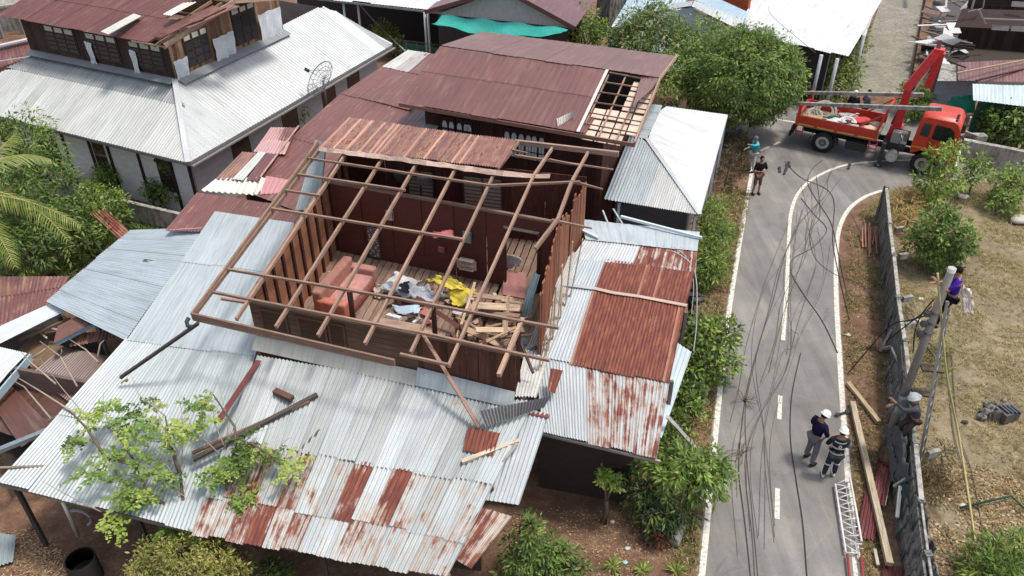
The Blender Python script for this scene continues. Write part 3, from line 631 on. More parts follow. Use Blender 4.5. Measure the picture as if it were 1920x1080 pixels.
q_ = MB(col=(.40, .27, .2)); q_.beam(nR, rR, .05, .12); q_.beam(rR, fR_, .05, .12); q_.build('verge_board', 'wood', back)
du = (nR - nL).normalized(); dv = V((-du.y, du.x, 0)); wA = nL + dv * .75 + du * .6; wB = nR + dv * .75 - du * 1.25; wC = wB + dv * 7.2; wD = wA + dv * 7.2
b = MB(); planks(b, up(wA, 0), up(wB, 0), 0, 5.0, (.050, .020, .016), .18, j=.3); b.build('front_wall', 'wood', back)
b = MB()
for p, q2 in ((wB, wC), (wC, wD), (wD, wA)): planks(b, up(p, 0), up(q2, 0), 0, 5.0, (.10, .04, .03), .22)
b.build('side_wall', 'wood', back)
b = MB(); b.slab(up(wA, 4.7), up(wB, 4.7), up(wC, 4.7), up(wD, 4.7), .04, col=(.05, .03, .025)); b.build('attic_floor', 'wood', back)
# windows with pale barred fanlights
def fan(px, z0=3.6, z1=4.55, n=2, w_=.42):
    t = (px - 865) / (1120 - 865); base = up(lerp(wA, wB, .12 + .62 * t), 0) - dv * .06
    for s in range(n):
        c = base + du * (s * .27)
        m_ = MB(col=(.055, .022, .018)); m_.beam(up(c, z0 - .04), up(c, z1 + .1), .25, .03, up=dv); fr = m_.build('window', 'wood', back)
        g_ = MB()
        for r in range(2):
            for cc in range(2): p = c - dv * .03 + du * ((cc - .5) * .105); g_.beam(up(p, z0 + r * .30), up(p, z0 + r * .30 + .25), .08, .02, up=dv, col=(.50, .53, .55))
        arch = [(-.095, 0), (.095, 0), (.095, .13), (.05, .24), (-.05, .24), (-.095, .13)]
        g_.face([c - dv * .035 + du * x + V((0, 0, z1 - .30 + z)) for x, z in arch], None, (.50, .53, .55)); g_.build('pane', 'plain', fr)
fan(866); fan(902); fan(925, n=1); fan(1015); fan(1048); fan(1078)
# ================================================================== MIDDLE-LEFT RED ROOFS (long patched roof)
mid = thing('patched_roof_house', 'low house under a long maroon roof patched with pink and white sheets', 'house', (-5.5, 25, 0))
rr = random.Random(33)
mr = lambda i, j, n: jit((.165, .066, .055), .06, rr) + (.16,)
b = MB(); b.roof(at(765, 95, 4.75), at(850, 108, 4.75), at(768, 208, 4.3), at(640, 176, 4.3), lambda i, j, n: ([(.50, .50, .47, .2), (.42, .40, .38, .3), (.16, .06, .055, .2)][min(2, i)] if j == 0 else mr(i, j, n)), .9, (0, .4, 1), .2, .005)
b.roof(at(640, 176, 4.28), at(820, 207, 4.28), at(640, 425, 3.55), at(440, 352, 3.55), mr, .9, (0, .5, 1), .2, .005)
b.build('roof', 'roof', mid)
b = MB(); b.roof(at(818, 205, 4.31), at(842, 209, 4.31), at(818, 245, 4.15), at(775, 238, 4.15), lambda i, j, n: (.44, .42, .36, .15), .5, (0, 1), .1, .012); b.build('roof_patch', 'roof', mid)
b = MB()
def patch(a, bb, c, d, col, rust=.1, pitch=.12, amp=.012): b.sheet(at(*a), at(*bb), at(*c), at(*d), pitch, amp, col, rust, warp=.02)
z = 4.0
patch((508, 238, 4.05), (557, 240, 4.05), (535, 290, 3.9), (476, 285, 3.9), (.46, .27, .27), .25)
patch((533, 240, 4.07), (558, 238, 4.07), (545, 265, 3.99), (522, 262, 3.99), (.17, .07, .06), .2)
patch((500, 262, 3.98), (530, 264, 3.98), (516, 290, 3.9), (476, 283, 3.9), (.50, .31, .31), .1)
patch((455, 285, 3.9), (500, 289, 3.92), (450, 338, 3.7), (405, 335, 3.7), (.20, .10, .08), .3)
patch((486, 284, 3.95), (500, 286, 3.95), (457, 338, 3.76), (436, 335, 3.76), (.50, .52, .47), .05)
patch((500, 287, 3.93), (518, 290, 3.93), (485, 340, 3.75), (462, 337, 3.75), (.15, .06, .06), .1)
patch((408, 334, 3.68), (500, 333, 3.76), (490, 366, 3.58), (378, 358, 3.56), (.66, .64, .56), .04, .2, .03)
patch((500, 330, 3.78), (546, 338, 3.78), (528, 362, 3.62), (488, 364, 3.62), (.52, .24, .24), .03, .2, .01)
b.build('roof_patch', 'roof', mid)
q_ = MB(col=(.42, .27, .23)); q_.beam(at(560, 236, 4.12), at(488, 332, 3.8), .06, .03); q_.build('batten', 'wood', mid)
b = MB(); b.roof(at(370, 362, 3.5), at(640, 402, 3.5), at(600, 440, 3.35), at(310, 434, 3.3), lambda i, j, n: jit((.155, .06, .052), .06, rr) + (.16,), .9, (0, 1), .11, .01); b.build('roof', 'roof', mid)
q_ = MB(col=(.4, .25, .24)); q_.beam(at(312, 432, 3.32), at(378, 428, 3.36), .05, .03); q_.build('edge_strip', 'roof', mid)
b = MB(col=(.16, .13, .12))
b.beam(up(at(460, 352, 3.5), 1.6) , up(at(655, 185, 4.2), 1.6), .1, 3.2, col=(.10, .08, .075)); b.beam(up(at(330, 425, 3.2), 1.45), up(at(600, 440, 3.2), 1.45), .1, 2.9, col=(.10, .08, .075)); b.build('wall', 'plain', mid)

# ================================================================== WHITE HOUSE, UPPER LEFT
wh = thing('white_roof_house', 'house with broad white hipped roof and dark timber clerestory storey', 'house', (-14.5, 33, 0))
E0 = at(353, 306, 2.8); dl = V((-.905, .425, 0)).normalized(); dr = V((.40, .915, 0)).normalized()
ER = at(735, 85, 2.8); H0 = at(328, 150, 4.5); HL = at(80, 95, 4.5); HR = at(605, 15, 4.5)
EL = E0 + dl * ((HL - H0).length + 5.9); FLc = EL + dr * (ER - E0).length; HLB = HL + dr * (HR - H0).length
rr = random.Random(8)
wc = lambda i, j, n: jit((.43, .445, .44), .03, rr) + (.01,)
b = MB(); b.hip(HL, H0, E0, EL, lambda i, j, n: jit((.23, .25, .25) if j == 0 else (.44, .45, .425), .05, rr) + (.08,), .6, (0, .33, 1), .17, .02); b.build('roof', 'roof', wh)
b = MB(); b.hip(H0, HR, ER, E0, wc, .7, (0, 1), .17, .014); b.build('roof', 'roof', wh)
b = MB(); b.roof(HLB, HL, EL, FLc, wc, 1.5, (0, 1), .3, .012, n=4); b.build('roof', 'roof', wh)
b = MB(); b.roof(HR, HLB, FLc, ER, wc, 1.5, (0, 1), .3, .012, n=4); b.build('roof', 'roof', wh)
b = MB(col=(.50, .51, .51)); b.beam(H0 + V((0, 0, .05)), E0 + V((0, 0, .05)), .22, .03); b.build('hip_cap', 'roof', wh); b = MB(col=(.50, .51, .51)); b.beam(HR + V((0, 0, .05)), ER + V((0, 0, .05)), .2, .03); b.build('hip_cap', 'roof', wh)
b = MB(col=(.16, .15, .15)); b.beam(E0 - V((0, 0, .06)), ER - V((0, 0, .06)), .06, .12); b.beam(EL - V((0, 0, .06)), E0 - V((0, 0, .06)), .06, .1); b.build('fascia_board', 'plain', wh)
b = MB(col=(.42, .42, .41)); b.beam(E0 - V((0, 0, .14)) + V((.12, 0, 0)), ER - V((0, 0, .14)) + V((.12, 0, 0)), .10, .06); b.build('gutter', 'steel', wh)
ins = .65; K0 = E0 + dl * ins * 1 + dr * ins; KR = ER + dl * ins - dr * ins; KL = EL - dl * ins + dr * ins
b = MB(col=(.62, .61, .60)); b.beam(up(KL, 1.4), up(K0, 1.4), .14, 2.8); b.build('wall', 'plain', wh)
b = MB(col=(.36, .36, .37)); b.beam(up(K0, 1.4), up(KR, 1.4), .14, 2.8); b.build('wall', 'plain', wh)  # right-hand side of the white walls, shade painted into the darker grey
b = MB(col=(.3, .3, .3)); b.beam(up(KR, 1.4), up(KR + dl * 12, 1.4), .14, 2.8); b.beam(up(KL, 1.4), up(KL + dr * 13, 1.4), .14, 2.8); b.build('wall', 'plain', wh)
outw = -dr
for t in (0.02, .95, 2.65, 4.3, 5.35, 6.9): q_ = MB(col=(.035, .022, .02)); p = K0 + dl * t - dr * .09; q_.beam(up(p, 0), up(p, 2.75), .12, .06, up=dr); q_.build('post', 'wood', wh)
for (t0, t1, z0, z1) in ((.98, 1.75, .9, 2.4), (4.55, 5.2, .8, 2.5), (7.4, 8.8, .5, 2.4), (9.5, 11, .3, 2.5)):
    q_ = MB(col=(.03, .02, .02)); q_.beam(up(K0 + dl * t0 - dr * .08, (z0 + z1) / 2), up(K0 + dl * t1 - dr * .08, (z0 + z1) / 2), .03, z1 - z0); q_.build('window', 'glass', wh)
nout = V((dr.y, -dr.x, 0))
for t in (2.2, 5.5, 8.5, 10.6): q_ = MB(col=(.025, .016, .016)); q_.beam(up(K0 + dr * t + nout * .08, 1.5), up(K0 + dr * (t + 1.1) + nout * .08, 1.5), .03, 1.9); q_.build('window', 'glass', wh)
# clerestory storey
CZ0, CZ1 = 4.42, 6.0; c0 = at(330, 150, 4.5); cR = at(523, 56, 4.5); cLn = (cR - c0).length; cL = c0 + dl * 8.3; cR = c0 + dr * cLn; cB = cL + dr * cLn
WD = (.24, .135, .08)
b = MB(); planks(b, up(c0, 0), up(cL, 0), CZ0, CZ1 + .05, (.055, .034, .028), .2, j=.3, rg=rr); b.build('wall', 'wood', wh)  # left planks coloured near-black for their shaded side, gable planks get the lit tone
b = MB(); n = int(cLn / .17)
ridz = 7.15
for k in range(n):
    t = (k + .5) / n; zt = CZ1 + (ridz - CZ1) * min(1, min(t / .47, (1 - t) / .53)) - .05; p = c0 + dr * cLn * t; b.beam(up(p, CZ0), up(p, zt), cLn / n - .008, .03, up=nout, col=jit(rr.choice([WD, (.16, .08, .05), (.36, .24, .15)]), .2, rr))
b.build('gable_wall', 'wood', wh)
b = MB(); planks(b, up(cR, 0), up(cB, 0), CZ0, CZ1, WD, .25, rg=rr); planks(b, up(cL, 0), up(cB, 0), CZ0, CZ1, WD, .25, rg=rr); b.build('back_wall', 'wood', wh)
def winrow(o, d, nrm, t0, t1, z0, z1, pal, n, nrow):
    m_ = MB(col=(.06, .035, .028)); a_, c_ = o + d * t0 + nrm * .04, o + d * t1 + nrm * .04
    m_.beam(up(a_, (z0 + z1) / 2), up(c_, (z0 + z1) / 2), .04, z1 - z0); fr = m_.build('window', 'wood', wh)
    g_ = MB(); step = (t1 - t0) / n
    for i in range(n):
        p, q2 = o + d * (t0 + i * step + .06) + nrm * .07, o + d * (t0 + (i + 1) * step - .06) + nrm * .07
        for r in range(nrow): zz = z0 + .05 + r * (z1 - z0 - .35) / nrow; g_.beam(up(p, zz + .11), up(q2, zz + .11), .02, (z1 - z0 - .35) / nrow - .06, col=(.03, .036, .042))
    g_.build('pane', 'glass', fr); h_ = MB()
    for i in range(n):
        p, q2 = o + d * (t0 + i * step + .07) + nrm * .075, o + d * (t0 + (i + 1) * step - .07) + nrm * .075; h_.beam(up(p, z1 - .14), up(q2, z1 - .14), .02, .20, col=pal)
    h_.build('transom_panel', 'plain', fr)
for t in (.35, 2.75, 5.15): winrow(c0, dl, -dr, t, t + 1.75, 4.75, 5.85, (.40, .42, .38), 3, 4)
winrow(c0, dr, nout, .75, 2.15, 4.75, 6.05, (.50, .50, .42), 3, 3); winrow(c0, dr, nout, 3.7, 5.2, 4.75, 6.3, (.50, .50, .42), 3, 3)
rt = random.Random(2)
def tarp(o, d, nrm, t0, t1, z0, z1):
    q_ = MB(col=(.62, .64, .66)); nx, nz = 8, 6; g_ = [[None] * (nz + 1) for _ in range(nx + 1)]
    for i in range(nx + 1):
        for j in range(nz + 1):
            t = t0 + (t1 - t0) * i / nx + rt.uniform(-.02, .02); zz = z0 + (z1 - z0) * j / nz + rt.uniform(-.03, .03) * (j in (0, nz)); g_[i][j] = o + d * t + nrm * (.10 + .05 * math.sin(i * 2.1 + j * .6) * (1 - j / nz * .7) + rt.uniform(0, .03)) + V((0, 0, zz))
    for i in range(nx):
        for j in range(nz): q_.face([g_[i][j], g_[i + 1][j], g_[i + 1][j + 1], g_[i][j + 1]], None, jit((.58, .60, .62), .1, rt), None, True)
    q_.build('torn_plastic_sheet', 'plain', wh)
Z0 = V((0, 0, 0)); c00 = up(c0, 0)
tarp(c00, dr, nout, -.02, .72, 4.42, 5.25); tarp(c00, dr, nout, 2.3, 3.6, 4.5, 5.45); tarp(c00, dr, nout, 5.3, 6.85, 4.5, 5.65)
tarp(c00, dl, -dr, 1.75, 2.1, 4.5, 5.45); tarp(c00, dl, -dr, 4.2, 4.55, 4.55, 5.45)
b = MB(col=(.22, .23, .24)); b.slab(c0 + nout * .02, cR + nout * .02, cR + nout * .45 - V((0, 0, .16)), c0 + nout * .45 - V((0, 0, .16)), .01); b.slab(cL - dr * .02, c0 - dr * .02, c0 - dr * .35 - V((0, 0, .12)), cL - dr * .35 - V((0, 0, .12)), .01)
ob = b.build('flashing', 'roof', wh); ob.location.z += .07
g0 = at(308, 87, 6.02); gA = g0 + dl * 9.4; gr = at(439, 4, 7.2); grL = gr + dl * 9.6
b = MB(); b.roof(grL, gr, g0, gA, lambda i, j, n: jit((.15, .058, .052), .07, rr) + (.12,), .9, (0, .5, 1), .14, .01, gap=lambda i, j: (i >= 9 and j == 0) or i >= 10); b.build('upper_roof', 'roof', wh)
gback = gr + dr * 3.3 - V((0, 0, .65)); gbackL = gback + dl * 9.6
b = MB(); b.roof(gr, grL, gbackL, gback, lambda i, j, n: jit((.15, .058, .052), .07, rr) + (.12,), .9, (0, 1), .14, .01); b.build('upper_roof', 'roof', wh)
for k in range(3): q_ = MB(col=jit(WOODL, .2, rr)); q_.beam(gr + dl * (.05 + k * .55) - V((0, 0, .10)), g0 + dl * (.05 + k * .5) - V((0, 0, .08)), .07, .1); q_.build('rafter', 'wood', wh)
for k in range(4): q_ = MB(col=jit((.35, .22, .16), .2, rr)); t = k / 3; q_.beam(lerp(gr, g0, t) - V((0, 0, .02)), lerp(gr, g0, t) + dl * 1.7 - V((0, 0, .02)), .05, .05); q_.build('batten', 'wood', wh)
q_ = MB(col=(.46, .32, .23)); q_.beam(g0 + V((.02, 0, .03)), gr + V((.02, 0, .03)), .06, .16); q_.beam(gr + V((.02, 0, .03)), gback + V((.02, 0, .03)), .06, .16); q_.build('verge_board', 'wood', wh)
for (x0, y0, x1, y1) in ((258, 28, 196, 62),):
    q_ = MB(col=(.52, .50, .44)); za = 6.5; q_.beam(at(x0, y0, 6.66), at(x1, y1, 6.3), .55, .03); q_.build('skylight_strip', 'plain', wh)
q_ = MB(); q_.sheet(at(345, 5, 7.15), at(372, 3, 7.15), at(322, 30, 6.95), at(306, 27, 6.9), .15, .02, (.50, .47, .42), .1); q_.build('skylight_strip', 'roof', wh)
for (a_, c_) in (((400, 12, 7.1), (300, 62, 6.45)), ((425, 8, 7.15), (340, 52, 6.6)), ((360, 32, 6.85), (285, 68, 6.35))):
    q_ = MB(); A_, C_ = at(*a_), at(*c_); q_.sheet(A_, A_ - dl * .7, C_ - dl * .5, C_, .12, .025, (.18, .07, .06), .25, warp=.07); q_.build('loose_roof_sheet', 'roof', wh)

# satellite dish on the white roof's edge
dish = thing('satellite_dish', 'black mesh satellite dish at the white roof edge', 'satellite dish', up(at(612, 172, 2.9), 2.9))
dc = at(606, 150, 3.4); ax = V((-.62, -.42, .66)).normalized(); X = ax.cross(V((0, 0, 1))).normalized(); Y = ax.cross(X)
m_ = MB(col=(.26, .27, .27))
DS = .80
for rr_ in (.2, .4, .6, .8):
    pts = [dc + (X * math.cos(t) + Y * math.sin(t)) * rr_ + ax * (rr_ ** 2 * .28) for t in [k * math.pi / 16 for k in range(33)]]; m_.tube(pts, .010 if rr_ < .8 else .022, 4, cap=False)
for k in range(16): t = k * math.pi / 8; m_.tube([dc + (X * math.cos(t) + Y * math.sin(t)) * r_ + ax * (r_ ** 2 * .28) for r_ in (0.05, .3, .55, .8)], .009, 4)
m_.build('mesh_reflector', 'steel', dish)
m_ = MB(col=(.3, .3, .3)); m_.tube([up(dc, 2.2), dc], .045, 8); m_.build('pole', 'steel', dish)
m_ = MB(col=(.05, .05, .05)); 
for t in (0, 2.1, 4.2): m_.tube([dc + (X * math.cos(t) + Y * math.sin(t)) * .62 + ax * .1, dc + ax * .85], .01, 4)
m_.tube([dc + ax * .78, dc + ax * .98], .07, 8); m_.build('feed_horn', 'rubber', dish)

# ================================================================== WHITE-ROOFED HUT RIGHT OF THE RED ROOF
hut = thing('silver_roof_hut', 'small building with silver and white hipped sheet roof beside the road', 'building', (6, 27, 0))
nL2, nR2, fR2 = at(1133, 374, 2.75), at(1312, 404, 2.75), at(1364, 216, 2.75); ap = at(1213, 262, 3.55); fL2 = nL2 + (fR2 - nR2); ap2 = lerp(ap, ap + (fR2 - nR2) * .38, 1)
hc = lambda i, j, n: jit((.57, .58, .58), .03, rr) + (.03,)
b = MB(); b.hip(lerp(ap, ap + (nL2 - nR2) * .42, 1), ap, nR2, nL2, lambda i, j, n: jit((.36, .40, .42) if i < 3 else (.47, .475, .46), .05, rr) + (.06,), .5, (0, 1), .13, .02); b.build('roof', 'roof', hut)
b = MB(); b.hip(ap, ap2, fR2, nR2, hc, .6, (0, 1), .15, .006); b.build('roof', 'roof', hut)
apL = ap + (nL2 - nR2) * .42; b = MB(); b.roof(ap2 + (nL2 - nR2) * .8, ap2, fR2, fL2 , lambda i, j, n: (.36, .42, .45, .02), .9, (0, 1), .13, .012)
b.roof(apL + V((0, 0, .02)), ap2 + (nL2 - nR2) * .8, ap2, ap, lambda i, j, n: (.38, .43, .46, .02), .9, (0, 1), .13, .012); b.build('roof', 'roof', hut)
b = MB(col=(.44, .46, .47)); b.beam(ap + V((0, 0, .05)), nR2 + V((0, 0, .05)), .16, .03); b.build('hip_cap', 'roof', hut)
hd = (nR2 - nL2).normalized(); hv = (fR2 - nR2).normalized()
b = MB(col=(.13, .13, .14)); a_, c_, d_ = nL2 + hv * 2.2, nR2 + hv * 2.2 - hd * .6, fR2 - hd * .6
b.beam(up(a_, 1.3), up(c_, 1.3), .1, 2.6); b.beam(up(c_, 1.3), up(d_, 1.3), .1, 2.6); b.build('wall', 'plain', hut)
posts(hut, [nL2 + hv * .15 + hd * .5, nR2 + hv * .15 - hd * .15, nR2 + hv * 2.7 - hd * .05, nR2 + hv * 5.4 - hd * .05, nR2 + hv * 8.6 - hd * .05], 2.65, (.5, .52, .53), .09, 'plain')
b = MB(col=(.42, .44, .45)); b.beam(nR2 - V((0, 0, .06)), fR2 - V((0, 0, .06)), .05, .10); b.build('gutter', 'steel', hut)
# ================================================================== HOUSES ALONG THE TOP
rr = random.Random(44)
def quadroof(th, pts, col, rust=.05, sw=1.2, pitch=.18, amp=.012, name='roof'):
    b = MB(); b.roof(*[at(*p) if len(p) == 3 and not isinstance(p, V) else V(p) for p in pts], lambda i, j, n: jit(col, .05, rr) + (rust,), sw, (0, 1), pitch, amp, n=4); return b.build(name, 'roof', th)
# long white-eaved open shed
t1 = thing('open_shed', 'dark open-sided shed under a long white roof at the top edge', 'shed', (-3, 46, 0))
e0, e1 = at(560, -8, 3.2), at(840, 24, 3.2); sd = (e1 - e0).normalized(); sv = V((-sd.y, sd.x, 0))
b = MB(); b.roof(e0 + sv * 8 + V((0, 0, 1.6)), e1 + sv * 8 + V((0, 0, 1.6)), e1, e0, lambda i, j, n: (.58, .59, .60, .0), 1.2, (0, 1), .2, .01, n=4); b.build('roof', 'roof', t1)
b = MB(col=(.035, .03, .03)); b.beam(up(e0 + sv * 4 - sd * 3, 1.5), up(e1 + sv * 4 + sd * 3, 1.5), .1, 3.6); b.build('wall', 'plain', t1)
b = MB(col=(.4, .4, .42)); b.beam(e0 - V((0, 0, .07)), e1 - V((0, 0, .07)), .06, .1); b.build('gutter', 'steel', t1)
for (x, y) in ((640, 5), (667, 5), (793, 25), (799, 26), (848, 32)): q_ = MB(col=(.46, .47, .47)); p = at(x, y, 3.1) + sv * .2; q_.tube([up(p, 0), up(p, 3.1)], .07, 8); q_.build('post', 'plain', t1)
gw = MB(col=(.05, .16, .11)); gw.beam(at(757, 95, .5), at(835, 108, .5), .08, 1.0); tag(gw.build('low_wall', 'plain', None, at(790, 100, 0)), 'low dark green wall in front of the open shed', 'wall')
fr_ = MB(col=(.16, .17, .18)); c = at(800, 88, 1.2)
for k in range(5): fr_.tube([up(c + sd * (k * .7 - 2), 0), up(c + sd * (k * .7 - 2), 1.4)], .02, 5)
for z in (.7, 1.4): fr_.tube([up(c - sd * 2, z), up(c + sd * 1.1, z)], .02, 5)
tag(fr_.build('rack', 'steel', None, up(c, 0)), 'thin metal rack standing in the dark open shed', 'rack')
# gabled house with turquoise tarpaulin
t2 = thing('maroon_gable_house', 'house with maroon gable roof and pale gable wall at the top', 'house', (2.5, 47, 0))
gl, gr_, ga = at(800, 20, 3.4), at(1080, 50, 3.2), at(948, -22, 4.9)
gd = (gr_ - gl).normalized(); gv = V((-gd.y, gd.x, 0))
for (p, q2) in ((gl, ga), (ga, gr_)):
    b = MB(); b.roof(p + gv * 7, q2 + gv * 7, q2 - gv * .3, p - gv * .3, lambda i, j, n: (.13, .055, .052, .1), 1.2, (0, 1), .2, .01, n=4); b.build('roof', 'roof', t2)
b = MB(col=(.42, .46, .45)); b.face([gl + gd * .5 + gv * .3 - V((0, 0, .2)), gr_ - gd * .5 + gv * .3 - V((0, 0, .2)), ga + gv * .3 - V((0, 0, .12))]); b.face([up(gl + gd * .5 + gv * .31, 0), up(gr_ - gd * .5 + gv * .31, 0), gr_ - gd * .5 + gv * .31 - V((0, 0, .2)), gl + gd * .5 + gv * .31 - V((0, 0, .2))], None, (.05, .045, .045)); b.build('front_wall', 'plain', t2)
b = MB(col=(.13, .05, .05)); b.beam(gl - gv * .32, ga - gv * .32, .05, .22); b.beam(ga - gv * .32, gr_ - gv * .32, .05, .22); b.build('barge_board', 'plain', t2)
# tarp
tp = MB(); P = [[None] * 7 for _ in range(21)]; rt = random.Random(9)
for i in range(21):
    u = i / 20; top = lerp(gl, gr_, .12 + .84 * u) - gv * .4 - V((0, 0, .02)); bot = lerp(gl, gr_, .08 + .86 * u) - gv * 1.3; bot.z = zat(bot.x, bot.y, 42 + 22 * u)
    for j in range(7): v_ = j / 6; P[i][j] = lerp(top, bot, v_) + V((0, 0, -.38 * math.sin(u * math.pi) * v_ + .06 * math.sin(u * 23 + v_ * 4) - .25 * math.sin(v_ * math.pi) * (1 - u)))
for i in range(20):
    for j in range(6): tp.face([P[i][j], P[i + 1][j], P[i + 1][j + 1], P[i][j + 1]], None, jit((.025, .30, .25), .12, rt), None, True)
tag(tp.build('tarpaulin', 'plain', None, at(950, 40, 2.5)), 'turquoise tarpaulin sagging from the maroon gable eave', 'tarpaulin')
for (x, y) in ((848, 42), (945, 60), (1040, 66)): 
    q_ = MB(col=(.45, .45, .43)); p = at(x, y, 2.3); q_.tube([up(p, 0), up(p, 2.35)], .05, 6); tag(q_.build('tarp_pole', 'plain', None, up(p, 0)), {848: 'pale thin pole under the left end of the turquoise tarpaulin', 945: 'pale thin pole under the middle of the turquoise tarpaulin', 1040: 'pale thin pole under the right end of the turquoise tarpaulin'}[x], 'pole')
q_ = MB(col=(.30, .28, .27)); q_.beam(up(at(1128, 60, 0), 1.8), up(at(1165, 50, 0), 1.8), 1.2, 3.6); tag(q_.build('grey_wall', 'conc', None, at(1140, 55, 0)), 'narrow grey wall block between maroon gable and blue roof', 'wall')
# pale blue roofed house
t3 = thing('blue_roof_house', 'house with pale blue sheet roofs behind the mango tree', 'house', (11, 45, 0))
b = MB(); b.roof(at(1195, -30, 4.2), at(1300, -22, 4.4), at(1268, 40, 3.1), at(1146, 52, 2.9), lambda i, j, n: jit((.36, .47, .55), .06, rr) + (.12,), 1.2, (0, 1), .2, .012, n=4)
b.roof(at(1342, -4, 4.0), at(1404, 24, 3.4), at(1396, 40, 3.25), at(1301, 0, 4.08), lambda i, j, n: jit((.34, .46, .56), .06, rr) + (.15,), 1.2, (0, 1), .2, .012, n=4)
b.roof(at(1302, 2, 4.1), at(1400, 38, 3.25), at(1392, 60, 3.05), at(1296, 12, 4.0), lambda i, j, n: jit((.44, .50, .50), .06, rr) + (.2,), 1.2, (0, 1), .2, .012, n=4)
b.roof(at(1300, 3, 4.1), at(1296, 12, 4.0), at(1180, 30, 3.2), at(1180, 15, 3.3), lambda i, j, n: jit((.46, .50, .50), .06, rr) + (.1,), 1.2, (0, 1), .2, .012, n=4); b.build('roof', 'roof', t3)
b = MB(col=(.43, .50, .54)); b.face([at(1170, 36, 3.1), at(1296, 14, 3.9), at(1394, 64, 3.0), at(1394, 130, 0.8), at(1180, 130, .8)][::-1]); b.build('front_wall', 'plain', t3)
b = MB(col=(.05, .06, .07)); b.face([at(1262, 17, 3.72), at(1300, 7, 3.95), at(1350, 29, 3.42), at(1300, 15, 3.82)][::-1]); b.build('painted_eave_shadow', 'plain', t3)  # dark face painted as the shadow below the gable eave
q_ = MB(col=(.55, .58, .6)); q_.beam(at(1148, 52, 2.95), at(1190, 10, 3.6), .1, .12); q_.build('gutter', 'plain', t3)
q_ = MB(col=(.36, .2, .13)); q_.beam(at(1352, 32, 3.4), at(1386, 58, 3.05), .12, .02); q_.build('rusty_strip', 'roof', t3)
q_ = MB(col=(.03, .20, .14)); q_.beam(at(1140, 78, .9), at(1165, 82, .9), .06, 1.6); tag(q_.build('green_screen', 'cloth', None, at(1150, 85, 0)), 'green netting screen left of the bushy tree below the blue roof', 'screen')
q_ = MB(col=(.42, .085, .035)); a_, c_ = at(1338, 2, 3.3) + V((0, .8, 0)), at(1411, 22, 3.3) + V((0, .8, 0)); q_.beam(up(a_, 3), up(c_, 3), .2, 6.0)
tag(q_.build('orange_wall', 'plain', None, up(a_, 0)), 'bright orange house wall behind the blue roof', 'wall')
# big white roof
t4 = thing('white_shed_house', 'house under a big bright white sheet roof left of the alley', 'house', (17, 46, 0))
b = MB(); b.roof(at(1436, -60, 3.9), at(1690, -60, 3.9), at(1590, 108, 2.9), at(1384, 58, 2.9), lambda i, j, n: jit((.60, .60, .60), .02, rr) + (.0,), 1.2, (0, 1), .2, .010, n=4)
b.roof(at(1590, 50, 3.25), at(1655, -20, 3.6), at(1624, 68, 2.8), at(1591, 58, 2.9), lambda i, j, n: jit((.60, .60, .6), .02, rr) + (.0,), 1.2, (0, 1), .2, .010, n=4); b.build('roof', 'roof', t4)
for (x, y) in ((1540, 105), (1470, 88), (1570, 112), (1620, 68)): q_ = MB(col=(.42, .45, .47)); p = at(x, y, 2.8); q_.tube([up(p, 0), up(p, 2.85)], .09, 8); q_.build('post', 'plain', t4)
a_, c_ = at(1400, 90, 1.3) + V((0, 1.5, 0)), at(1660, 30, 1.3) + V((-.6, 0, 0)); m2 = at(1610, 110, 1.3)
b = MB(col=(.03, .025, .025)); wa, wb = at(1386, 60, 2.9) + V((.3, 1.3, 0)), at(1590, 108, 2.9) + V((-.4, 1.3, 0)); b.beam(up(wa, 1.3), up(wb, 1.3), .1, 2.7); b.beam(up(wb, 1.3), up(wb, 1.3) + V((3.0, 8, 0)), .1, 2.6, col=(.24, .25, .25)); b.build('wall', 'plain', t4)  # near-black front stretch paints the deep shade beneath the white roof
fb = MB(col=(.12, .03, .025))
for k in range(16): p = lerp(at(1500, 158, 0), at(1592, 158, 0), k / 15); fb.beam(up(p, 0), up(p, .9), .12, .03, up=(0, 1, 0))
tag(fb.build('picket_fence', 'wood', None, at(1540, 160, 0)), 'low dark red picket fence below the big white roof', 'fence')
# roof scraps at the upper left corner
t5 = thing('brown_roof_shed', 'small brown roofed shed at the upper left corner', 'shed', (-24, 38, 0))
quadroof(t5, ((-60, 88, 3.2), (88, 66, 3.4), (102, 92, 3.0), (-60, 150, 2.4)), (.15, .06, .055), .2)
b = MB(col=(.5, .49, .46)); b.beam(at(-30, 92, 3.25), at(96, 64, 3.5), .25, .08); b.beam(at(-20, 118, 2.9), at(70, 104, 3.0), .05, .04); b.build('ridge_cap', 'plain', t5)
b = MB(col=(.14, .08, .07)); b.beam(at(-50, 150, 1), at(60, 130, 1), .1, 2.2); b.build('wall', 'plain', t5)
t6 = thing('tan_block_house', 'tan plastered building behind the clerestory at the top left', 'building', (-28, 52, 0))
b = MB(col=(.30, .22, .15)); b.beam(up(at(-60, 66, 0), 1.5), up(at(95, 52, 0), 1.5), .3, 3.0); b.build('wall', 'cconc', t6)
b = MB(col=(.20, .18, .16)); b.beam(up(at(-60, 20, 2.6), 2.9), up(at(90, 0, 2.6), 2.9), 3.0, .12); b.build('roof_slab', 'cconc', t6)
for x, y in ((6, 72), (82, 58), (44, 64)): q_ = MB(col=(.40, .37, .32)); p = at(x, y, 0); q_.beam(up(p, 0), up(p, 2.8), .18, .18, up=(0, 1, 0)); q_.build('column', 'cconc', t6)
t7 = thing('grey_roof_shed', 'grey shed roof peeking out right of the clerestory house', 'shed', (-9, 44, 0))
quadroof(t7, ((520, 18, 3.3), (560, 8, 3.5), (592, 22, 3.2), (524, 56, 2.9)), (.34, .35, .35), .03)

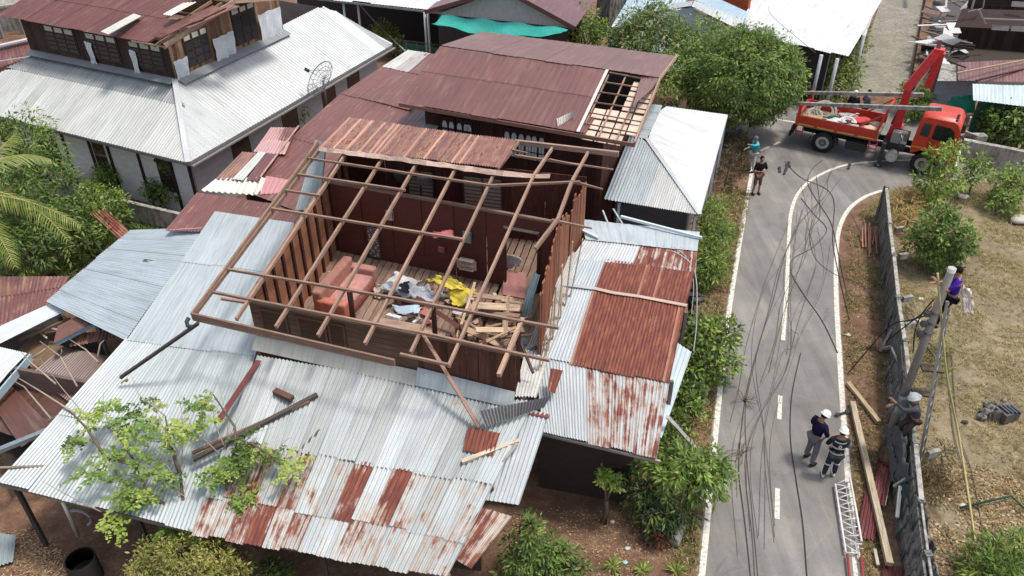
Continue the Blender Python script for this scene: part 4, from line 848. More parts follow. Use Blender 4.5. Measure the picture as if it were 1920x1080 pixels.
# ================================================================== RUINED HOUSES, UPPER RIGHT
t8 = thing('ruined_timber_house', 'dark brown collapsed timber house right of the alley', 'house', (27, 44, 0))
e0, e1 = at(1795, 70, 1.5), at(2010, 92, 1.5)
b = MB(); planks(b, up(at(1790, 88, 0), 0), up(at(2050, 108, 0), 0), 0, 2.6, (.035, .022, .018), .25, j=.3); planks(b, up(at(1815, 5, 2.6), 0), up(at(2080, 10, 2.6), 0), 2.4, 5.2, (.04, .025, .02), .3, horiz=True); b.build('wall', 'wood', t8)
b = MB(); b.slab(at(1805, 16, 3.2), at(2080, 24, 3.2), at(2060, 62, 2.5), at(1790, 50, 2.5), .08, col=(.045, .028, .024)); b.build('sagging_roof', 'wood', t8)
for (x, y, z) in ((1865, 52, 2.75), (1901, 54, 2.75), (1902, 8, 3.6)):
    q_ = MB(col=(.16, .14, .14)); q_.slab(at(x - 4, y - 6, z + .15), at(x + 28, y - 4, z + .15), at(x + 26, y + 6, z - .1), at(x - 6, y + 4, z - .1), .03); q_.build('roof_window', 'plain', t8)
for (a_, c_, w_) in (((1845, 35, 3.2), (1925, 38, 3.2), .06), ((1835, 18, 3.6), (1848, 45, 2.9), .08), ((1846, -5, 4), (1843, 14, 3.4), .06), ((1828, -5, 4), (1822, 16, 3.4), .08), ((1815, 22, 3.2), (1842, 16, 3.4), .05)):
    q_ = MB(col=(.34, .31, .28)); q_.beam(at(*a_), at(*c_), w_, w_); q_.build('beam', 'wood', t8)
t9 = thing('collapsed_red_shed', 'brown and maroon low roof of damaged shed beside the ruined timber house', 'shed', (25, 40, 0))
quadroof(t9, ((1795, 118, 2.7), (2010, 108, 2.8), (2010, 156, 2.3), (1796, 152, 2.3)), (.155, .062, .058), .2)
b = MB(); b.slab(at(1758, 118, 2.6), at(1800, 122, 2.6), at(1796, 152, 2.25), at(1748, 151, 2.25), .03, col=(.36, .35, .33)); b.build('roof_panel', 'cconc', t9)
b = MB(col=(.33, .35, .40)); b.beam(at(1748, 176, 1.2), at(1823, 182, 1.2), .1, 2.3); b.build('wall', 'plain', t9)
for (a_, c_, k) in (((1795, 137, 2.75), (1925, 112, 2.9), (.42, .27, .18)), ((1830, 151, 2.5), (1925, 128, 2.6), (.09, .03, .03)), ((1775, 113, 2.9), (1812, 127, 2.7), (.07, .04, .03))):
    q_ = MB(col=k); q_.beam(at(*a_), at(*c_), .08, .06); q_.build('beam', 'wood', t9)
t10 = thing('awning_shed', 'pale blue awning roof over a dark green front wall', 'shed', (26, 36, 0))
quadroof(t10, ((1823, 158, 2.5), (2000, 164, 2.5), (2000, 210, 2.1), (1824, 189, 2.1)), (.46, .55, .57), .01)
b = MB(col=(.022, .12, .085)); b.beam(at(1826, 215, 1.1), at(1990, 232, 1.1), .1, 2.0); b.build('wall', 'plain', t10)
gt = MB(); P = [[lerp(lerp(at(1785, 182, 2.0), at(1830, 176, 2.1), i / 8), lerp(at(1768, 205, 1.3), at(1828, 212, 1.1), i / 8), j / 5) + V((0, rr.uniform(-.08, .08), rr.uniform(-.05, .05))) for j in range(6)] for i in range(9)]
for i in range(8):
    for j in range(5): gt.face([P[i][j], P[i][j + 1], P[i + 1][j + 1], P[i + 1][j]], None, jit((.03, .24, .17), .15, rr), None, True)
tag(gt.build('tarpaulin', 'cloth', None, at(1800, 195, 1.5)), 'crumpled green tarpaulin behind the truck cab', 'tarpaulin')
# scattered white and grey wreck pieces
rg_ = MB(col=(.055, .042, .034)); gp = [(at(x, y).x, at(x, y).y) for x, y in ((1730, 165), (1850, 168), (1990, 150), (1990, -40), (1762, -40), (1733, 60))]
rg_.face([(x, y, .012) for x, y in gp]); setting(rg_.build('rubble_ground', 'plain'))
rw = random.Random(12)
for k in range(60):
    x, y = rw.uniform(1738, 1815), rw.uniform(-5, 118); x += (60 - y) * .15
    pc = jit(rw.choice([(.54, .54, .53), (.34, .33, .32), (.06, .05, .045), (.10, .08, .07), (.05, .04, .035), (.16, .11, .085), (.50, .50, .49), (.08, .07, .06)]), .1, rw); q_ = MB(col=pc); z = rw.uniform(.2, 1.5); c_ = at(x, y, z)
    rot = Matrix.Rotation(rw.uniform(0, 3), 3, 'Z') @ Matrix.Rotation(rw.uniform(-.7, .7), 3, 'X')
    big = rw.random() < .45; q_.box(c_, (rw.uniform(.5, 1.7), rw.uniform(.4, 1.0), .03) if big else (rw.uniform(1.5, 2.6), .1, .06), rot)
    tag(q_.build('wreck_board', 'plain', None, c_), None, 'board', 'wreckage boards between alley and ruined timber house')['label'] = 'broken board or panel in the wreckage heap beside the alley'
q_ = MB(col=(.14, .10, .075)); 
q_.beam(up(at(1741, 0, 0), .25), up(at(1716, 150, 0), .25), .45, .5, col=(.05, .036, .028))
tag(q_.build('earth_bank', 'ground', None, at(1735, 60, 0)), 'dark brown earth and timber edging along the alley side', 'bank')
q_ = MB(); q_.beam(at(1700, 40, 0) + V((1.4, 3, .9)), at(1748, -10, 1) + V((1.5, 5, 2.2)), .25, .12, col=(.26, .28, .29)); tag(q_.build('gutter_piece', 'plain', None, at(1720, 20, 0)), 'grey roof gutter piece leaning at the head of the wreckage', 'gutter')
# concrete drain edge and walkway right of the truck
cw = MB(col=(.40, .39, .36)); cw.beam(at(1800, 280, .5), at(1990, 318, .5), .28, 1.0); tag(cw.build('low_wall', 'cconc', None, at(1880, 300, 0)), 'low pale concrete wall at the right edge beyond the trees', 'wall')
cw = MB(col=(.5, .5, .47)); cw.beam(at(1797, 243, 1.0), at(1834, 257, 1.0), .1, .12); cw.box(at(1833, 262, .75), (.6, .4, .5)); tag(cw.build('crash_barrier', 'cconc', None, at(1830, 265, 0)), 'short white rail with a block in front of the truck', 'barrier')
# ================================================================== COLLAPSED HOUSE, LEFT EDGE
cl = thing('collapsed_house', 'collapsed shack of rusty and brown sheets at the left edge', 'shack', (-12.5, 16, 0))
rr = random.Random(6)
b = MB(); b.roof(at(-60, 520, 2.75), at(132, 520, 2.75), at(104, 568, 2.6), at(-60, 640, 2.4), lambda i, j, n: jit((.15, .058, .05), .06, rr) + (.25,), .9, (0, .4, 1), .11, .012); b.build('roof', 'roof', cl)
b = MB(); b.roof(at(105, 566, 2.62), at(137, 578, 2.62), at(-60, 675, 2.4), at(-60, 640, 2.45), lambda i, j, n: (.52, .56, .58, .0), 4, (0, 1), .12, .004); b.build('roof', 'roof', cl)
b = MB(col=(.04, .028, .022)); b.slab(at(-80, 650, .8), at(120, 590, .8), at(230, 680, .8), at(20, 900, .8), .05); b.build('floor', 'wood', cl)
b = MB(col=(.20, .13, .08)); b.slab(at(68, 622, 1.9), at(120, 650, 1.8), at(70, 700, 1.6), at(30, 660, 1.7), .03); b.build('fallen_panel', 'wood', cl)
b = MB(); b.sheet(at(108, 648, 1.7), at(184, 668, 1.8), at(90, 838, 1.5), at(-60, 790, 1.5), .3, .004, (.105, .048, .036), .06, warp=.02); b.build('fallen_sheet', 'roof', cl)
b = MB(); b.sheet(at(-60, 690, 1.75), at(0, 700, 1.75), at(95, 800, 1.6), at(40, 838, 1.6), .3, .004, (.11, .05, .04), .06, warp=.02); b.build('fallen_sheet', 'roof', cl)
b = MB(); b.sheet(at(120, 650, 2.0), at(225, 672, 2.0), at(150, 770, 1.7), at(60, 700, 1.8), .09, .014, (.10, .045, .036), .12, warp=.02); b.build('fallen_sheet', 'roof', cl)
for (a_, c_, d_, e_, col, am, rs, lab) in (
        ((168, 584, 2.8), (199, 597, 2.8), (100, 645, 2.5), (108, 612, 2.6), (.16, .07, .055), .01, .15, 'reddish brown sheet lying askew on top of the collapsed shack'),
        ((140, 625, 2.35), (228, 618, 2.45), (226, 632, 2.3), (130, 650, 2.2), (.13, .055, .045), .02, .35, 'narrow striped dark red sheet below the askew brown one'),
        ((-10, 648, 2.4), (52, 662, 2.4), (-20, 745, 2.1), (-90, 720, 2.1), (.46, .50, .50), .015, .03, 'pale metallic sheet at the far left of the collapsed shack'),
        ((170, 398, 1.6), (196, 392, 1.7), (246, 435, 1.5), (226, 452, 1.4), (.30, .11, .07), .025, .5, 'orange-brown striped sheet fallen into the leafy garden'),
        ((-40, 995, .15), (30, 1003, .15), (25, 1052, .12), (-50, 1075, .12), (.28, .33, .33), .02, .03, 'grey-green ribbed sheet on the ground in the lower left corner')):
    b = MB(); b.sheet(at(*a_), at(*c_), at(*d_), at(*e_), .1, am, col, rs, warp=.03, bend=.03); tag(b.build('corrugated_sheet', 'roof', None, at(*a_)), lab, 'roofing sheet')
b = MB(col=(.30, .48, .55)); b.beam(at(192, 601, 2.72), at(104, 645, 2.42), .04, .12); tag(b.build('metal_strip', 'plain', None, at(150, 622, 2.5)), 'light blue metal strip under the askew brown sheet', 'strip')
b = MB(col=(.34, .46, .50)); b.beam(at(60, 668, 2.3), at(-10, 750, 2.0), .04, .22); tag(b.build('metal_strip', 'plain', None, at(20, 700, 2)), 'pale blue metal strip edging the far left sheet', 'strip')
b = MB(col=(.30, .34, .35)); b.beam(at(-20, 852, 2.0), at(132, 790, 2.35), .14, .1, col=(.30, .36, .37)); tag(b.build('gutter_piece', 'steel', None, at(50, 830, 2)), 'bent grey gutter along the upper edge of the left lean-to', 'gutter')
bl = [((132, 598, 2.4), (36, 636, 2.2), .09, (.17, .12, .085)), ((115, 590, 2.45), (30, 628, 2.3), .06, (.30, .25, .2)), ((70, 608, 2.2), (118, 622, 2.3), .06, (.42, .38, .33)), ((75, 622, 2.1), (88, 634, 2.1), .05, (.45, .4, .33)),
      ((130, 618, 2.3), (85, 625, 2.2), .08, (.12, .05, .04)), ((240, 712, 3.2), (90, 790, 2.6), .07, (.20, .135, .09)), ((-20, 878, 2.6), (84, 874, 2.62), .05, (.24, .2, .16)), ((595, 740, 3.6), (362, 862, 3.1), .10, (.095, .075, .065)),
      ((580, 752, 3.55), (360, 850, 3.12), .07, (.26, .14, .11)), ((600, 806, 3.3), (556, 850, 3.1), .05, (.15, .09, .075)), ((372, 606, 4.95), (226, 708, 3.45), .08, (.065, .055, .05)), ((515, 733, 3.62), (548, 748, 3.6), .14, (.13, .07, .055)),
      ((790, 622, 5.1), (898, 800, 3.6), .075, (.33, .20, .15)), ((972, 826, 3.4), (866, 866, 3.3), .09, (.56, .46, .36)), ((970, 832, 3.38), (940, 866, 3.25), .07, (.36, .34, .32)), ((975, 640, 4.6), (1000, 700, 3.9), .06, (.10, .06, .05)),
      ((270, 490, 3.02), (286, 493, 3.02), .12, (.09, .09, .09)), ((1164, 406, 3.6), (1316, 446, 3.55), .09, (.52, .60, .62)), ((1130, 395, 2.9), (1145, 432, 3.4), .05, (.42, .46, .47)), ((1150, 392, 2.9), (1172, 428, 3.4), .05, (.42, .46, .47)),
      ((1088, 430, 3.6), (1122, 446, 3.6), .08, (.50, .58, .6)), ((1308, 440, 3.3), (1302, 510, 3.0), .07, (.32, .46, .46)), ((1252, 782, 2.2), (1302, 838, .5), .1, (.56, .55, .52))]
names = ['charred plank over the collapsed shack', 'thin grey plank beside the charred plank on the shack', 'pale short batten across the shack opening', 'tiny pale batten on the shack', 'short dark red board in the shack', 'long brown pole lying on the upper left lean-to edge', 'grey-brown stick at the far left of the left lean-to',
         'long dark fallen beam lying across the front lean-to', 'reddish batten beside the long dark beam on the front lean-to', 'short broken dark batten low on the front lean-to', 'black pole leaning from the roof corner onto the left lean-to', 'short hollow brown box piece near the top of the front lean-to',
         'tall leaning rafter standing from the frame onto the rust patch', 'pale timber lying below the rust patch on the front lean-to', 'short greyish board beside the pale timber', 'dark splintered batten hanging at the right front corner', 'small dark scrap on the blue-grey side roof', 'long pale blue pipe crossing the upper sheet of the right lean-to',
         'thin grey bar leaning from the hut eave, left one', 'thin grey bar leaning from the hut eave, right one', 'short pale pipe at the upper left of the right lean-to', 'teal downpipe at the upper right corner of the right lean-to', 'whitish pipe fallen into the bushes by the right lean-to']
for (a_, c_, w_, k), nm in zip(bl, names):
    b = MB(col=k); b.beam(at(*a_), at(*c_), w_, w_ * .8, roll=rr.uniform(-.3, .3)); nk = 'pipe' if 'pipe' in nm else 'fallen_timber'; tag(b.build(nk, 'wood' if nk != 'pipe' else 'plain', None, at(*c_)), nm, 'pipe' if 'pipe' in nm else 'timber')

# ================================================================== THINGS IN THE OPEN ROOM
FZ_ = FZ + .02
def P3(px, py, z=FZ_): return at(px, py, z)
sofa = thing('sofa', 'salmon pink upholstered sofa tipped in the roofless room', 'sofa', P3(640, 575), 0)
sx = (at(655, 505, 3.5) - at(592, 578, 3.5)); sx.z = 0; SL = sx.length; sx.normalize(); sy = V((sx.y, -sx.x, 0)); sc_ = P3(655, 566)
SK = (.43, .215, .19)
def sbox(name, c, sz, col, puff=.05, par=sofa):
    bm = bmesh.new(); bmesh.ops.create_cube(bm, size=1)
    for v_ in bm.verts: v_.co = V((v_.co.x * sz[0], v_.co.y * sz[1], v_.co.z * sz[2]))
    bmesh.ops.bevel(bm, geom=bm.edges[:], offset=min(sz) * .32, segments=4, profile=.6, affect='EDGES')
    o_ = MB(col=col); Rm = Matrix((sx, sy, V((0, 0, 1)))).transposed()
    for f in bm.faces: o_.face([sc_ + Rm @ (v_.co + V(c)) for v_ in f.verts], None, col, None, True)
    bm.free(); return o_.build(name, 'cloth', par)
sbox('base', (0, 0, .16), (1.75, .85, .28), (.30, .10, .075)); sbox('seat_cushion', (-.42, .05, .36), (.82, .72, .2), SK); sbox('seat_cushion', (.42, .05, .36), (.82, .72, .2), jit(SK, .1))
sbox('backrest', (0, -.40, .52), (1.9, .28, .72), (.39, .19, .15)); sbox('armrest', (.88, .02, .42), (.26, .85, .48), SK); sbox('armrest', (-.88, .02, .42), (.26, .85, .48), (.46, .16, .115))
def cloth(name, pts, col, label, cat, seed=1, amp=.05, m='cloth', res=14):
    """crumpled cloth over a picture quad given as four (px,py,z)"""
    A, B, C, D = [at(*p) for p in pts]; rg = random.Random(seed); b = MB(); G = []
    for i in range(res + 1):
        row = []
        for j in range(res + 1):
            u, v_ = i / res, j / res; e = 1 if 0 < i < res and 0 < j < res else 2.0
            p = lerp(lerp(A, B, u), lerp(D, C, u), v_); nz = noise.noise(p * 3.1 + V((seed, 0, 0))) * amp * 2 + noise.noise(p * 7 + V((0, seed, 0))) * amp; row.append(p + V((rg.uniform(-.02, .02) * e, rg.uniform(-.02, .02) * e, nz)))
        G.append(row)
    for i in range(res):
        for j in range(res): b.face([G[i][j], G[i][j + 1], G[i + 1][j + 1], G[i + 1][j]], None, jit(col, .05, rg), None, True)
    o = b.build(name, m, None, A); md = o.modifiers.new('thick', 'SOLIDIFY'); md.thickness = .012; tag(o, label, cat); return o
cloth('blanket', ((800, 520, 3.45), (840, 520, 3.55), (892, 548, 3.3), (832, 545, 3.3)), (.62, .50, .08), 'bright yellow blanket spread over the heap', 'blanket', 3, .10)
cloth('blanket', ((838, 540, 3.35), (892, 542, 3.35), (872, 572, 3.05), (850, 574, 3.05)), (.60, .48, .07), 'hanging corner of yellow cloth below the bright blanket', 'cloth', 5, .08)
cloth('bed_sheet', ((705, 528, 3.4), (800, 535, 3.4), (835, 562, 3.15), (755, 562, 3.15)), (.36, .38, .42), 'grey and white rumpled bedding in the middle of the room', 'bedding', 7, .12)
cloth('bed_sheet', ((745, 512, 3.4), (790, 525, 3.4), (760, 560, 3.2), (712, 540, 3.2)), (.50, .50, .48), 'pale striped mat on the rumpled bedding', 'mat', 8, .06)
cloth('clothing', ((750, 530, 3.5), (766, 530, 3.5), (768, 548, 3.4), (748, 548, 3.4)), (.02, .02, .03), 'black garment on the bedding heap', 'garment', 9, .05, res=8)
cloth('clothing', ((735, 572, 3.05), (790, 572, 3.05), (785, 590, 2.98), (745, 588, 2.98)), (.42, .52, .60), 'light blue cloth on the floor in front of the bedding', 'cloth', 10, .04, res=8)
cloth('clothing', ((615, 510, 3.3), (632, 512, 3.3), (628, 532, 3.0), (612, 528, 3.0)), (.62, .60, .60), 'white bundle behind the pink sofa', 'bundle', 11, .06, res=8)
cloth('clothing', ((700, 535, 3.05), (716, 540, 3.05), (712, 560, 3.0), (702, 556, 3.0)), (.55, .46, .38), 'cream rag beside the sofa arm', 'rag', 12, .05, res=8)
cloth('clothing', ((945, 478, 3.7), (978, 482, 3.7), (975, 505, 3.3), (948, 500, 3.3)), (.52, .50, .49), 'whitish cloth bundle in the doorway', 'bundle', 13, .10, res=8)
cloth('clothing', ((812, 432, 4.6), (850, 432, 4.6), (850, 446, 4.45), (812, 446, 4.45)), (.46, .14, .15), 'pink crumpled cloth hung high on the dark red partition', 'cloth', 14, .05, res=8)
b = MB(col=(.36, .16, .14)); b.slab(at(944, 505, 3.2), at(988, 512, 3.2), at(985, 560, 2.95), at(942, 552, 2.95), .03); tag(b.build('door', 'plain', None, at(960, 550, 2.95)), 'pinkish door panel leaning in the doorway of the partition', 'door')
b = MB(); b.sheet(at(1003, 512, 4.2), at(1014, 516, 4.2), at(994, 600, 3.0), at(978, 592, 3.0), .09, .03, (.36, .50, .55), .05, warp=.04, bend=.1); tag(b.build('corrugated_sheet', 'roof', None, at(990, 590, 3)), 'pale blue sheet standing curled by the right wall of the room', 'roofing sheet')
rf = random.Random(17)
for k in range(20):
    x, y = rf.uniform(830, 975), rf.uniform(565, 640); a0 = rf.uniform(-.6, 2.2); L_ = rf.uniform(.6, 1.9); z = FZ + rf.uniform(.1, .55)
    c_ = at(x, y, z); d_ = (UV_ * math.cos(a0) + VV_ * math.sin(a0)) * L_ / 2 + V((0, 0, rf.uniform(-.35, .35)))
    q_ = MB(col=jit(rf.choice([(.44, .30, .2), (.34, .22, .15), (.14, .06, .045), (.52, .38, .26)]), .2, rf)); q_.beam(c_ - d_, c_ + d_, rf.choice([.07, .12, .16]), .03, roll=rf.uniform(-.6, .6))
    tag(q_.build('loose_board', 'wood', None, c_), 'broken board in the jumbled heap at the front right of the room', 'board', 'jumbled boards in the room')
for (a_, c_, w_, col, lab) in (((885, 572, 3.35), (975, 578, 3.35), .3, (.55, .40, .28), 'pale plywood board across the heap by the yellow cloth'), ((700, 600, 3.0), (790, 616, 3.0), .28, (.40, .28, .21), 'wide tan floor panel before the bedding'), ((880, 552, 3.2), (960, 562, 3.2), .2, (.42, .29, .20), 'tan plank under the partition at the right'),
                               ((745, 560, 3.1), (830, 578, 3.1), .09, (.30, .12, .09), 'red-brown batten in front of the bedding'), ((735, 548, 3.15), (800, 572, 3.1), .05, (.45, .36, .3), 'thin pale strip among the bedding')):
    q_ = MB(col=col); q_.beam(at(*a_), at(*c_), w_, .03); tag(q_.build('loose_board', 'wood', None, at(*a_)), lab, 'board')
rk = random.Random(57)
for k in range(44):      # scattered belongings and scraps over the floor
    x, y = rk.uniform(600, 985), rk.uniform(535, 648); 
    if 585 < x < 700 and y < 600: continue
    c_ = at(x, y, FZ + rk.uniform(.03, .22)); col = jit(rk.choice([(.55, .52, .48), (.30, .20, .14), (.10, .07, .06), (.45, .33, .25), (.20, .24, .28), (.50, .18, .14), (.60, .60, .58), (.36, .30, .14)]), .2, rk); q_ = MB(col=col)
    rot = Matrix.Rotation(rk.uniform(0, 3), 3, 'Z') @ Matrix.Rotation(rk.uniform(-.5, .5), 3, 'X'); kind = rk.random()
    if kind < .45: q_.box(c_, (rk.uniform(.12, .45), rk.uniform(.05, .2), rk.uniform(.02, .1)), rot); nm = 'scrap_board'
    else:
        a0 = rk.uniform(0, 6); nv = [c_ + V((math.cos(a0 + t) * rk.uniform(.08, .2), math.sin(a0 + t) * rk.uniform(.08, .2), rk.uniform(-.03, .05))) for t in [i * 1.05 for i in range(6)]]; cc = c_ + V((0, 0, .06)); nm = 'rag'
        for i in range(6): q_.face([cc, nv[i], nv[(i + 1) % 6]], None, None, None, True)
    tag(q_.build(nm, 'cloth', None, c_), 'small scrap or rag scattered on the floor of the roofless room', 'scrap', 'scattered scraps on the room floor')
def onwall(px, py, z, w_, h_, name, col, label, cat, m='plain', d=.06):
    """small flat thing hung on the partition wall, at the given height"""
    t = 0
    best = min([k / 200 for k in range(201)], key=lambda t: abs(pix(up(lerp(PL, PR, t), z))[0] - px)); c_ = up(lerp(PL, PR, best), z) - VV_ * (d / 2 + .03); zz = zat(c_.x, c_.y, py); c_.z = zz
    t_ = thing(name, label, cat, c_); e = (PR - PL).normalized(); q_ = MB(col=col); q_.beam(c_ - e * w_ / 2, c_ + e * w_ / 2, d, h_); q_.build('panel', m, t_)
    return t_, c_, e
for (px, py, w_, h_, nm, col, lab) in ((731, 404, .22, .3, 'poster', (.45, .36, .36), 'small pale picture high on the partition left of centre'), (697, 455, .34, 1.0, 'floral_curtain', (.13, .11, .11), 'dark floral hanging panel behind the sofa'),
                                      ((877), 445, .26, .34, 'mirror', (.22, .25, .26), 'grey mirror on the partition above the cupboard shelf'), (826, 468, .2, .16, 'poster', (.30, .10, .09), 'small reddish card on the partition below the pink cloth')):
    t_, c_, e = onwall(px, py, 4.6, w_, h_, nm, col, lab, nm.split('_')[-1]); q_ = MB(col=(.10, .06, .05))
    for s in (-1, 1): q_.beam(c_ + e * s * w_ / 2 - V((0, 0, h_ / 2)) - VV_ * .035, c_ + e * s * w_ / 2 + V((0, 0, h_ / 2)) - VV_ * .035, .02, .02, up=(0, 1, 0))
    if nm == 'floral_curtain':
        for k in range(26): a0 = k * 2.4; p = c_ + e * .14 * math.sin(a0) + V((0, 0, (k / 25 - .5) * .9)) - VV_ * .04; q_.box(p, (.05, .01, .04), col=(.42, .38, .38))
    q_.build('frame', 'plain', t_)
t_, c_, e = onwall(877, 492, 4.0, .42, .30, 'wall_shelf', (.12, .06, .045), 'small brown wall shelf with pale frame on the partition', 'shelf', 'wood', .05)
q_ = MB(col=(.48, .38, .30))
for z in (-.15, 0, .15): q_.beam(c_ - e * .22 + V((0, 0, z)) - VV_ * .12, c_ + e * .22 + V((0, 0, z)) - VV_ * .12, .16, .02)
for s in (-1, -.2, .3, 1): q_.beam(c_ + e * s * .22 + V((0, 0, -.15)) - VV_ * .12, c_ + e * s * .22 + V((0, 0, .15)) - VV_ * .12, .02, .16, up=e)
q_.build('rack', 'wood', t_)
# washing machine shape and clutter in the back room
for (x, y, sz, col, lab) in ((1018, 388, .3, (.5, .49, .47), 'small whitish bundle in the rear right room'), (1024, 405, .2, (.38, .36, .34), 'grey round pot lying in the rear right room')):
    c_ = at(x, y, 3.5); q_ = MB(col=col); q_.disc(c_, sz / 2, 'Y', sz * .8, 14); q_.disc(c_ - V((0, .05, 0)), sz / 2.6, 'Y', sz, 12, jit(col, .1)); tag(q_.build('household_item', 'plain', None, c_), lab, 'household item')
cloth('curtain', ((738, 325, 4.9), (762, 330, 4.9), (768, 372, 3.6), (742, 368, 3.6)), (.16, .14, .12), 'dark patterned curtain at the back wall, left one', 'curtain', 21, .06, res=10)
cloth('curtain', ((782, 330, 4.9), (802, 334, 4.9), (806, 374, 3.6), (784, 372, 3.6)), (.40, .40, .42), 'pale grey curtain at the back wall, middle one', 'curtain', 22, .06, res=10)
cloth('curtain', ((945, 350, 4.6), (960, 352, 4.6), (965, 385, 3.6), (940, 382, 3.6)), (.17, .20, .18), 'grey-green clothes hanging in the rear right room', 'clothes', 23, .08, res=10)
# ================================================================== CRANE TRUCK
TA = at(1537, 287); TB = at(1722, 328); td = (TB - TA).normalized(); trz = math.atan2(td.y, td.x)
truck = thing('crane_truck', 'red flatbed truck with folded red crane and yellow side stripes parked across the street', 'truck', (TA.x, TA.y, 0), trz)
RED = (.50, .040, .018); DK = (.022, .022, .024)
def tp_(name, fn, m='gloss', par=truck, col=RED):
    b = MB(col=col); fn(b); return b.build(name, m, par, local=True)
W0, W1 = 0.0, 2.1       # near side and far side
tp_('chassis', lambda b: (b.box((2.0, .65, .75), (6.2, .14, .22)), b.box((2.0, 1.45, .75), (6.2, .14, .22)), b.box((0, 1.05, .5), (.16, 1.7, .16)), b.box((4.24, 1.05, .5), (.16, 1.7, .16)), b.box((1.4, .3, .62), (.9, .4, .4), col=(.04, .04, .04)), b.box((2.9, 1.05, .95), (.9, 1.7, .35), col=(.03, .03, .03))), 'rubber', col=DK)
def wheel(x, y, side, dual=False):
    def f(b):
        r = .50; prof = [(0, .30), (.02, .42), (.06, .485), (.12, r), (.22, r), (.28, .485), (.30, .42), (.30, .30)]
        n = 28
        for k in range(n):
            a0, a1 = 2 * math.pi * k / n, 2 * math.pi * (k + 1) / n
            for (y0, r0), (y1, r1) in zip(prof, prof[1:]):
                tr = .012 if (k % 2 and r0 > .48) else 0
                b.face([V((x + (r0 - tr) * math.cos(a0), y + side * y0, .5 + (r0 - tr) * math.sin(a0))), V((x + (r0 - tr) * math.cos(a1), y + side * y0, .5 + (r0 - tr) * math.sin(a1))), V((x + (r1 - tr) * math.cos(a1), y + side * y1, .5 + (r1 - tr) * math.sin(a1))), V((x + (r1 - tr) * math.cos(a0), y + side * y1, .5 + (r1 - tr) * math.sin(a0)))], None, (.025, .025, .026), None, True)
    w = tp_('wheel', lambda b: b.disc((x, y + side * .16, .5), .16, 'Y', .26, 16, (.08, .08, .08)), 'plain'); bm_ = MB(); f(bm_); bm_.build('tyre', 'rubber', w, local=True)
    r_ = MB(col=(.42, .42, .41)); r_.disc((x, y + side * .05, .5), .30, 'Y', .05, 24, (.42, .42, .41), r_in=.17); r_.disc((x, y + side * .10, .5), .17, 'Y', .04, 20, (.10, .10, .10)); r_.disc((x, y + side * .07, .5), .08, 'Y', .1, 12, (.25, .25, .25))
    for k in range(8): a = k * math.pi / 4; r_.disc((x + .13 * math.cos(a), y + side * .07, .5 + .13 * math.sin(a)), .018, 'Y', .03, 6, (.3, .3, .3))
    r_.build('rim', 'steel', w, local=True)
for x in (0, 4.24):
    wheel(x, 0, 1); wheel(x, 2.1, -1)
def fender(b, x, y):
    pts = [(x + .62 * math.cos(t), .5 + .62 * math.sin(t)) for t in [math.pi * k / 12 for k in range(13)]]
    for (x0, z0), (x1, z1) in zip(pts, pts[1:]): b.face([(x0, y, z0), (x1, y, z1), (x1, y + .42, z1), (x0, y + .42, z0)], None, (.03, .03, .03), None, True)
tp_('mudguard', lambda b: fender(b, 0, -.04), 'rubber'); tp_('mudguard', lambda b: fender(b, 0, 1.72), 'rubber')
# bed
bx0, bx1, bz0, bz1 = -1.35, 2.2, 1.15, 1.6
tp_('bed_floor', lambda b: b.box(((bx0 + bx1) / 2, 1.05, bz0), (bx1 - bx0, 2.16, .10)), 'plain', col=(.20, .16, .13))
def side(b, y, s):
    b.box(((bx0 + bx1) / 2, y, (bz0 + bz1) / 2), (bx1 - bx0, .05, bz1 - bz0))
    for k in range(5): b.box((bx0 + .04 + k * (bx1 - bx0 - .08) / 4, y - s * .04, (bz0 + bz1) / 2), (.07, .05, bz1 - bz0 + .02))
    for z in (bz1 - .03, (bz0 + bz1) / 2, bz0 + .1): b.box(((bx0 + bx1) / 2, y - s * .035, z), (bx1 - bx0 - .1, .03, .04))
sp_ = tp_('side_panel', lambda b: side(b, -.02, 1)); 
YL = (.70, .42, .03); q_ = MB(col=YL)
for k in range(4): q_.box((bx0 + .48 + k * .88, -.052, bz0 + .05), (.74, .02, .05))
q_.box((bx0 + .02, -.075, bz1 - .12), (.05, .02, .28)); q_.box((bx1 - .03, -.075, bz1 - .15), (.05, .02, .34)); q_.build('stripe', 'gloss', sp_, local=True)
tp_('side_panel', lambda b: side(b, 2.12, -1))
tp_('tailgate', lambda b: (b.box((bx0, 1.05, (bz0 + bz1) / 2), (.05, 2.1, bz1 - bz0)), b.box((bx0 - .03, 1.05, bz1), (.05, 2.1, .05))))
tp_('pole_rack', lambda b: [(b.box((bx0 + .08, y, 1.75), (.12, .10, .5)), b.box((bx0 + .08, y, 2.02), (.2, .05, .06))) for y in (.02, 2.05)] + [b.box((bx0 + .08, 1.05, 1.64), (.09, 2.0, .07))])
def rack(b):
    for y in (.05, 2.05): b.beam((2.05, y, 1.2), (2.35, y, 2.62), .09, .09, up=(0, 1, 0)); b.beam((1.35, y, 1.6), (2.25, y, 2.35), .06, .06, up=(0, 1, 0))
    for x, z in ((2.33, 2.5), (2.25, 2.15), (2.14, 1.65)): b.box((x, 1.05, z), (.09, 2.1, .09))
    for y in (.5, 1.05, 1.6): b.beam((2.06, y, 1.2), (2.32, y, 2.5), .05, .05, up=(0, 1, 0))
tp_('headboard_rack', rack)
tp_('step_ladder', lambda b: ([b.box((1.95 + dx, -.05, .95), (.05, .05, .45)) for dx in (0, .32)], [b.box((2.11, -.05, z), (.32, .05, .04)) for z in (.76, .95)]), col=(.50, .03, .06))
tp_('step_ladder', lambda b: ([b.box((-1.25 + dx, -.05, .85), (.04, .05, .5)) for dx in (0, .3)], [b.box((-1.1, -.05, z), (.32, .05, .04)) for z in (.65, .85)]), col=(.30, .03, .06))
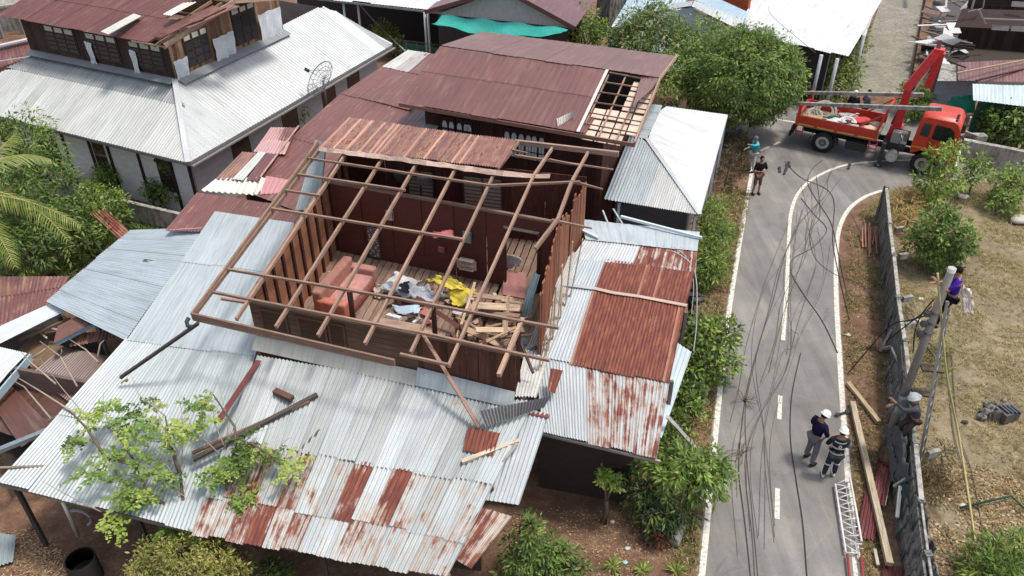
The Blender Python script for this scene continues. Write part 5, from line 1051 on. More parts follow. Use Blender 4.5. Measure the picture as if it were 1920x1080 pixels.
tp_('rear_bumper', lambda b: (b.box((-1.5, 1.05, .62), (.1, 2.1, .2)), b.box((-1.45, .3, .85), (.12, .4, .2), col=(.10, .02, .02))), 'rubber', col=DK)
# mechanical clutter between bed and cab: outrigger, tank, pump
tp_('outrigger', lambda b: (b.box((2.55, -.02, .62), (.16, .18, 1.0)), b.box((2.55, -.02, .14), (.10, .10, .24), col=(.45, .45, .45)), b.box((2.55, -.02, .02), (.32, .32, .03))), 'rubber', col=(.05, .05, .05))
tp_('outrigger', lambda b: (b.box((2.55, 2.12, .62), (.16, .18, 1.0)), b.box((2.55, 2.12, .14), (.10, .10, .24)), b.box((2.55, 2.12, .02), (.32, .32, .03))), 'rubber', col=(.05, .05, .05))
tp_('air_tank', lambda b: (b.disc((2.98, .06, .62), .24, 'Y', .5, 20, (.42, .42, .42)), b.disc((2.98, -.2, .62), .18, 'Y', .03, 20, (.5, .5, .5))), 'steel')
tp_('hydraulic_pump', lambda b: (b.box((2.9, .4, 1.35), (.35, .4, .5), col=(.28, .29, .3)), b.disc((3.15, .5, 1.5), .12, 'X', .3, 12, (.4, .4, .4)), b.box((3.25, .35, 1.05), (.25, .3, .2)), [b.tube([(2.8 + k * .1, .3, 1.5), (2.9 + k * .12, .2, 1.2), (3.0 + k * .08, .35, .8)], .02, 5, (.3, .3, .3)) for k in range(4)], b.box((3.05, .15, 1.72), (.3, .03, .03), col=(.5, .5, .5)), b.box((3.2, .15, 1.6), (.03, .03, .25), col=(.5, .5, .5))), 'steel', col=(.12, .12, .12))
# cab
prof = [(3.62, .95), (3.60, 1.35), (3.66, 2.30), (3.74, 2.50), (3.9, 2.55), (4.95, 2.55), (5.10, 2.48), (5.24, 2.25), (5.42, 1.62), (5.46, 1.1), (5.46, .72), (4.86, .72), (4.78, .98), (4.55, 1.12), (4.0, 1.12), (3.75, .95)]
def cabfn(b):
    n = len(prof); ins = lambda z: .0 if z < 1.6 else (z - 1.6) * .11
    Ls = [V((x, W0 + ins(z), z)) for x, z in prof]; Rs_ = [V((x, W1 - ins(z), z)) for x, z in prof]
    b.face(Ls[::-1]); b.face(Rs_)
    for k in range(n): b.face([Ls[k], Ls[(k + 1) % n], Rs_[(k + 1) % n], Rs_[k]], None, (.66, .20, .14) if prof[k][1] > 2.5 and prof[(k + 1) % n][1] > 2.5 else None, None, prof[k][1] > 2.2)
cab = tp_('cab', cabfn)
bm = bmesh.new(); bm.from_mesh(cab.data); bmesh.ops.remove_doubles(bm, verts=bm.verts, dist=1e-4); bmesh.ops.triangulate(bm, faces=[f for f in bm.faces if len(f.verts) > 4]); bmesh.ops.recalc_face_normals(bm, faces=bm.faces); bm.to_mesh(cab.data); bm.free()
sy_ = lambda z: (z - 1.6) * .11 - .012
def win(b, pts): b.face([(x, sy_(z) if z > 1.6 else -.012, z) for x, z in pts][::-1])
tp_('side_window', lambda b: win(b, [(4.28, 1.72), (5.16, 1.66), (5.05, 2.18), (4.86, 2.3), (4.32, 2.32)]), 'glass', col=(.012, .014, .016)); tp_('side_window', lambda b: win(b, [(3.8, 1.78), (4.14, 1.76), (4.16, 2.3), (3.84, 2.32)]), 'glass', col=(.03, .035, .035))
def wind(b): b.face([(5.27, .16, 2.2), (5.27, 1.94, 2.2), (5.42, 2.02, 1.68), (5.42, .08, 1.68)])
tp_('windscreen', wind, 'glass', col=(.012, .014, .018))
tp_('door', lambda b: (b.box((4.22, -.012, 1.45), (.012, .01, .6), col=(.05, .01, .01)), b.box((5.2, -.012, 1.35), (.012, .01, .6), col=(.05, .01, .01)), b.box((4.32, -.03, 1.5), (.14, .03, .04), col=(.05, .05, .05))), 'plain')
tp_('stripe', lambda b: (b.box((4.1, -.012, 1.24), (.95, .012, .03)), b.box((5.0, -.012, 1.3), (.5, .012, .03))), 'plain', col=YL)
for y in (.35, .65, .95): tp_('roof_lamp', lambda b: (b.disc((5.0, y, 2.58), .06, 'Z', .06, 10, (.04, .02, .02))), 'rubber')
tp_('mirror', lambda b: (b.tube([(5.3, -.0, 2.1), (5.45, -.18, 2.1), (5.45, -.2, 1.8)], .015, 5), b.box((5.45, -.2, 1.95), (.06, .16, .34))), 'rubber', col=DK); tp_('mirror', lambda b: (b.tube([(5.3, 2.1, 2.1), (5.45, 2.28, 2.1), (5.45, 2.3, 1.8)], .015, 5), b.box((5.45, 2.3, 1.95), (.06, .16, .34), col=(.4, .4, .4))), 'rubber', col=DK)
for y in (.3, 1.8): tp_('headlight', lambda b: b.box((5.47, y, .95), (.04, .3, .16)), 'glass', col=(.5, .5, .48))
tp_('front_bumper', lambda b: b.box((5.5, 1.05, .62), (.12, 2.12, .26)), 'plain', col=(.45, .45, .44))
# crane
CR = (.50, .02, .022)
tp_('crane_column', lambda b: (b.box((2.78, .95, 1.35), (.5, .6, .6)), b.beam((2.78, .95, 1.5), (2.8, .95, 3.3), .34, .34, up=(0, 1, 0), w2=.30), b.beam((2.55, .85, 1.7), (2.78, .9, 2.9), .11, .11, up=(0, 1, 0), col=(.10, .02, .02)), b.disc((2.85, .95, 3.45), .2, 'Y', .32, 14, (.08, .02, .02))), col=CR)
tp_('crane_boom', lambda b: (b.beam((2.72, .95, 3.3), (3.42, 1.05, 4.95), .36, .46, up=(0, 1, 0), w2=.34), b.beam((2.98, 1.0, 3.15), (3.35, 1.05, 4.3), .08, .08, up=(0, 1, 0), col=(.6, .6, .6)), b.box((3.5, 1.07, 5.0), (.4, .36, .3)), b.beam((3.45, 1.07, 5.05), (3.4, 1.3, 5.4), .16, .14, up=(0, 1, 0), col=(.10, .02, .02))), col=(.60, .035, .04))
tp_('crane_arm', lambda b: (b.beam((3.62, 1.1, 5.0), (3.5, 1.12, 3.5), .28, .34, up=(0, 1, 0), w2=.32), b.beam((3.68, 1.1, 4.8), (3.72, 1.1, 3.3), .13, .12, up=(0, 1, 0), col=(.05, .05, .05)), b.beam((3.3, 1.1, 3.95), (3.28, 1.1, 4.6), .06, .06, up=(0, 1, 0), col=(.55, .5, .3))), col=CR)
def TW(x, y, z): return V((TA.x + td.x * x - td.y * y, TA.y + td.y * x + td.x * y, z))
pc = (.30, .26, .20)
for (a_, c_, lab) in ((TW(-2.25, .12, 1.92), TW(4.33, .12, 3.02), 'near concrete utility pole lying over the truck bed and cab'), (TW(-1.75, 1.8, 1.95), TW(3.4, 1.8, 2.88), 'far shorter concrete utility pole lying over the truck bed')):
    q_ = MB(col=pc); q_.beam(a_, c_, .12, .13, w2=.15); q_.beam(lerp(a_, c_, .02) + V((0, 0, .067)), lerp(a_, c_, .98) + V((0, 0, .067)), .06, .01, col=(.38, .33, .26)); tag(q_.build('utility_pole', 'cconc', None, a_), lab, 'pole')
# load in the bed
rl = random.Random(31)
def coil(c, R_, r, turns, tilt, col, lab, sq=.9):
    q_ = MB(col=col)
    for k in range(turns):
        rr_ = R_ - k * r * 1.6; pts = [c + Matrix.Rotation(tilt, 3, 'X') @ V((rr_ * math.cos(t), rr_ * sq * math.sin(t), rl.uniform(-.01, .01) + (k % 2) * r)) for t in [i * math.pi / 14 for i in range(29)]]; q_.tube(pts, r, 6, cap=False)
    tag(q_.build('cable_coil', 'rubber', None, c), lab, 'coil')
coil(TW(-.35, 1.0, 1.62), .52, .045, 4, R(50), (.30, .26, .21), 'large brown-grey hose coil standing at the rear of the truck bed'); coil(TW(-.72, .6, 1.5), .36, .04, 3, R(40), (.36, .31, .26), 'smaller beige hose coil at the rear corner of the truck bed'); coil(TW(.75, .8, 1.42), .34, .05, 3, R(15), (.55, .53, .50), 'white cable coil in the middle of the truck bed')
q_ = MB(col=(.34, .24, .13)); c_ = TW(-.7, .4, 1.35)
q_.box(c_, (.8, .3, .32), trz)
for k in range(3): 
    for j in range(2): q_.box(c_ + Matrix.Rotation(trz, 3, 'Z') @ V((-.25 + k * .25, -.16, -.06 + j * .14)), (.14, .02, .08), trz, col=(.04, .03, .02))
tag(q_.build('crate', 'plain', None, c_), 'tan slotted crate at the rear of the truck bed', 'crate')
def lump(name, c, sz, col, lab, cat, m='cloth', seed=0, n=3):
    bm = bmesh.new(); bmesh.ops.create_icosphere(bm, subdivisions=n, radius=1); q_ = MB(col=col)
    for v_ in bm.verts:
        k = 1 + .35 * noise.noise(v_.co * 1.6 + V((seed * 3.3, 0, 0))) + .12 * noise.noise(v_.co * 5 + V((seed, 0, 0))); v_.co = V((v_.co.x * sz[0] * k, v_.co.y * sz[1] * k, v_.co.z * sz[2] * k))
    for f in bm.faces: q_.face([V(c) + v_.co for v_ in f.verts], None, None, None, True)
    bm.free(); return tag(q_.build(name, m, None, c), lab, cat)
lump('sack', TW(.25, .6, 1.35), (.4, .28, .16), (.55, .55, .54), 'white sack beside the crate in the truck bed', 'sack', seed=1); lump('sack', TW(1.0, .45, 1.32), (.42, .22, .12), (.46, .40, .34), 'beige folded canvas at the near side of the truck bed', 'canvas', seed=2)
lump('sack', TW(1.75, .55, 1.36), (.28, .34, .16), (.62, .42, .33), 'pale orange bundle at the front of the truck bed', 'bundle', seed=3); lump('sack', TW(1.45, .35, 1.3), (.34, .2, .13), (.55, .06, .05), 'red cloth bundle near the front of the truck bed', 'bundle', seed=4)
lump('sack', TW(.1, 1.0, 1.36), (.3, .2, .14), (.03, .08, .06), 'dark green bundle among the cables in the truck bed', 'bundle', seed=5); lump('sack', TW(1.2, 1.4, 1.36), (.5, .3, .14), (.50, .07, .07), 'far red tarpaulin roll in the truck bed', 'roll', seed=6); lump('sack', TW(.5, 1.6, 1.34), (.5, .24, .12), (.45, .40, .38), 'greyish roll at the far side of the truck bed', 'roll', seed=7)
for k in range(10):
    a_ = TW(rl.uniform(-.6, 1.3), rl.uniform(.2, 1.8), 1.42); c_ = a_ + V((rl.uniform(-.5, .8), rl.uniform(-.5, .3), rl.uniform(0, .15))); q_ = MB(col=rl.choice([(.5, .48, .46), (.05, .05, .05), (.45, .07, .06), (.4, .36, .3)])); q_.tube([a_, lerp(a_, c_, .5) + V((0, 0, .06)), c_], .03, 6)
    tag(q_.build('rod', 'plain', None, a_), 'loose rod or tool lying on the load in the truck bed', 'tool', 'loose rods in the truck bed')

# ================================================================== CONCRETE BOUNDARY FENCE, RIGHT OF THE ROAD
fence = thing('concrete_fence', 'mouldy grey precast concrete fence between road verge and dry field', 'fence', at(1700, 690, 0))
FH = 1.35; fp = [at(1662, 352, FH), at(1668, 420, FH), at(1676, 480, FH), at(1684, 560, FH), at(1697, 640, FH), at(1706, 730, FH), at(1716, 830, FH), at(1727, 940, FH), at(1740, 1040, FH), at(1758, 1160, FH)]
fp += [at(1775, 1280, FH)]
b = MB(); c2 = MB(); 
for k in range(len(fp) - 1):
    a_, c_ = fp[k], fp[k + 1]; tilt = .0 if k < 4 else (-.12 if k % 2 else -.2)
    o_ = V((tilt, 0, 0))
    for r in range(3): z0 = .02 + r * .42; b.beam(up(a_, z0 + .2) + o_ * (1 - r * .3), up(c_, z0 + .2) + o_ * (1 - r * .3), .06, .405)
    q_ = MB(); q_.beam(up(a_, 0), up(a_ , FH + .06), .16, .16, up=(0, 1, 0), col=(.3, .3, .3)); q_.build('post', 'conc', fence)
    if k < 7: c2.beam(a_ + V((0, 0, .0)), c_ + V((0, 0, .03 * (-1) ** k)), .11, .07)
    else: c2.beam(a_, c_, .05, .05)
b.build('wall_panels', 'conc', fence); c2.build('coping', 'cconc', fence)
for (x, y) in ((1676, 430), (1683, 480), (1690, 560), (1694, 610), (1735, 850)):
    p = at(x, y, .9); q_ = MB(col=(.4, .4, .4)); q_.box(p + V((.2, 0, 0)), (.35, .12, .2), R(15)); q_.build('support_bracket', 'cconc', fence)
# dark torn roofing and tarpaulin leaning on the fence
rs = random.Random(8)
lean = [((1660, 800, .9), (1690, 795, 1.3), (1712, 900, 1.2), (1668, 905, .3), (.10, .10, .10), 'dark torn sheet draped over the fence below the pole'), ((1680, 880, .7), (1722, 880, 1.3), (1742, 990, 1.3), (1690, 985, .4), (.05, .07, .07), 'dark torn tarpaulin with grey streaks leaning on the fence'),
        ((1700, 985, .6), (1740, 970, 1.35), (1765, 1100, 1.35), (1712, 1110, .4), (.10, .14, .14), 'grey-green tattered tarpaulin at the near end of the fence')]
for k, (a_, b_, c_, d_, col, lab) in enumerate(lean): cloth('tarpaulin', (a_, b_, c_, d_), col, lab, 'tarpaulin', 40 + k, .16, 'conc' if k == 2 else 'cloth')
for (a_, b_, c_, d_, col, lab, am) in (((1650, 862, .15), (1674, 868, .22), (1660, 950, .12), (1634, 945, .08), (.18, .052, .05), 'upper dark red ribbed sheet on the verge under the long post', .03), ((1622, 925, .1), (1655, 925, .16), (1640, 1012, .1), (1605, 1010, .05), (.16, .045, .045), 'lower maroon ribbed sheet on the verge beside the white truss', .03),
                                       ((1680, 945, .2), (1694, 950, .3), (1708, 1040, .2), (1690, 1040, .1), (.15, .05, .06), 'narrow purple-red sheet on the verge near the fence', .02), ((1694, 1010, .15), (1712, 1015, .2), (1725, 1130, .15), (1690, 1130, .1), (.14, .04, .03), 'dark red sheet at the bottom edge near the fence', .02), ((1652, 1058, .1), (1690, 1062, .12), (1700, 1120, .1), (1660, 1120, .05), (.13, .035, .03), 'small reddish brown sheet at the bottom edge of the verge', .02)):
    b = MB(); b.sheet(at(*a_), at(*b_), at(*c_), at(*d_), .09, am, col, .12, warp=.03, bend=.06); tag(b.build('corrugated_sheet', 'roof', None, at(*a_)), lab, 'roofing sheet')
b = MB(); P0 = [at(1655, 862, .24), at(1674, 869, .26), at(1660, 948, .16)]; b.tube(P0, .015, 5, (.5, .45, .4)); tag(b.build('sheet_rim', 'plain', None, P0[0]), 'pale wire along the edge of the upper dark red sheet', 'wire')
# posts and timbers on the verge
for (a_, c_, w_, col, lab) in (((1598, 755, .12), (1668, 1058, .28), .15, (.44, .36, .26), 'long pale square post lying along the verge over the red sheets'), ((1590, 718, .08), (1648, 792, .1), .13, (.44, .34, .21), 'shorter tan timber lying on the verge above the long post'), ((1672, 650, .3), (1650, 655, .1), .1, (.30, .29, .27), 'short grey stake beside the fence'),
                               ((1672, 618, .6), (1650, 658, .1), .07, (.34, .33, .31), 'grey stick propped on the fence by the pole'), ((1672, 652, .8), (1695, 706, .9), .05, (.52, .51, .48), 'white stick leaning across the fence'), ((1720, 600, .1), (1726, 604, .1), .1, (.5, .48, .44), 'white litter piece by the fence'),
                               ((1676, 912, .5), (1700, 896, .9), .07, (.42, .40, .38), 'grey broken lath on the dark sheets'), ((1682, 970, .5), (1688, 912, .7), .08, (.60, .60, .58), 'white torn strip upright on the dark sheets'), ((1640, 1030, .1), (1646, 1060, .1), .07, (.5, .45, .36), 'pale short lath near the bottom edge of the verge')):
    b = MB(col=col); b.beam(at(*a_), at(*c_), w_, w_ * .8); tag(b.build('timber', 'wood', None, at(*a_)), lab, 'timber')
for k in range(9):
    x = 1622 + k * 3.2 + rs.uniform(-2, 2); b = MB(col=jit((.30, .14, .10), .3, rs)); b.beam(at(x + rs.uniform(-6, 6), 424 + rs.uniform(-8, 8), .25), at(x + rs.uniform(-4, 6), 474 + rs.uniform(-16, 8), .08), .045, .04); tag(b.build('stake', 'wood', None, at(x, 450)), 'thin reddish stick in the bundle leaning by the far fence', 'stick', 'bundle of reddish sticks by the fence')
b = MB(col=(.12, .06, .045)); b.sheet(at(1632, 628, .5), at(1655, 634, .4), at(1652, 660, .1), at(1640, 655, .1), .2, .03, (.13, .065, .05), .3, warp=.1); tag(b.build('scrap_sheet', 'roof', None, at(1645, 645)), 'dark brown scrap crumpled at the fence foot', 'scrap')
# white lattice truss
tr = thing('lattice_truss', 'white painted lattice truss lying along the right road edge', 'truss', at(1590, 980, 0)); WT = (.66, .65, .62)
q4 = [(1566, 908), (1586, 1036), (1587, 905), (1612, 1046)]
A_, B_, C_, D_ = [at(x, y, .12) for x, y in q4]
b = MB(col=WT); b.tube([A_, B_], .028, 6); b.build('chord', 'plain', tr); b = MB(col=WT); b.tube([C_, D_], .03, 6); b.build('chord', 'plain', tr)
b = MB(col=WT); b.tube([C_ + V((.05, 0, .18)), lerp(C_, D_, .86) + V((.05, 0, .18))], .03, 6); b.build('chord', 'plain', tr)
b = MB(col=(.32, .045, .05)); b.tube([lerp(C_, D_, .96) + V((.02, -.05, .02)), at(1622, 1120, .1)], .03, 6); b.tube([B_ + V((.02, -.05, 0)), at(1598, 1130, .1)], .03, 6); b.build('chord', 'plain', tr)
b = MB(col=WT)
for k in range(9):
    t0, t1, t2 = k / 9, (k + .5) / 9, (k + 1) / 9; b.tube([lerp(A_, B_, t0), lerp(C_, D_, t1)], .014, 5); b.tube([lerp(C_, D_, t1), lerp(A_, B_, t2)], .014, 5); b.tube([lerp(C_, D_, t0), lerp(C_, D_, t1) + V((.05, 0, .18))], .014, 5); b.tube([lerp(A_, B_, t0), lerp(C_, D_, t0) + V((.05, 0, .18))], .012, 5)
b.build('lacing', 'plain', tr)
# ================================================================== UTILITY POLE, LADDER, WIRES
pb_ = at(1654, 850, 0); PH = zat(pb_.x, pb_.y, 506)
pole = thing('utility_pole', 'standing grey concrete utility pole rising from the fence with workers on it', 'pole', (pb_.x, pb_.y, 0))
b = MB(col=(.24, .22, .20)); b.tube([(pb_.x, pb_.y, 0), (pb_.x, pb_.y, PH)], .115, 12, r2=.085, col=(.19, .17, .15)); b.build('shaft', 'plain', pole)
b = MB(col=(.5, .5, .48)); b.disc((pb_.x, pb_.y, PH), .09, 'Z', .1, 12, (.36, .36, .34)); b.build('cap', 'plain', pole)
for z in (PH - 1.2, PH - 1.5, PH - 1.8): 
    b = MB(col=(.10, .09, .08)); b.disc((pb_.x, pb_.y, z), .115, 'Z', .05, 12, (.12, .11, .1)); b.box((pb_.x - .22, pb_.y - .06, z), (.12, .12, .12)); b.build('insulator', 'rubber', pole)
b = MB(col=(.26, .30, .31)); b.box((pb_.x - .05, pb_.y - .2, 1.95), (.3, .12, .5), col=(.28, .34, .35)); b.build('clamp', 'steel', pole)
lad = thing('ladder', 'metal ladder leaning against the utility pole under the man in purple', 'ladder', (pb_.x + .9, pb_.y - .1, 0))
la0, la1 = V((pb_.x + .75, pb_.y - .55, .1)), V((pb_.x + .12, pb_.y - .10, PH - .7)); ld = V((.6, .8, 0)).normalized() * .19
for s in (-1, 1): b = MB(col=(.40, .40, .38)); b.beam(la0 + ld * s, la1 + ld * s, .05, .06); b.build('rail', 'steel', lad)
for k in range(14): 
    p = lerp(la0, la1, (k + .5) / 14); b = MB(col=(.36, .36, .35)); b.tube([p - ld, p + ld], .02, 6); b.build('rung', 'steel', lad)
for z, lab in ((3.15, 'upper brown step board strapped to the pole beside the ladder'), (2.35, 'lower brown step board strapped to the pole beside the ladder')):
    b = MB(col=(.10, .075, .055)); b.box((pb_.x + .32, pb_.y - .16, z), (.5, .28, .05), R(-10)); tag(b.build('step_board', 'wood', None, (pb_.x + .3, pb_.y, z)), lab, 'board')
def wire(pts, r, col, lab, grp, name='cable', n=8, sag=0, cat='cable'):
    P_ = [at(*p) for p in pts]; out = []
    for k in range(len(P_) - 1):
        p0, p1, p2, p3 = P_[max(k - 1, 0)], P_[k], P_[k + 1], P_[min(k + 2, len(P_) - 1)]
        for i in range(n): t = i / n; out.append(.5 * ((2 * p1) + (p2 - p0) * t + (2 * p0 - 5 * p1 + 4 * p2 - p3) * t * t + (3 * p1 - p0 - 3 * p2 + p3) * t ** 3) - V((0, 0, sag * 4 * t * (1 - t))))
    out.append(P_[-1]); b = MB(col=col); b.tube(out, r, 5); return tag(b.build(name, 'rubber', None, out[0]), lab, cat, grp)
BK = (.03, .03, .032); G1 = 'fallen cables strewn on the road'; rc = random.Random(77)
base = [[(1478, 288), (1462, 300), (1440, 280)], ]
# loose arcs in the upper road
arcs = [[(1572, 290), (1555, 330), (1553, 362), (1530, 385), (1516, 420), (1510, 470)], [(1540, 300), (1520, 320), (1516, 345), (1528, 372), (1560, 420), (1575, 480), (1590, 560)],
        [(1500, 368), (1525, 400), (1545, 425), (1548, 440), (1520, 465), (1490, 485), (1482, 510), (1510, 550), (1545, 600), (1568, 660)], [(1530, 330), (1540, 400), (1522, 430), (1530, 480), (1560, 510), (1620, 540), (1660, 600)],
        [(1455, 296), (1490, 315), (1520, 350), (1518, 390), (1540, 470), (1555, 540), (1565, 600)], [(1570, 300), (1545, 355), (1525, 420), (1500, 500), (1470, 590), (1440, 700)], [(1580, 330), (1535, 400), (1510, 480), (1470, 560), (1452, 640), (1428, 720)],
        [(1505, 390), (1488, 440), (1462, 500), (1440, 580), (1415, 680), (1400, 760), (1402, 850), (1412, 950), (1424, 1090)], [(1522, 455), (1480, 520), (1455, 600), (1430, 690), (1418, 760), (1420, 840), (1428, 960), (1432, 1090)], [(1600, 470), (1560, 480), (1520, 500), (1500, 540), (1470, 620), (1445, 700), (1425, 800), (1422, 900), (1428, 1090)],
        [(1548, 370), (1500, 420), (1472, 480), (1450, 560), (1425, 640), (1402, 720), (1392, 800), (1388, 880), (1398, 980), (1410, 1090)], [(1510, 300), (1560, 340), (1540, 420), (1500, 560), (1472, 660), (1450, 760), (1434, 830), (1436, 930), (1440, 1090)],
        [(1490, 430), (1478, 520), (1452, 610), (1436, 700), (1408, 780), (1396, 860), (1400, 930), (1416, 1090)], [(1500, 660), (1485, 740), (1483, 820), (1494, 900), (1505, 980), (1515, 1090)], [(1530, 500), (1500, 600), (1470, 700), (1430, 770), (1404, 840), (1398, 900), (1408, 1000), (1418, 1090)],
        [(1480, 410), (1440, 520), (1404, 640), (1386, 720), (1372, 790)], [(1605, 480), (1640, 455), (1662, 400)], [(1470, 300), (1500, 330), (1560, 365), (1565, 460), (1590, 600)], [(1596, 400), (1640, 500), (1652, 620), (1660, 660)]]
arcs = arcs[:4] + arcs[5:8] + arcs[10:11] + arcs[13:]
for k, p in enumerate(arcs): wire([(x + rc.uniform(-3, 3), y + rc.uniform(-3, 3), .03) for x, y in p], rc.choice([.007, .009, .013]), jit(rc.choice([(.07, .066, .062), (.13, .12, .11), (.10, .09, .08)]), .2, rc), 'loose black cable lying in long curves on the asphalt', G1)
for k in range(9):
    x0, x1, x2 = rc.uniform(1470, 1560), rc.uniform(1400, 1500), rc.uniform(1385, 1450); y0 = rc.uniform(300, 480)
    wire([(x0, y0, .02), (x0 + rc.uniform(-40, 25), y0 + 90, .02), (lerp((x0, 0, 0), (x1, 0, 0), .6)[0] + rc.uniform(-15, 15), y0 + 190, .02), (x1, 640 + rc.uniform(0, 60), .02), (x2 + rc.uniform(-10, 10), 820, .02), (x2 + rc.uniform(-5, 18), rc.uniform(920, 1090), .02)], .0055, jit((.15, .14, .13), .3, rc), 'thin grey strand among the fallen cables on the asphalt', G1)
for k, (x, y) in enumerate(((1395, 750), (1392, 850))):
    q_ = MB(col=(.16, .12, .09))
    for j in range(7): a0 = rc.uniform(0, 6.28); p = at(x, y, .04); q_.tube([p, p + V((math.cos(a0) * .2, math.sin(a0) * .2, .1)), p + V((math.cos(a0) * .42, math.sin(a0) * .42, .03))], .012, 4)
    tag(q_.build('wire_tangle', 'rubber', None, at(x, y)), ['upper small tangle of wires on the cable bundle', 'lower brownish tangle of wires near the helmeted men'][k], 'tangle')
for k, p in enumerate(([(1747, 575, 4.2), (1700, 610, 2.6), (1662, 640, 1.6)], [(1742, 590, 4.1), (1708, 600, 3.0), (1665, 615, 2.0), (1590, 700, .3)], [(1752, 560, 4.4), (1728, 590, 3.6), (1716, 620, 2.8), (1712, 660, 1.8)])): wire(p, .018, BK, 'black service wire hanging from the pole toward the fence', 'wires hanging left of the pole', 'hanging_wire')
wire([(1758, 512, 5.8), (1775, 700, 3.4), (1800, 830, 1.6), (1840, 1090, .3)], .028, (.40, .34, .16), 'long yellowish guy rope from the pole top to the bottom right', None, 'rope', cat='rope')
for k, (x0, x1) in enumerate(((1775, 1790), (1784, 1806))): wire([(x0, 650, .05), (x0 + 12, 800, .05), (x1 + 20, 900, .05), (x1 + 50, 1090, .05)], .014, (.14, .11, .08), ['thin dark line on the field, left of the guy rope', 'thin dark line on the field, closer to the guy rope'][k], None, 'line', cat='line')
wire([(1800, 952, .15), (1896, 930, .2), (1930, 962, .2)], .03, (.02, .07, .045), 'dark green pipe frame on the litter at the right', None, 'bent_pipe', n=1, cat='pipe'); wire([(1850, 1025, .1), (1890, 1018, .1), (1940, 1000, .1)], .015, (.05, .05, .03), 'thin dark rod near the lower right bushes', None, 'rod', n=2, cat='rod')
wire([(1228, 462, 3.45), (1275, 478, 3.5), (1303, 512, 3.3), (1306, 600, 2.2), (1300, 660, 1.5)], .02, (.42, .42, .42), 'pale grey cable curling over the right lean-to corner', None, 'cable'); wire([(1240, 455, 3.45), (1285, 480, 3.5), (1300, 530, 3.1), (1296, 590, 2.4)], .015, (.36, .36, .36), 'thinner pale cable inside the curl at the right lean-to corner', None, 'cable')
wire([(1440, 12, 3.9), (1452, 34, 3.6), (1530, 100, 3.1)], .012, (.12, .12, .12), 'thin service wire across the big white roof', None, 'wire', cat='wire'); wire([(663, -5, 3.4), (706, 44, 1.6), (760, 96, 1)], .04, (.35, .36, .37), 'slanting pale cable beside the dark open shed', None, 'stay_cable')
# crossarm hardware lying on the road
for k, (x, y) in enumerate(((1462, 318), (1472, 322), (1475, 312), (1480, 308), (1592, 312), (1579, 775))):
    q_ = MB(col=(.05, .045, .045)); p = at(x, y, .06); a0 = rc.uniform(0, 3); e = V((math.cos(a0), math.sin(a0), 0)) * .18; q_.tube([p - e, p + e], .035, 6); q_.disc(p - e, .06, 'Z', .09, 8, (.06, .05, .05)); q_.disc(p + e, .07, 'Z', .08, 8, (.05, .05, .05))
    tag(q_.build('insulator', 'rubber', None, p), 'dark broken insulator fitting dropped on the road' if k != 5 else 'black fitting on the road edge beside the helmeted men', 'insulator', 'broken insulators on the road' if k < 5 else None)
# litter pieces of the field and yard
for k, (x, y, s, col, lab) in enumerate(((1828, 150 + 10, .1, (.5, .5, .5), None), (1806, 369, .22, (.62, .60, .56), 'white litter bag near the upper field bushes'), (1912, 412, .4, (.42, .38, .33), 'pale flat stone at the right field edge'), (1590, 628, .1, (.58, .54, .5), 'white paper scrap on the dirt verge'), (1725, 560, .12, (.5, .47, .4), 'cream scrap beside the fence coping'), (1805, 948, .1, (.55, .5, .42), 'pale dry leaf heap piece in the litter'), (1176, 1028, .07, (.50, .55, .53), 'whitish plastic scrap in the yard'), (1172, 1054, .07, (.35, .50, .50), 'pale teal plastic scrap in the yard'), (1148, 978, .07, (.5, .45, .40), 'small pale scrap at the bush foot'), (1305, 560, .3, (.04, .04, .04), 'black bundle by the right lean-to corner'), (870, 1030, .22, (.45, .43, .40), 'pale cloth piece under the hanging sheet'))):
    if lab: lump('litter', at(x, y, s * .3), (s, s * .8, s * .4), col, lab, 'litter', 'plain', k + 50, 2)
# rubble heap with engine block
rb_ = random.Random(19)
for k in range(26):
    x, y = rb_.gauss(1868, 22), rb_.gauss(772, 9); s = rb_.uniform(.06, .2); lump('rubble_stone', at(x, y, s * .5), (s, s * .8, s * .6), jit((.26, .24, .23), .4, rb_), 'grey stone in the rubble heap on the dry field', 'stone', 'conc', k, 1)['group'] = 'stones of the grey rubble heap'
q_ = MB(col=(.14, .14, .15)); c_ = at(1888, 775, .2); q_.box(c_, (.55, .4, .3), R(20)); q_.disc(c_ + V((-.3, -.1, .02)), .17, 'Y', .1, 14, (.20, .2, .2)); 
for j in range(4): q_.box(c_ + V((-.15 + j * .11, -.02, .17)), (.06, .34, .06), R(20), col=(.09, .09, .1))
tag(q_.build('engine_block', 'steel', None, c_), 'dark grey engine-like block on the rubble heap', 'machine part')
# steel drum, posts, yard
drum = MB(col=(.03, .022, .02)); c_ = at(158, 1066, .35); drum.disc(c_, .33, 'Z', .7, 24, (.014, .012, .012), r_in=.30); drum.disc(c_ - V((0, 0, .1)), .31, 'Z', .05, 24, (.012, .01, .01)); tag(drum.build('water_jar', 'rubber', None, c_), 'dark round open drum in the shaded yard at the lower left', 'drum')
hose = MB(col=(.30, .27, .30)); c_ = at(148, 972, .6); hose.tube([c_ + V((.28 * math.cos(t), 0, .28 * math.sin(t))) for t in [R(-60 + k * 18) for k in range(12)]], .035, 6); tag(hose.build('hose', 'plain', None, c_), 'curved pinkish grey hose under the left lean-to eave', 'hose')
cyl = MB(col=(.34, .34, .25)); a_, c_ = at(1262, 1020, .12), at(1278, 985, .3); cyl.tube([a_, lerp(a_, c_, .5), c_], .15, 12, r2=.11); tag(cyl.build('stone_cylinder', 'cconc', None, a_), 'mossy pale concrete stump at the foot of the roadside bush', 'stump')
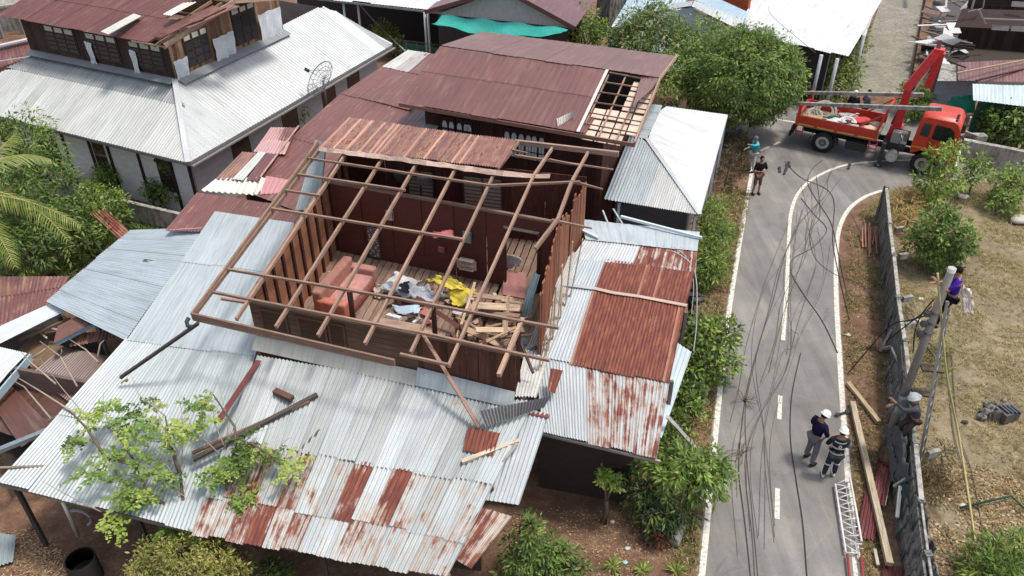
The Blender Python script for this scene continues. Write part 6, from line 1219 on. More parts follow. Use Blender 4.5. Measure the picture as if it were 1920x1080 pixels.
# ================================================================== SMALL BLOCK WALL BY THE WHITE HOUSE
gwl = MB(col=(.42, .40, .34)); 
pp = [at(60, 318, .9), at(137, 347, .9), at(200, 368, .9), at(262, 384, .9), at(340, 402, .9)]
for k in range(4): gwl.beam(up(pp[k], .45), up(pp[k + 1], .45), .12, .9, col=(.12, .10, .085)); gwl.beam(pp[k], pp[k + 1], .16, .06, col=(.44, .42, .35))
tag(gwl.build('garden_wall', 'cconc', None, pp[1]), 'low garden wall with pale coping in front of the white-roofed house', 'wall')
mc_ = MB(col=(.03, .03, .03)); c_ = at(1296, 580, .45); mc_.disc(c_, .28, 'X', .1, 16, (.02, .02, .02), r_in=.2); mc_.disc(c_ + V((.02, 1.2, 0)), .28, 'X', .1, 16, (.02, .02, .02), r_in=.2); mc_.box(c_ + V((0, .6, .25)), (.18, .8, .25), col=(.04, .04, .045)); mc_.box(c_ + V((0, .75, .45)), (.2, .6, .1), col=(.02, .02, .02)); mc_.box(c_ + V((0, .05, .5)), (.5, .05, .05)); tag(mc_.build('motorbike', 'rubber', None, c_), 'dark motorbike parked half hidden beside the right lean-to', 'motorbike')
# ================================================================== PLANTS
DG = [(.07, .115, .026), (.095, .15, .034), (.13, .19, .042), (.045, .075, .022)]
MG = [(.17, .245, .05), (.22, .30, .065), (.12, .18, .038), (.075, .12, .028)]
LG = [(.25, .33, .055), (.19, .28, .05), (.31, .37, .09), (.13, .21, .04)]
YG = [(.26, .27, .06), (.20, .24, .05), (.32, .28, .09), (.14, .17, .04), (.22, .16, .07)]
OL = [(.17, .21, .07), (.23, .26, .10), (.11, .14, .045), (.28, .30, .14)]
def leafq(b, p, d, n_, L, W, col):
    """one folded leaf: base p, direction d, normal n_"""
    s = d.cross(n_); s = s.normalized() * (W / 2) if s.length > 1e-4 else V((W / 2, 0, 0)); m_ = p + d * (L * .45); t = p + d * L - n_ * L * .15
    k = len(b.v); b.v += [tuple(p), tuple(m_ + s - n_ * W * .1), tuple(t), tuple(m_ - s - n_ * W * .1)]; b.f.append((k, k + 1, k + 2, k + 3)); b.uv += [(0, 0), (1, 0), (1, 1), (0, 1)]; c = (col[0], col[1], col[2], 1.0); b.c += [c] * 4; b.smooth.append(False)
def rnd_dir(rg):
    while True:
        v_ = V((rg.uniform(-1, 1), rg.uniform(-1, 1), rg.uniform(-1, 1)))
        if .05 < v_.length < 1: return v_.normalized()
def crown(b, c, r, pal, rg, leaf=.14, dens=1.0, cl=.22, aspect=.45, hollow=.55, droop=.25, per=14, rough=1.0):
    """clumps of leaves through an uneven ellipsoid; c centre, r (rx,ry,rz)"""
    area = (r[0] * r[1] + r[0] * r[2] + r[1] * r[2]) / 3 * 12.6; n = max(4, int(area / (cl * cl) * .55 * dens)); sd = rg.uniform(0, 99)
    for _ in range(n):
        d = rnd_dir(rg)
        if d.z < -.35 and rg.random() < .6: continue
        k = rg.uniform(hollow, 1.04) if rg.random() < .45 else rg.uniform(.86, 1.08); k *= 1 + rough * .30 * noise.noise(d * 1.9 + V((sd, 0, 0))) + .14 * noise.noise(d * 4.5 + V((sd, 3, 0)))
        p = c + V((d.x * r[0] * k, d.y * r[1] * k, d.z * r[2] * k)); base = rg.choice(pal); base = jit(base, .25, rg); cr = cl * rg.uniform(.6, 1.35)
        m = per + rg.randint(-4, 5)
        for _i in range(max(3, m)):
            e = rnd_dir(rg); q_ = p + e * cr * rg.uniform(.2, 1); dd = (e * .8 + d * .5 + V((0, 0, -droop)) + rnd_dir(rg) * .35).normalized(); nn = (d + V((0, 0, .9)) + rnd_dir(rg) * .6).normalized()
            L = leaf * rg.choice((.5, .75, 1, 1, 1.35)) * rg.uniform(.8, 1.2); leafq(b, q_, dd, nn, L, L * aspect, jit(base if rg.random() > .035 else (.24, .17, .06), .16, rg))
def plant(name, label, cat, blobs, pal, leaf=.14, dens=1.0, cl=.22, aspect=.45, trunk=None, group=None, seed=1, core=True, droop=.25, per=14, tcol=(.16, .12, .09), tr=.09, rough=1.0, hollow=.55):
    rg = random.Random(seed); C0 = [(at(x, y, z), r) for (x, y, z, r) in blobs]; cx = sum(c.x for c, r in C0) / len(C0); cy = sum(c.y for c, r in C0) / len(C0)
    if trunk is None: base = V((cx, cy, 0))
    else: base = V(trunk)
    t = thing(name, label, cat, base, 0, group); b = MB()
    for c, r in C0: r3 = (r, r, r * .85) if not hasattr(r, '__len__') else r; crown(b, c, r3, pal, rg, leaf, dens, cl, aspect, hollow=hollow, droop=droop, per=per, rough=rough)
    b.build('crown' if name.endswith('tree') else 'foliage', 'leaf', t)
    k = MB(col=tcol)
    top = V((cx, cy, min(c.z for c, r in C0))); fork = lerp(base, top, .55); k.tube([base, lerp(base, fork, .5) + V((.03, .02, 0)), fork], tr, 7, r2=tr * .7)
    for c, r in C0: k.tube([fork, lerp(fork, c, .5) + V((rg.uniform(-.1, .1), rg.uniform(-.1, .1), .08)), c], tr * .55, 6, r2=tr * .15)
    rmax = max((r if not hasattr(r, '__len__') else r[0]) for c, r in C0)
    for _ in range(10): c, r = rg.choice(C0); rr_ = r if not hasattr(r, '__len__') else r[0]; k.tube([c, c + rnd_dir(rg) * rr_ * .8], tr * .18, 4, r2=.004)
    k.build('trunk' if name.endswith('tree') else 'stems', 'wood', t); return t
plant('mango_tree', 'large dome-shaped dark green mango tree beside the truck', 'tree', [(1394, 145, 2.9, (2.5, 2.2, 2.1)), (1350, 172, 2.2, 1.25), (1445, 152, 2.7, 1.5), (1405, 112, 3.5, 1.5), (1425, 188, 1.9, 1.15), (1378, 194, 1.9, 1.0)], MG[:3] + DG[:3], leaf=.16, cl=.23, dens=1.9, rough=.3, hollow=.88, aspect=.34, seed=3, trunk=(11.9, 39.2, 0), tr=.22, droop=.5, per=18)
plant('bushy_tree', 'loose olive green tree between the maroon roof and the blue roofed house', 'tree', [(1215, 60, 3.4, 1.5), (1180, 85, 2.8, 1.2), (1250, 88, 3.0, 1.4), (1230, 30, 3.9, 1.0), (1285, 100, 3.0, 1.1), (1192, 50, 3.5, .9)], OL + DG, leaf=.22, cl=.28, aspect=.34, seed=5, tr=.15, droop=.4)
plant('bushy_tree', 'bright green tree crown touching the left side of the mango tree', 'tree', [(1310, 70, 3.6, 1.2), (1290, 125, 3.0, 1.2), (1320, 105, 3.3, 1.0), (1270, 165, 2.2, 1.0), (1312, 165, 2.2, 1.1)], MG, leaf=.20, cl=.28, aspect=.36, seed=6, tr=.14, droop=.4)
plant('shrub', 'pale green shrub right of the turquoise tarpaulin', 'shrub', [(1085, 45, 2.4, 1.0), (1100, 65, 1.6, 1.0), (1060, 70, 1.4, .8), (1130, 60, 1.6, .8)], MG, leaf=.2, seed=7, cl=.26)
plant('shrub', 'green shrub in front of the middle of the turquoise tarpaulin', 'shrub', [(992, 58, 1.6, .8), (1010, 42, 2.2, .55), (975, 68, 1.1, .8)], MG + LG, leaf=.18, seed=8, cl=.24)
plant('shrub', 'yellow-green shrub at the left end of the turquoise tarpaulin', 'shrub', [(918, 48, 1.9, .8), (880, 60, 1.3, .7), (930, 62, 1.2, .7)], LG + OL, leaf=.18, seed=9, cl=.24)
plant('shrub', 'yellowish shrub behind the right corner of the white roof', 'shrub', [(720, 62, 1.2, .7), (735, 78, .9, .6), (750, 92, .6, .45)], YG + LG, leaf=.17, seed=10, cl=.2)
plant('shrub', 'small yellow-green shrub in the gap under the white roof eave', 'shrub', [(557, 212, 1.6, .5), (548, 222, 1.2, .4)], LG, leaf=.15, seed=11, cl=.16)
plant('shrub', 'dark shrub between white house wall and the patched red roof', 'shrub', [(455, 270, 1.2, .6), (440, 285, 1.0, .55), (470, 262, 1.0, .4)], DG, leaf=.14, seed=12, cl=.16)
plant('shrub', 'tall leafy shrub between big white roof and the alley', 'shrub', [(1595, 85, 1.9, .9), (1585, 120, 1.2, 1.0), (1605, 70, 1.4, .7), (1580, 145, .7, .9), (1560, 140, .9, .8)], MG + OL, leaf=.2, seed=13, cl=.26)
plant('shrub', 'olive bushes in front of the dark red picket fence', 'shrub', [(1520, 165, .5, .8), (1555, 168, .5, .8), (1585, 168, .4, .6)], OL, leaf=.18, seed=14, cl=.24)
plant('shrub', 'small shrub seen between crane column and concrete pole on the truck', 'shrub', [(1718, 178, .9, .8), (1725, 200, .7, .7), (1752, 178, .7, .5)], MG, leaf=.2, seed=15, cl=.24)
plant('shrub', 'green creeper bush below the pale blue awning', 'shrub', [(1895, 232, 1.2, 1.0), (1865, 222, 1.2, .7), (1925, 245, 1.0, .9), (1890, 255, .6, .8)], DG + MG, leaf=.2, seed=16, cl=.26)
# left garden
plant('leafy_tree', 'tall mango-like tree at the lower left eave of the white roof', 'tree', [(45, 240, 3.2, .9), (70, 290, 2.9, 1.0), (95, 330, 2.6, .9), (60, 350, 2.3, 1.0), (30, 300, 2.7, .9), (110, 380, 2.0, .8)], MG + DG, leaf=.2, seed=20, cl=.26, aspect=.3, tr=.12, droop=.5)
plant('leafy_tree', 'dark green tree above the rusty roof at the left edge', 'tree', [(20, 400, 2.4, 1.0), (80, 430, 1.8, 1.0), (130, 450, 1.4, .8), (60, 470, 1.5, .9), (10, 460, 1.8, .9)], DG, leaf=.18, seed=21, cl=.24, aspect=.3, tr=.1, droop=.5)
plant('leafy_bush', 'dense weeds beside the blue-grey side roof', 'bush', [(175, 400, 1.2, .8), (200, 440, 1.0, .6), (160, 440, 1.0, .8), (130, 410, 1.4, .8), (215, 400, .9, .55)], DG + MG, leaf=.15, seed=22, cl=.2)
plant('leafy_bush', 'light green shrub against the white house wall by the garden wall', 'bush', [(200, 325, 1.0, .5), (190, 340, .7, .45), (215, 335, .8, .35)], LG + MG, leaf=.13, seed=23, cl=.15)
plant('leafy_bush', 'broad-leaved shrub behind the garden wall left of the house corner', 'bush', [(190, 375, .9, .6), (215, 378, .8, .5), (165, 365, .9, .5)], MG + LG, leaf=.15, seed=24, cl=.18)
plant('leafy_bush', 'shrub at the corner post of the white-roofed house', 'bush', [(315, 352, .9, .6), (335, 345, .9, .4), (290, 358, .8, .5), (300, 300, 2.1, .3)], DG + MG, leaf=.14, seed=25, cl=.17)
def frond(t, root, mid, tip, w_, rg, col, n=46):
    k = MB(col=(.30, .30, .10)); pts = [(root * (1 - s) * (1 - s) + mid * 2 * s * (1 - s) + tip * s * s) for s in [i / 14 for i in range(15)]]; k.tube(pts, .03, 5, r2=.006); k.build('rachis', 'plain', t); b = MB()
    for i in range(n):
        s = (i + .5) / n; p = root * (1 - s) ** 2 + mid * 2 * s * (1 - s) + tip * s * s; d = ((mid - root) * (1 - s) + (tip - mid) * s).normalized(); sd = d.cross(V((0, 0, 1))).normalized(); L = w_ * (math.sin(math.pi * (.12 + .85 * s)) ** .6)
        for sg in (-1, 1):
            dd = (sd * sg + d * .75 + V((0, 0, -.25 - rg.uniform(0, .35)))).normalized(); up_ = V((0, 0, 1)); q0 = p; q1 = p + dd * L * .5; q2 = q1 + (dd + V((0, 0, -.45))).normalized() * L * .5; ww = d * .022; c = jit(rg.choice(col), .2, rg)
            b.face([q0 - ww, q0 + ww, q1 + ww, q1 - ww], None, c, 1); b.face([q1 - ww, q1 + ww, q2 + ww * .2, q2 - ww * .2], None, c, 1)
    b.build('frond', 'leaf', t)
palm = thing('coconut_palm', 'coconut palm fronds reaching in from the left edge', 'palm tree', (at(-120, 420, 0).x, at(-120, 420, 0).y, 0)); rg = random.Random(4)
hub = at(-90, 360, 4.4); PC = [(.22, .25, .05), (.28, .29, .08), (.15, .20, .04)]
for (m_, t_) in (((40, 335, 4.6), (128, 452, 3.5)), ((60, 360, 4.5), (152, 425, 3.6)), ((10, 265, 5.0), (95, 300, 4.3)), ((-20, 390, 4.4), (28, 500, 3.3)), ((-10, 290, 5.0), (30, 250, 4.6)), ((-120, 260, 5.2), (-160, 200, 4.8)), ((-160, 460, 4.6), (-180, 560, 3.6))):
    frond(palm, hub, at(*m_), at(*t_), .62, rg, PC)
k = MB(col=(.22, .18, .13)); k.tube([palm.location, lerp(palm.location, hub, .5) + V((.15, 0, 0)), hub], .16, 9, r2=.12); k.build('trunk', 'wood', palm)
# right field
plant('field_tree', 'bushy young tree at the field corner half hiding the truck wheel', 'tree', [(1764, 298, 1.9, .58), (1745, 338, 1.3, .55), (1778, 340, 1.1, .52), (1790, 278, 2.0, .32), (1752, 368, .6, .5)], MG + LG, leaf=.17, seed=30, cl=.22, tr=.07)
plant('field_tree', 'loose green tree right of the young corner tree', 'tree', [(1830, 308, 1.4, .45), (1815, 335, .9, .42), (1846, 325, 1.0, .35)], LG + MG, leaf=.17, seed=31, cl=.22, tr=.06)
plant('field_tree', 'dense rounded tree in the dry field above the pole top', 'tree', [(1765, 432, 1.6, .85), (1738, 455, 1.0, .7), (1790, 458, 1.0, .7), (1762, 405, 2.0, .5), (1765, 482, .5, .72)], DG + MG, leaf=.15, seed=32, cl=.2, tr=.08, per=18)
plant('leafy_bush', 'round green bush near the right edge of the field', 'bush', [(1890, 350, .9, .7), (1905, 330, 1.1, .6), (1880, 380, .5, .6)], MG, leaf=.15, seed=33, cl=.2)
plant('leafy_bush', 'grassy green bush in the bottom right corner', 'bush', [(1850, 1060, .5, .6), (1900, 1040, .5, .55), (1880, 1090, .6, .6), (1925, 1080, .6, .5)], MG + DG, leaf=.2, seed=34, cl=.16, aspect=.18)
plant('dry_bush', 'brown dry weeds along the field side of the fence', 'weeds', [(1752, 880, .4, .35), (1765, 850, .4, .35), (1780, 900, .3, .3), (1745, 920, .3, .3)], [(.13, .08, .04), (.20, .14, .08), (.09, .08, .03)], leaf=.14, seed=35, cl=.14, aspect=.15)
plant('dry_bush', 'straw-coloured dry grass clump beside the far end of the fence', 'weeds', [(1690, 385, .4, .6), (1700, 420, .3, .5), (1710, 370, .3, .5)], [(.42, .30, .13), (.36, .24, .10), (.48, .36, .18)], leaf=.3, seed=36, cl=.2, aspect=.1)
plant('dry_bush', 'thin green weeds below the ladder', 'weeds', [(1762, 660, .2, .4), (1758, 700, .2, .35), (1722, 620, .1, .3), (1700, 575, .2, .35)], [(.13, .16, .06), (.20, .20, .09), (.28, .24, .12)], leaf=.2, seed=37, cl=.16, aspect=.12, dens=.6)
# roadside left
plant('dry_bush', 'dark heap of cut branches on the ground right of the silver hut', 'brush heap', [(1372, 262, .3, .7), (1385, 290, .3, .8), (1370, 315, .25, .7), (1362, 345, .2, .5)], [(.05, .045, .025), (.08, .06, .035), (.03, .035, .015), (.12, .09, .06)], leaf=.2, seed=48, cl=.2, aspect=.15)
plant('hedge_bush', 'upright dark hedge between the silver hut roof and the road', 'bush', [(1335, 412, 1.5, .6), (1342, 445, 1.2, .6), (1334, 480, 1.0, .6), (1328, 512, .6, .5), (1338, 388, 1.6, .45)], MG + LG[1:2], leaf=.17, seed=40, cl=.18, dens=1.5, aspect=.24)
plant('hedge_bush', 'large rounded roadside bush overhanging the edge line', 'bush', [(1335, 640, 1.3, .7), (1310, 620, 1.2, .5), (1355, 620, 1.2, .5), (1345, 680, .8, .6), (1310, 690, .7, .6), (1300, 655, 1.0, .5), (1320, 720, .4, .4)], MG + DG + LG[:2], leaf=.15, seed=41, cl=.18)
plant('leafy_bush', 'small dark bush under the lower right lean-to edge', 'bush', [(1285, 770, .7, .45), (1275, 800, .6, .4), (1290, 740, .6, .4), (1262, 830, .6, .4)], DG + MG, leaf=.13, seed=42, cl=.16)
plant('broad_leaf_tree', 'bright broad-leaved tree below the right lean-to leaning over the road edge', 'tree', [(1290, 880, 1.6, .55), (1330, 870, 1.5, .45), (1315, 905, 1.3, .5), (1250, 885, 1.4, .45), (1345, 900, 1.3, .35), (1265, 850, 1.5, .35)], MG + LG[1:2] + DG[2:3], leaf=.19, seed=43, cl=.17, aspect=.28, droop=.6, tr=.06, per=16)
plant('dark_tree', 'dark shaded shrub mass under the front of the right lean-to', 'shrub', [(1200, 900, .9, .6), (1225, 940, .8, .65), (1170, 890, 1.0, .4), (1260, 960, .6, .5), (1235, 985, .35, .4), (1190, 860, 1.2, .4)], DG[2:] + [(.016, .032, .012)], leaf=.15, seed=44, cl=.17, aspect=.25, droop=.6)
plant('leafy_sprig', 'pale lit leaf cluster hanging in the shade under the right lean-to', 'sprig', [(1130, 893, 1.6, .2), (1150, 905, 1.5, .15)], LG, leaf=.11, seed=45, cl=.1)
plant('red_leaf_plant', 'dark red leaved plant at the foot of the shaded shrub', 'plant', [(1232, 1010, .25, .2), (1245, 995, .3, .18)], [(.16, .03, .025), (.10, .02, .02), (.05, .05, .02)], leaf=.14, seed=46, cl=.1, aspect=.2)
plant('mango_sapling_tree', 'young dark mango tree at the bottom centre beside the hanging sheet', 'tree', [(995, 1000, 1.6, .4), (985, 1040, 1.2, .5), (1035, 1045, 1.1, .45), (975, 1075, .9, .45), (1060, 1070, .8, .4), (1000, 1085, .8, .5), (1070, 1050, .8, .3)], MG + DG, leaf=.16, seed=47, cl=.16, aspect=.28, droop=.6, tr=.04, per=16)
for k, (x, y, lab) in enumerate(((1150, 1062, 'left one of three small rosette plants at the bottom of the yard'), (1205, 1072, 'middle one of three small rosette plants at the bottom of the yard'), (1268, 1072, 'right one of three small rosette plants at the bottom of the yard'))):
    t = thing('rosette_plant', lab, 'plant', at(x, y, 0), 0, 'small rosette plants in the yard'); b = MB(); rg = random.Random(60 + k)
    for i in range(34): a0 = rg.uniform(0, 6.28); d = V((math.cos(a0), math.sin(a0), rg.uniform(.2, 1.1))).normalized(); leafq(b, at(x, y, .03) + d * .04, d, V((0, 0, 1)), rg.uniform(.18, .34), .035, jit(rg.choice(LG), .2, rg))
    b.build('foliage', 'leaf', t)
# lower left sapling tree with feathery sprays and bare twigs
sap = thing('sapling_tree', 'spindly tree with bright feathery leaf sprays over the front lean-to', 'tree', up(at(400, 1045, 1.0), 0)); rg = random.Random(70)
sb = up(at(400, 1045, 1.0), 0); b = MB(col=(.13, .10, .075))
limbs = [[(425, 1040, 1.4), (428, 960, 2.4), (424, 905, 3.0), (436, 850, 3.4)], [(352, 1010, 1.8), (345, 950, 2.5), (338, 890, 3.0), (328, 845, 3.4)], [(345, 970, 2.3), (300, 940, 2.6), (276, 925, 2.8), (255, 870, 3.2), (210, 800, 3.6)], [(338, 890, 3.0), (318, 830, 3.5), (310, 780, 3.8)], [(436, 850, 3.4), (470, 830, 3.6), (520, 862, 3.5)], [(424, 905, 3.0), (445, 880, 3.2), (440, 800, 3.8), (400, 740, 4.1)],
         [(276, 925, 2.8), (230, 960, 2.6), (205, 978, 2.5)], [(255, 870, 3.2), (200, 860, 3.3), (160, 800, 3.6), (130, 770, 3.7)]]
for L_ in limbs: b.tube([at(*p) for p in L_], .05, 6, r2=.014)
b.tube([sb, at(425, 1040, 1.4)], .09, 8, r2=.06); b.tube([sb, at(352, 1010, 1.8)], .08, 8, r2=.055); b.build('trunk', 'wood', sap)
b = MB(col=(.34, .29, .24))
tw = [((420, 835, 3.5), (405, 800, 3.7), (392, 730, 4.1)), ((428, 830, 3.5), (425, 780, 3.8), (405, 700, 4.3)), ((410, 850, 3.4), (360, 800, 3.8), (338, 740, 4.2)), ((160, 780, 3.6), (110, 720, 3.8), (75, 672, 4.0)), ((190, 960, 2.6), (130, 930, 2.8), (78, 902, 3.0)), ((205, 800, 3.6), (195, 760, 3.8), (193, 730, 4.0)), ((335, 850, 3.4), (300, 790, 3.8), (288, 740, 4.1)), ((340, 870, 3.2), (345, 800, 3.7), (334, 735, 4.1)), ((330, 900, 3.0), (300, 850, 3.3), (280, 835, 3.5)), ((510, 862, 3.5), (530, 830, 3.6), (545, 820, 3.7)), ((430, 940, 2.6), (480, 945, 2.8), (505, 970, 2.7)), ((250, 840, 3.3), (200, 800, 3.5), (160, 850, 3.3)), ((420, 840, 3.5), (450, 780, 3.9), (470, 735, 4.1)), ((436, 850, 3.4), (478, 810, 3.8), (520, 800, 3.9)), ((310, 780, 3.8), (260, 740, 4.0), (245, 700, 4.2)), ((345, 930, 2.7), (300, 900, 2.9), (262, 872, 3.1))]
for p in tw: b.tube([at(*q_) for q_ in p], .014, 5, r2=.004)
b.build('bare_twigs', 'wood', sap)['kind'] = 'stuff'
sprays = [(167, 782, 3.6), (185, 770, 3.6), (130, 832, 3.5), (145, 815, 3.5), (207, 755, 3.7), (255, 762, 3.8), (290, 772, 3.8), (270, 790, 3.8), (240, 785, 3.7), (233, 818, 3.6), (255, 830, 3.6), (333, 812, 3.7), (345, 802, 3.7), (310, 835, 3.6), (187, 872, 3.3), (165, 885, 3.3), (210, 850, 3.4), (267, 870, 3.4), (240, 895, 3.2), (290, 885, 3.2), (310, 905, 3.1), (233, 925, 3.0), (217, 945, 2.8), (200, 975, 2.6), (215, 988, 2.5), (255, 950, 2.8), (270, 930, 2.9), (378, 775, 3.9), (392, 790, 3.8), (385, 760, 3.9), (400, 875, 3.3), (415, 890, 3.2), (395, 900, 3.1), (462, 825, 3.6), (480, 845, 3.5), (455, 850, 3.5), (505, 855, 3.5), (545, 862, 3.5), (540, 875, 3.4), (445, 925, 2.9), (465, 935, 2.8), (322, 985, 2.2), (335, 1000, 2.0), (310, 1010, 1.9), (300, 800, 3.7), (225, 800, 3.6), (360, 760, 3.9), (460, 860, 3.4), (440, 870, 3.3)]
b = MB()
for (x, y, z) in sprays:
    c = at(x, y, z); pal = rg.choice([LG, LG, MG]); base = jit(rg.choice(pal), .2, rg)
    for f_ in range(rg.randint(7, 10)):
        a0 = rg.uniform(0, 6.28); d = V((math.cos(a0), math.sin(a0), rg.uniform(-.2, .35))).normalized(); Lf = rg.uniform(.22, .46); c0_ = c; c = c0_ + rnd_dir(rg) * .10; sd = d.cross(V((0, 0, 1))).normalized()
        for i in range(7):
            s = (i + 1) / 7
            for sg in (-1, 1): leafq(b, c + d * Lf * s - V((0, 0, .09 * s * s)), (sd * sg + d * .8 + rnd_dir(rg) * .7).normalized(), V((0, 0, 1)) + rnd_dir(rg) * .6, .105 * (1.15 - .5 * s) * rg.uniform(.5, 1.4), .06, jit(base, .15, rg))
        c = c0_
b.build('crown', 'leaf', sap)
plant('yellow_bush', 'yellowish dry-tipped bush at the bottom below the sapling', 'bush', [(290, 1052, 2.0, .42), (345, 1046, 2.2, .48), (400, 1052, 2.1, .42), (330, 1095, 2.0, .5), (435, 1082, 1.9, .35), (262, 1085, 1.8, .35), (390, 1100, 2.0, .5)], YG, leaf=.085, seed=71, cl=.12, aspect=.35, dens=1.2, per=16)
plant('leafy_bush', 'small dark plant under the bottom eave of the front lean-to', 'bush', [(500, 1068, .6, .22), (530, 1075, .5, .2)], MG + DG, leaf=.1, seed=72, cl=.1)
# fallen bare branches on the collapsed shack
fb = thing('bare_branch', 'pale bare forked branches reaching over the collapsed shack', 'branch', at(110, 700, 0)); b = MB(col=(.38, .30, .24))
for p in (((145, 725, 2.8), (113, 668, 3.1), (75, 640, 3.2)), ((113, 668, 3.1), (116, 660, 3.2), (115, 655, 3.3)), ((105, 720, 2.8), (58, 680, 3.0), (40, 660, 3.1)), ((185, 680, 3.0), (160, 655, 3.1), (130, 636, 3.1)), ((183, 670, 3.0), (188, 645, 3.2), (195, 638, 3.3)), ((100, 790, 2.6), (45, 725, 2.9), (22, 712, 3.0)), ((60, 672, 3.0), (84, 655, 3.1), (92, 648, 3.1)), ((140, 775, 3.0), (70, 730, 3.1), (20, 700, 3.1))): b.tube([at(*q_) for q_ in p], .028, 5, r2=.01)
b.build('limbs', 'wood', fb)
# ------------------------------------------------------------------ ground cover nobody could count
def scatter(name, label, cat, n, fn, pal, L, W, seed, upright=True):
    rg = random.Random(seed); b = MB(); i = 0
    while i < n:
        p = fn(rg)
        if p is None: continue
        i += 1; c = rg.choice(pal)
        for _ in range(4 if upright else 1):
            a0 = rg.uniform(0, 6.28); d = V((math.cos(a0), math.sin(a0), rg.uniform(.5, 1.6) if upright else rg.uniform(-.05, .25))).normalized(); leafq(b, V((p[0], p[1], .01)) + rnd_dir(rg) * .03, d, V((0, 0, 1)) + rnd_dir(rg) * .5, L * rg.uniform(.5, 1.4), W, jit(c, .25, rg))
    tag(b.build(name, 'leaf'), label, cat, None, 'stuff')
def inpoly(x, y, P_):
    r_ = False; j = len(P_) - 1
    for i in range(len(P_)):
        if (P_[i][1] > y) != (P_[j][1] > y) and x < (P_[j][0] - P_[i][0]) * (y - P_[i][1]) / (P_[j][1] - P_[i][1]) + P_[i][0]: r_ = not r_
        j = i
    return r_
def region(poly):
    P_ = [(at(x, y).x, at(x, y).y) for x, y in poly]; xs = [p[0] for p in P_]; ys = [p[1] for p in P_]
    def f(rg):
        x, y = rg.uniform(min(xs), max(xs)), rg.uniform(min(ys), max(ys))
        if not inpoly(x, y, P_): return None
        if noise.noise(V((x * .7, y * .7, 3))) < rg.uniform(-.5, .35): return None
        return (x, y)
    return f
STR = [(.42, .33, .17), (.36, .27, .13), (.30, .24, .11), (.48, .40, .24)]; WG = [(.10, .14, .03), (.16, .18, .05), (.22, .20, .07), (.07, .10, .025)]; BR_ = [(.30, .19, .10), (.42, .30, .18), (.20, .12, .07), (.50, .40, .28), (.36, .22, .12)]
field = [(1672, 360), (1720, 1080), (1990, 1100), (1990, 330), (1780, 335)]
scatter('dry_grass', 'short dry grass covering the field', 'grass', 9000, region(field), STR + [(.26, .20, .11)], .12, .02, 1)
scatter('verge_grass', 'sparse weeds on the strip between road and fence', 'grass', 2600, region([(1585, 420), (1650, 370), (1668, 500), (1690, 740), (1650, 1080), (1615, 1080), (1595, 860), (1582, 650)]), WG + STR[:2], .10, .02, 2)
scatter('verge_grass', 'green and straw weeds along the left road edge', 'grass', 3600, region([(1402, 360), (1405, 380), (1376, 500), (1356, 640), (1330, 820), (1308, 1080), (1230, 1080), (1270, 800), (1310, 600), (1335, 420), (1360, 350)]), WG + STR, .14, .02, 3)
scatter('leaf_litter', 'heap of dry brown leaves by the fence in the field', 'leaf litter', 5500, region([(1740, 870), (1800, 860), (1900, 900), (1990, 980), (1990, 1090), (1745, 1090)]), BR_, .11, .06, 4, False)
scatter('leaf_litter', 'dry leaves and straw scattered in the lower left yard', 'leaf litter', 2200, region([(-60, 1000), (70, 990), (120, 1040), (150, 1110), (-60, 1110)]), BR_, .12, .03, 5, False)
scatter('leaf_litter', 'dry leaves scattered over the bare yard at the bottom', 'leaf litter', 2600, region([(960, 950), (1120, 960), (1290, 1000), (1300, 1110), (960, 1110)]), BR_, .07, .035, 6, False)
scatter('weeds', 'green undergrowth of the left garden', 'weeds', 5000, region([(-80, 300), (140, 350), (330, 410), (300, 440), (230, 440), (90, 560), (-80, 560)]), MG + DG, .22, .05, 7)
scatter('leaf_litter', 'brown leaves drifted along the dirt verge', 'leaf litter', 1500, region([(1585, 430), (1650, 380), (1685, 740), (1650, 1080), (1612, 1080), (1590, 700)]), BR_, .07, .035, 8, False)

# ================================================================== PEOPLE
SKIN = (.30, .16, .10)
def skinned(b, verts, edges, rad, col, root=0, sub=1, rmap=None):
    me = bpy.data.meshes.new('tmp'); me.from_pydata([tuple(v_) for v_ in verts], edges, []); o = bpy.data.objects.new('tmp', me); COL.objects.link(o)
    o.modifiers.new('s', 'SKIN'); sv_ = me.skin_vertices[0].data
    for i, r in enumerate(rad): sv_[i].radius = (r, r) if not hasattr(r, '__len__') else r; sv_[i].use_root = (i == root)
    m_ = o.modifiers.new('ss', 'SUBSURF'); m_.levels = sub; m_.render_levels = sub
    dg = bpy.context.evaluated_depsgraph_get(); ev = o.evaluated_get(dg); em = ev.to_mesh()
    for p in em.polygons: b.face([em.vertices[i].co.copy() for i in p.vertices], None, col, None, True)
    ev.to_mesh_clear(); bpy.data.objects.remove(o); bpy.data.meshes.remove(me)
def ellip(b, c, r, col, rot=None, n=2):
    bm = bmesh.new(); bmesh.ops.create_icosphere(bm, subdivisions=n, radius=1); rot = rot or Matrix.Identity(3)
    for f in bm.faces: b.face([V(c) + rot @ V((v_.co.x * r[0], v_.co.y * r[1], v_.co.z * r[2])) for v_ in f.verts], None, col, None, True)
    bm.free()
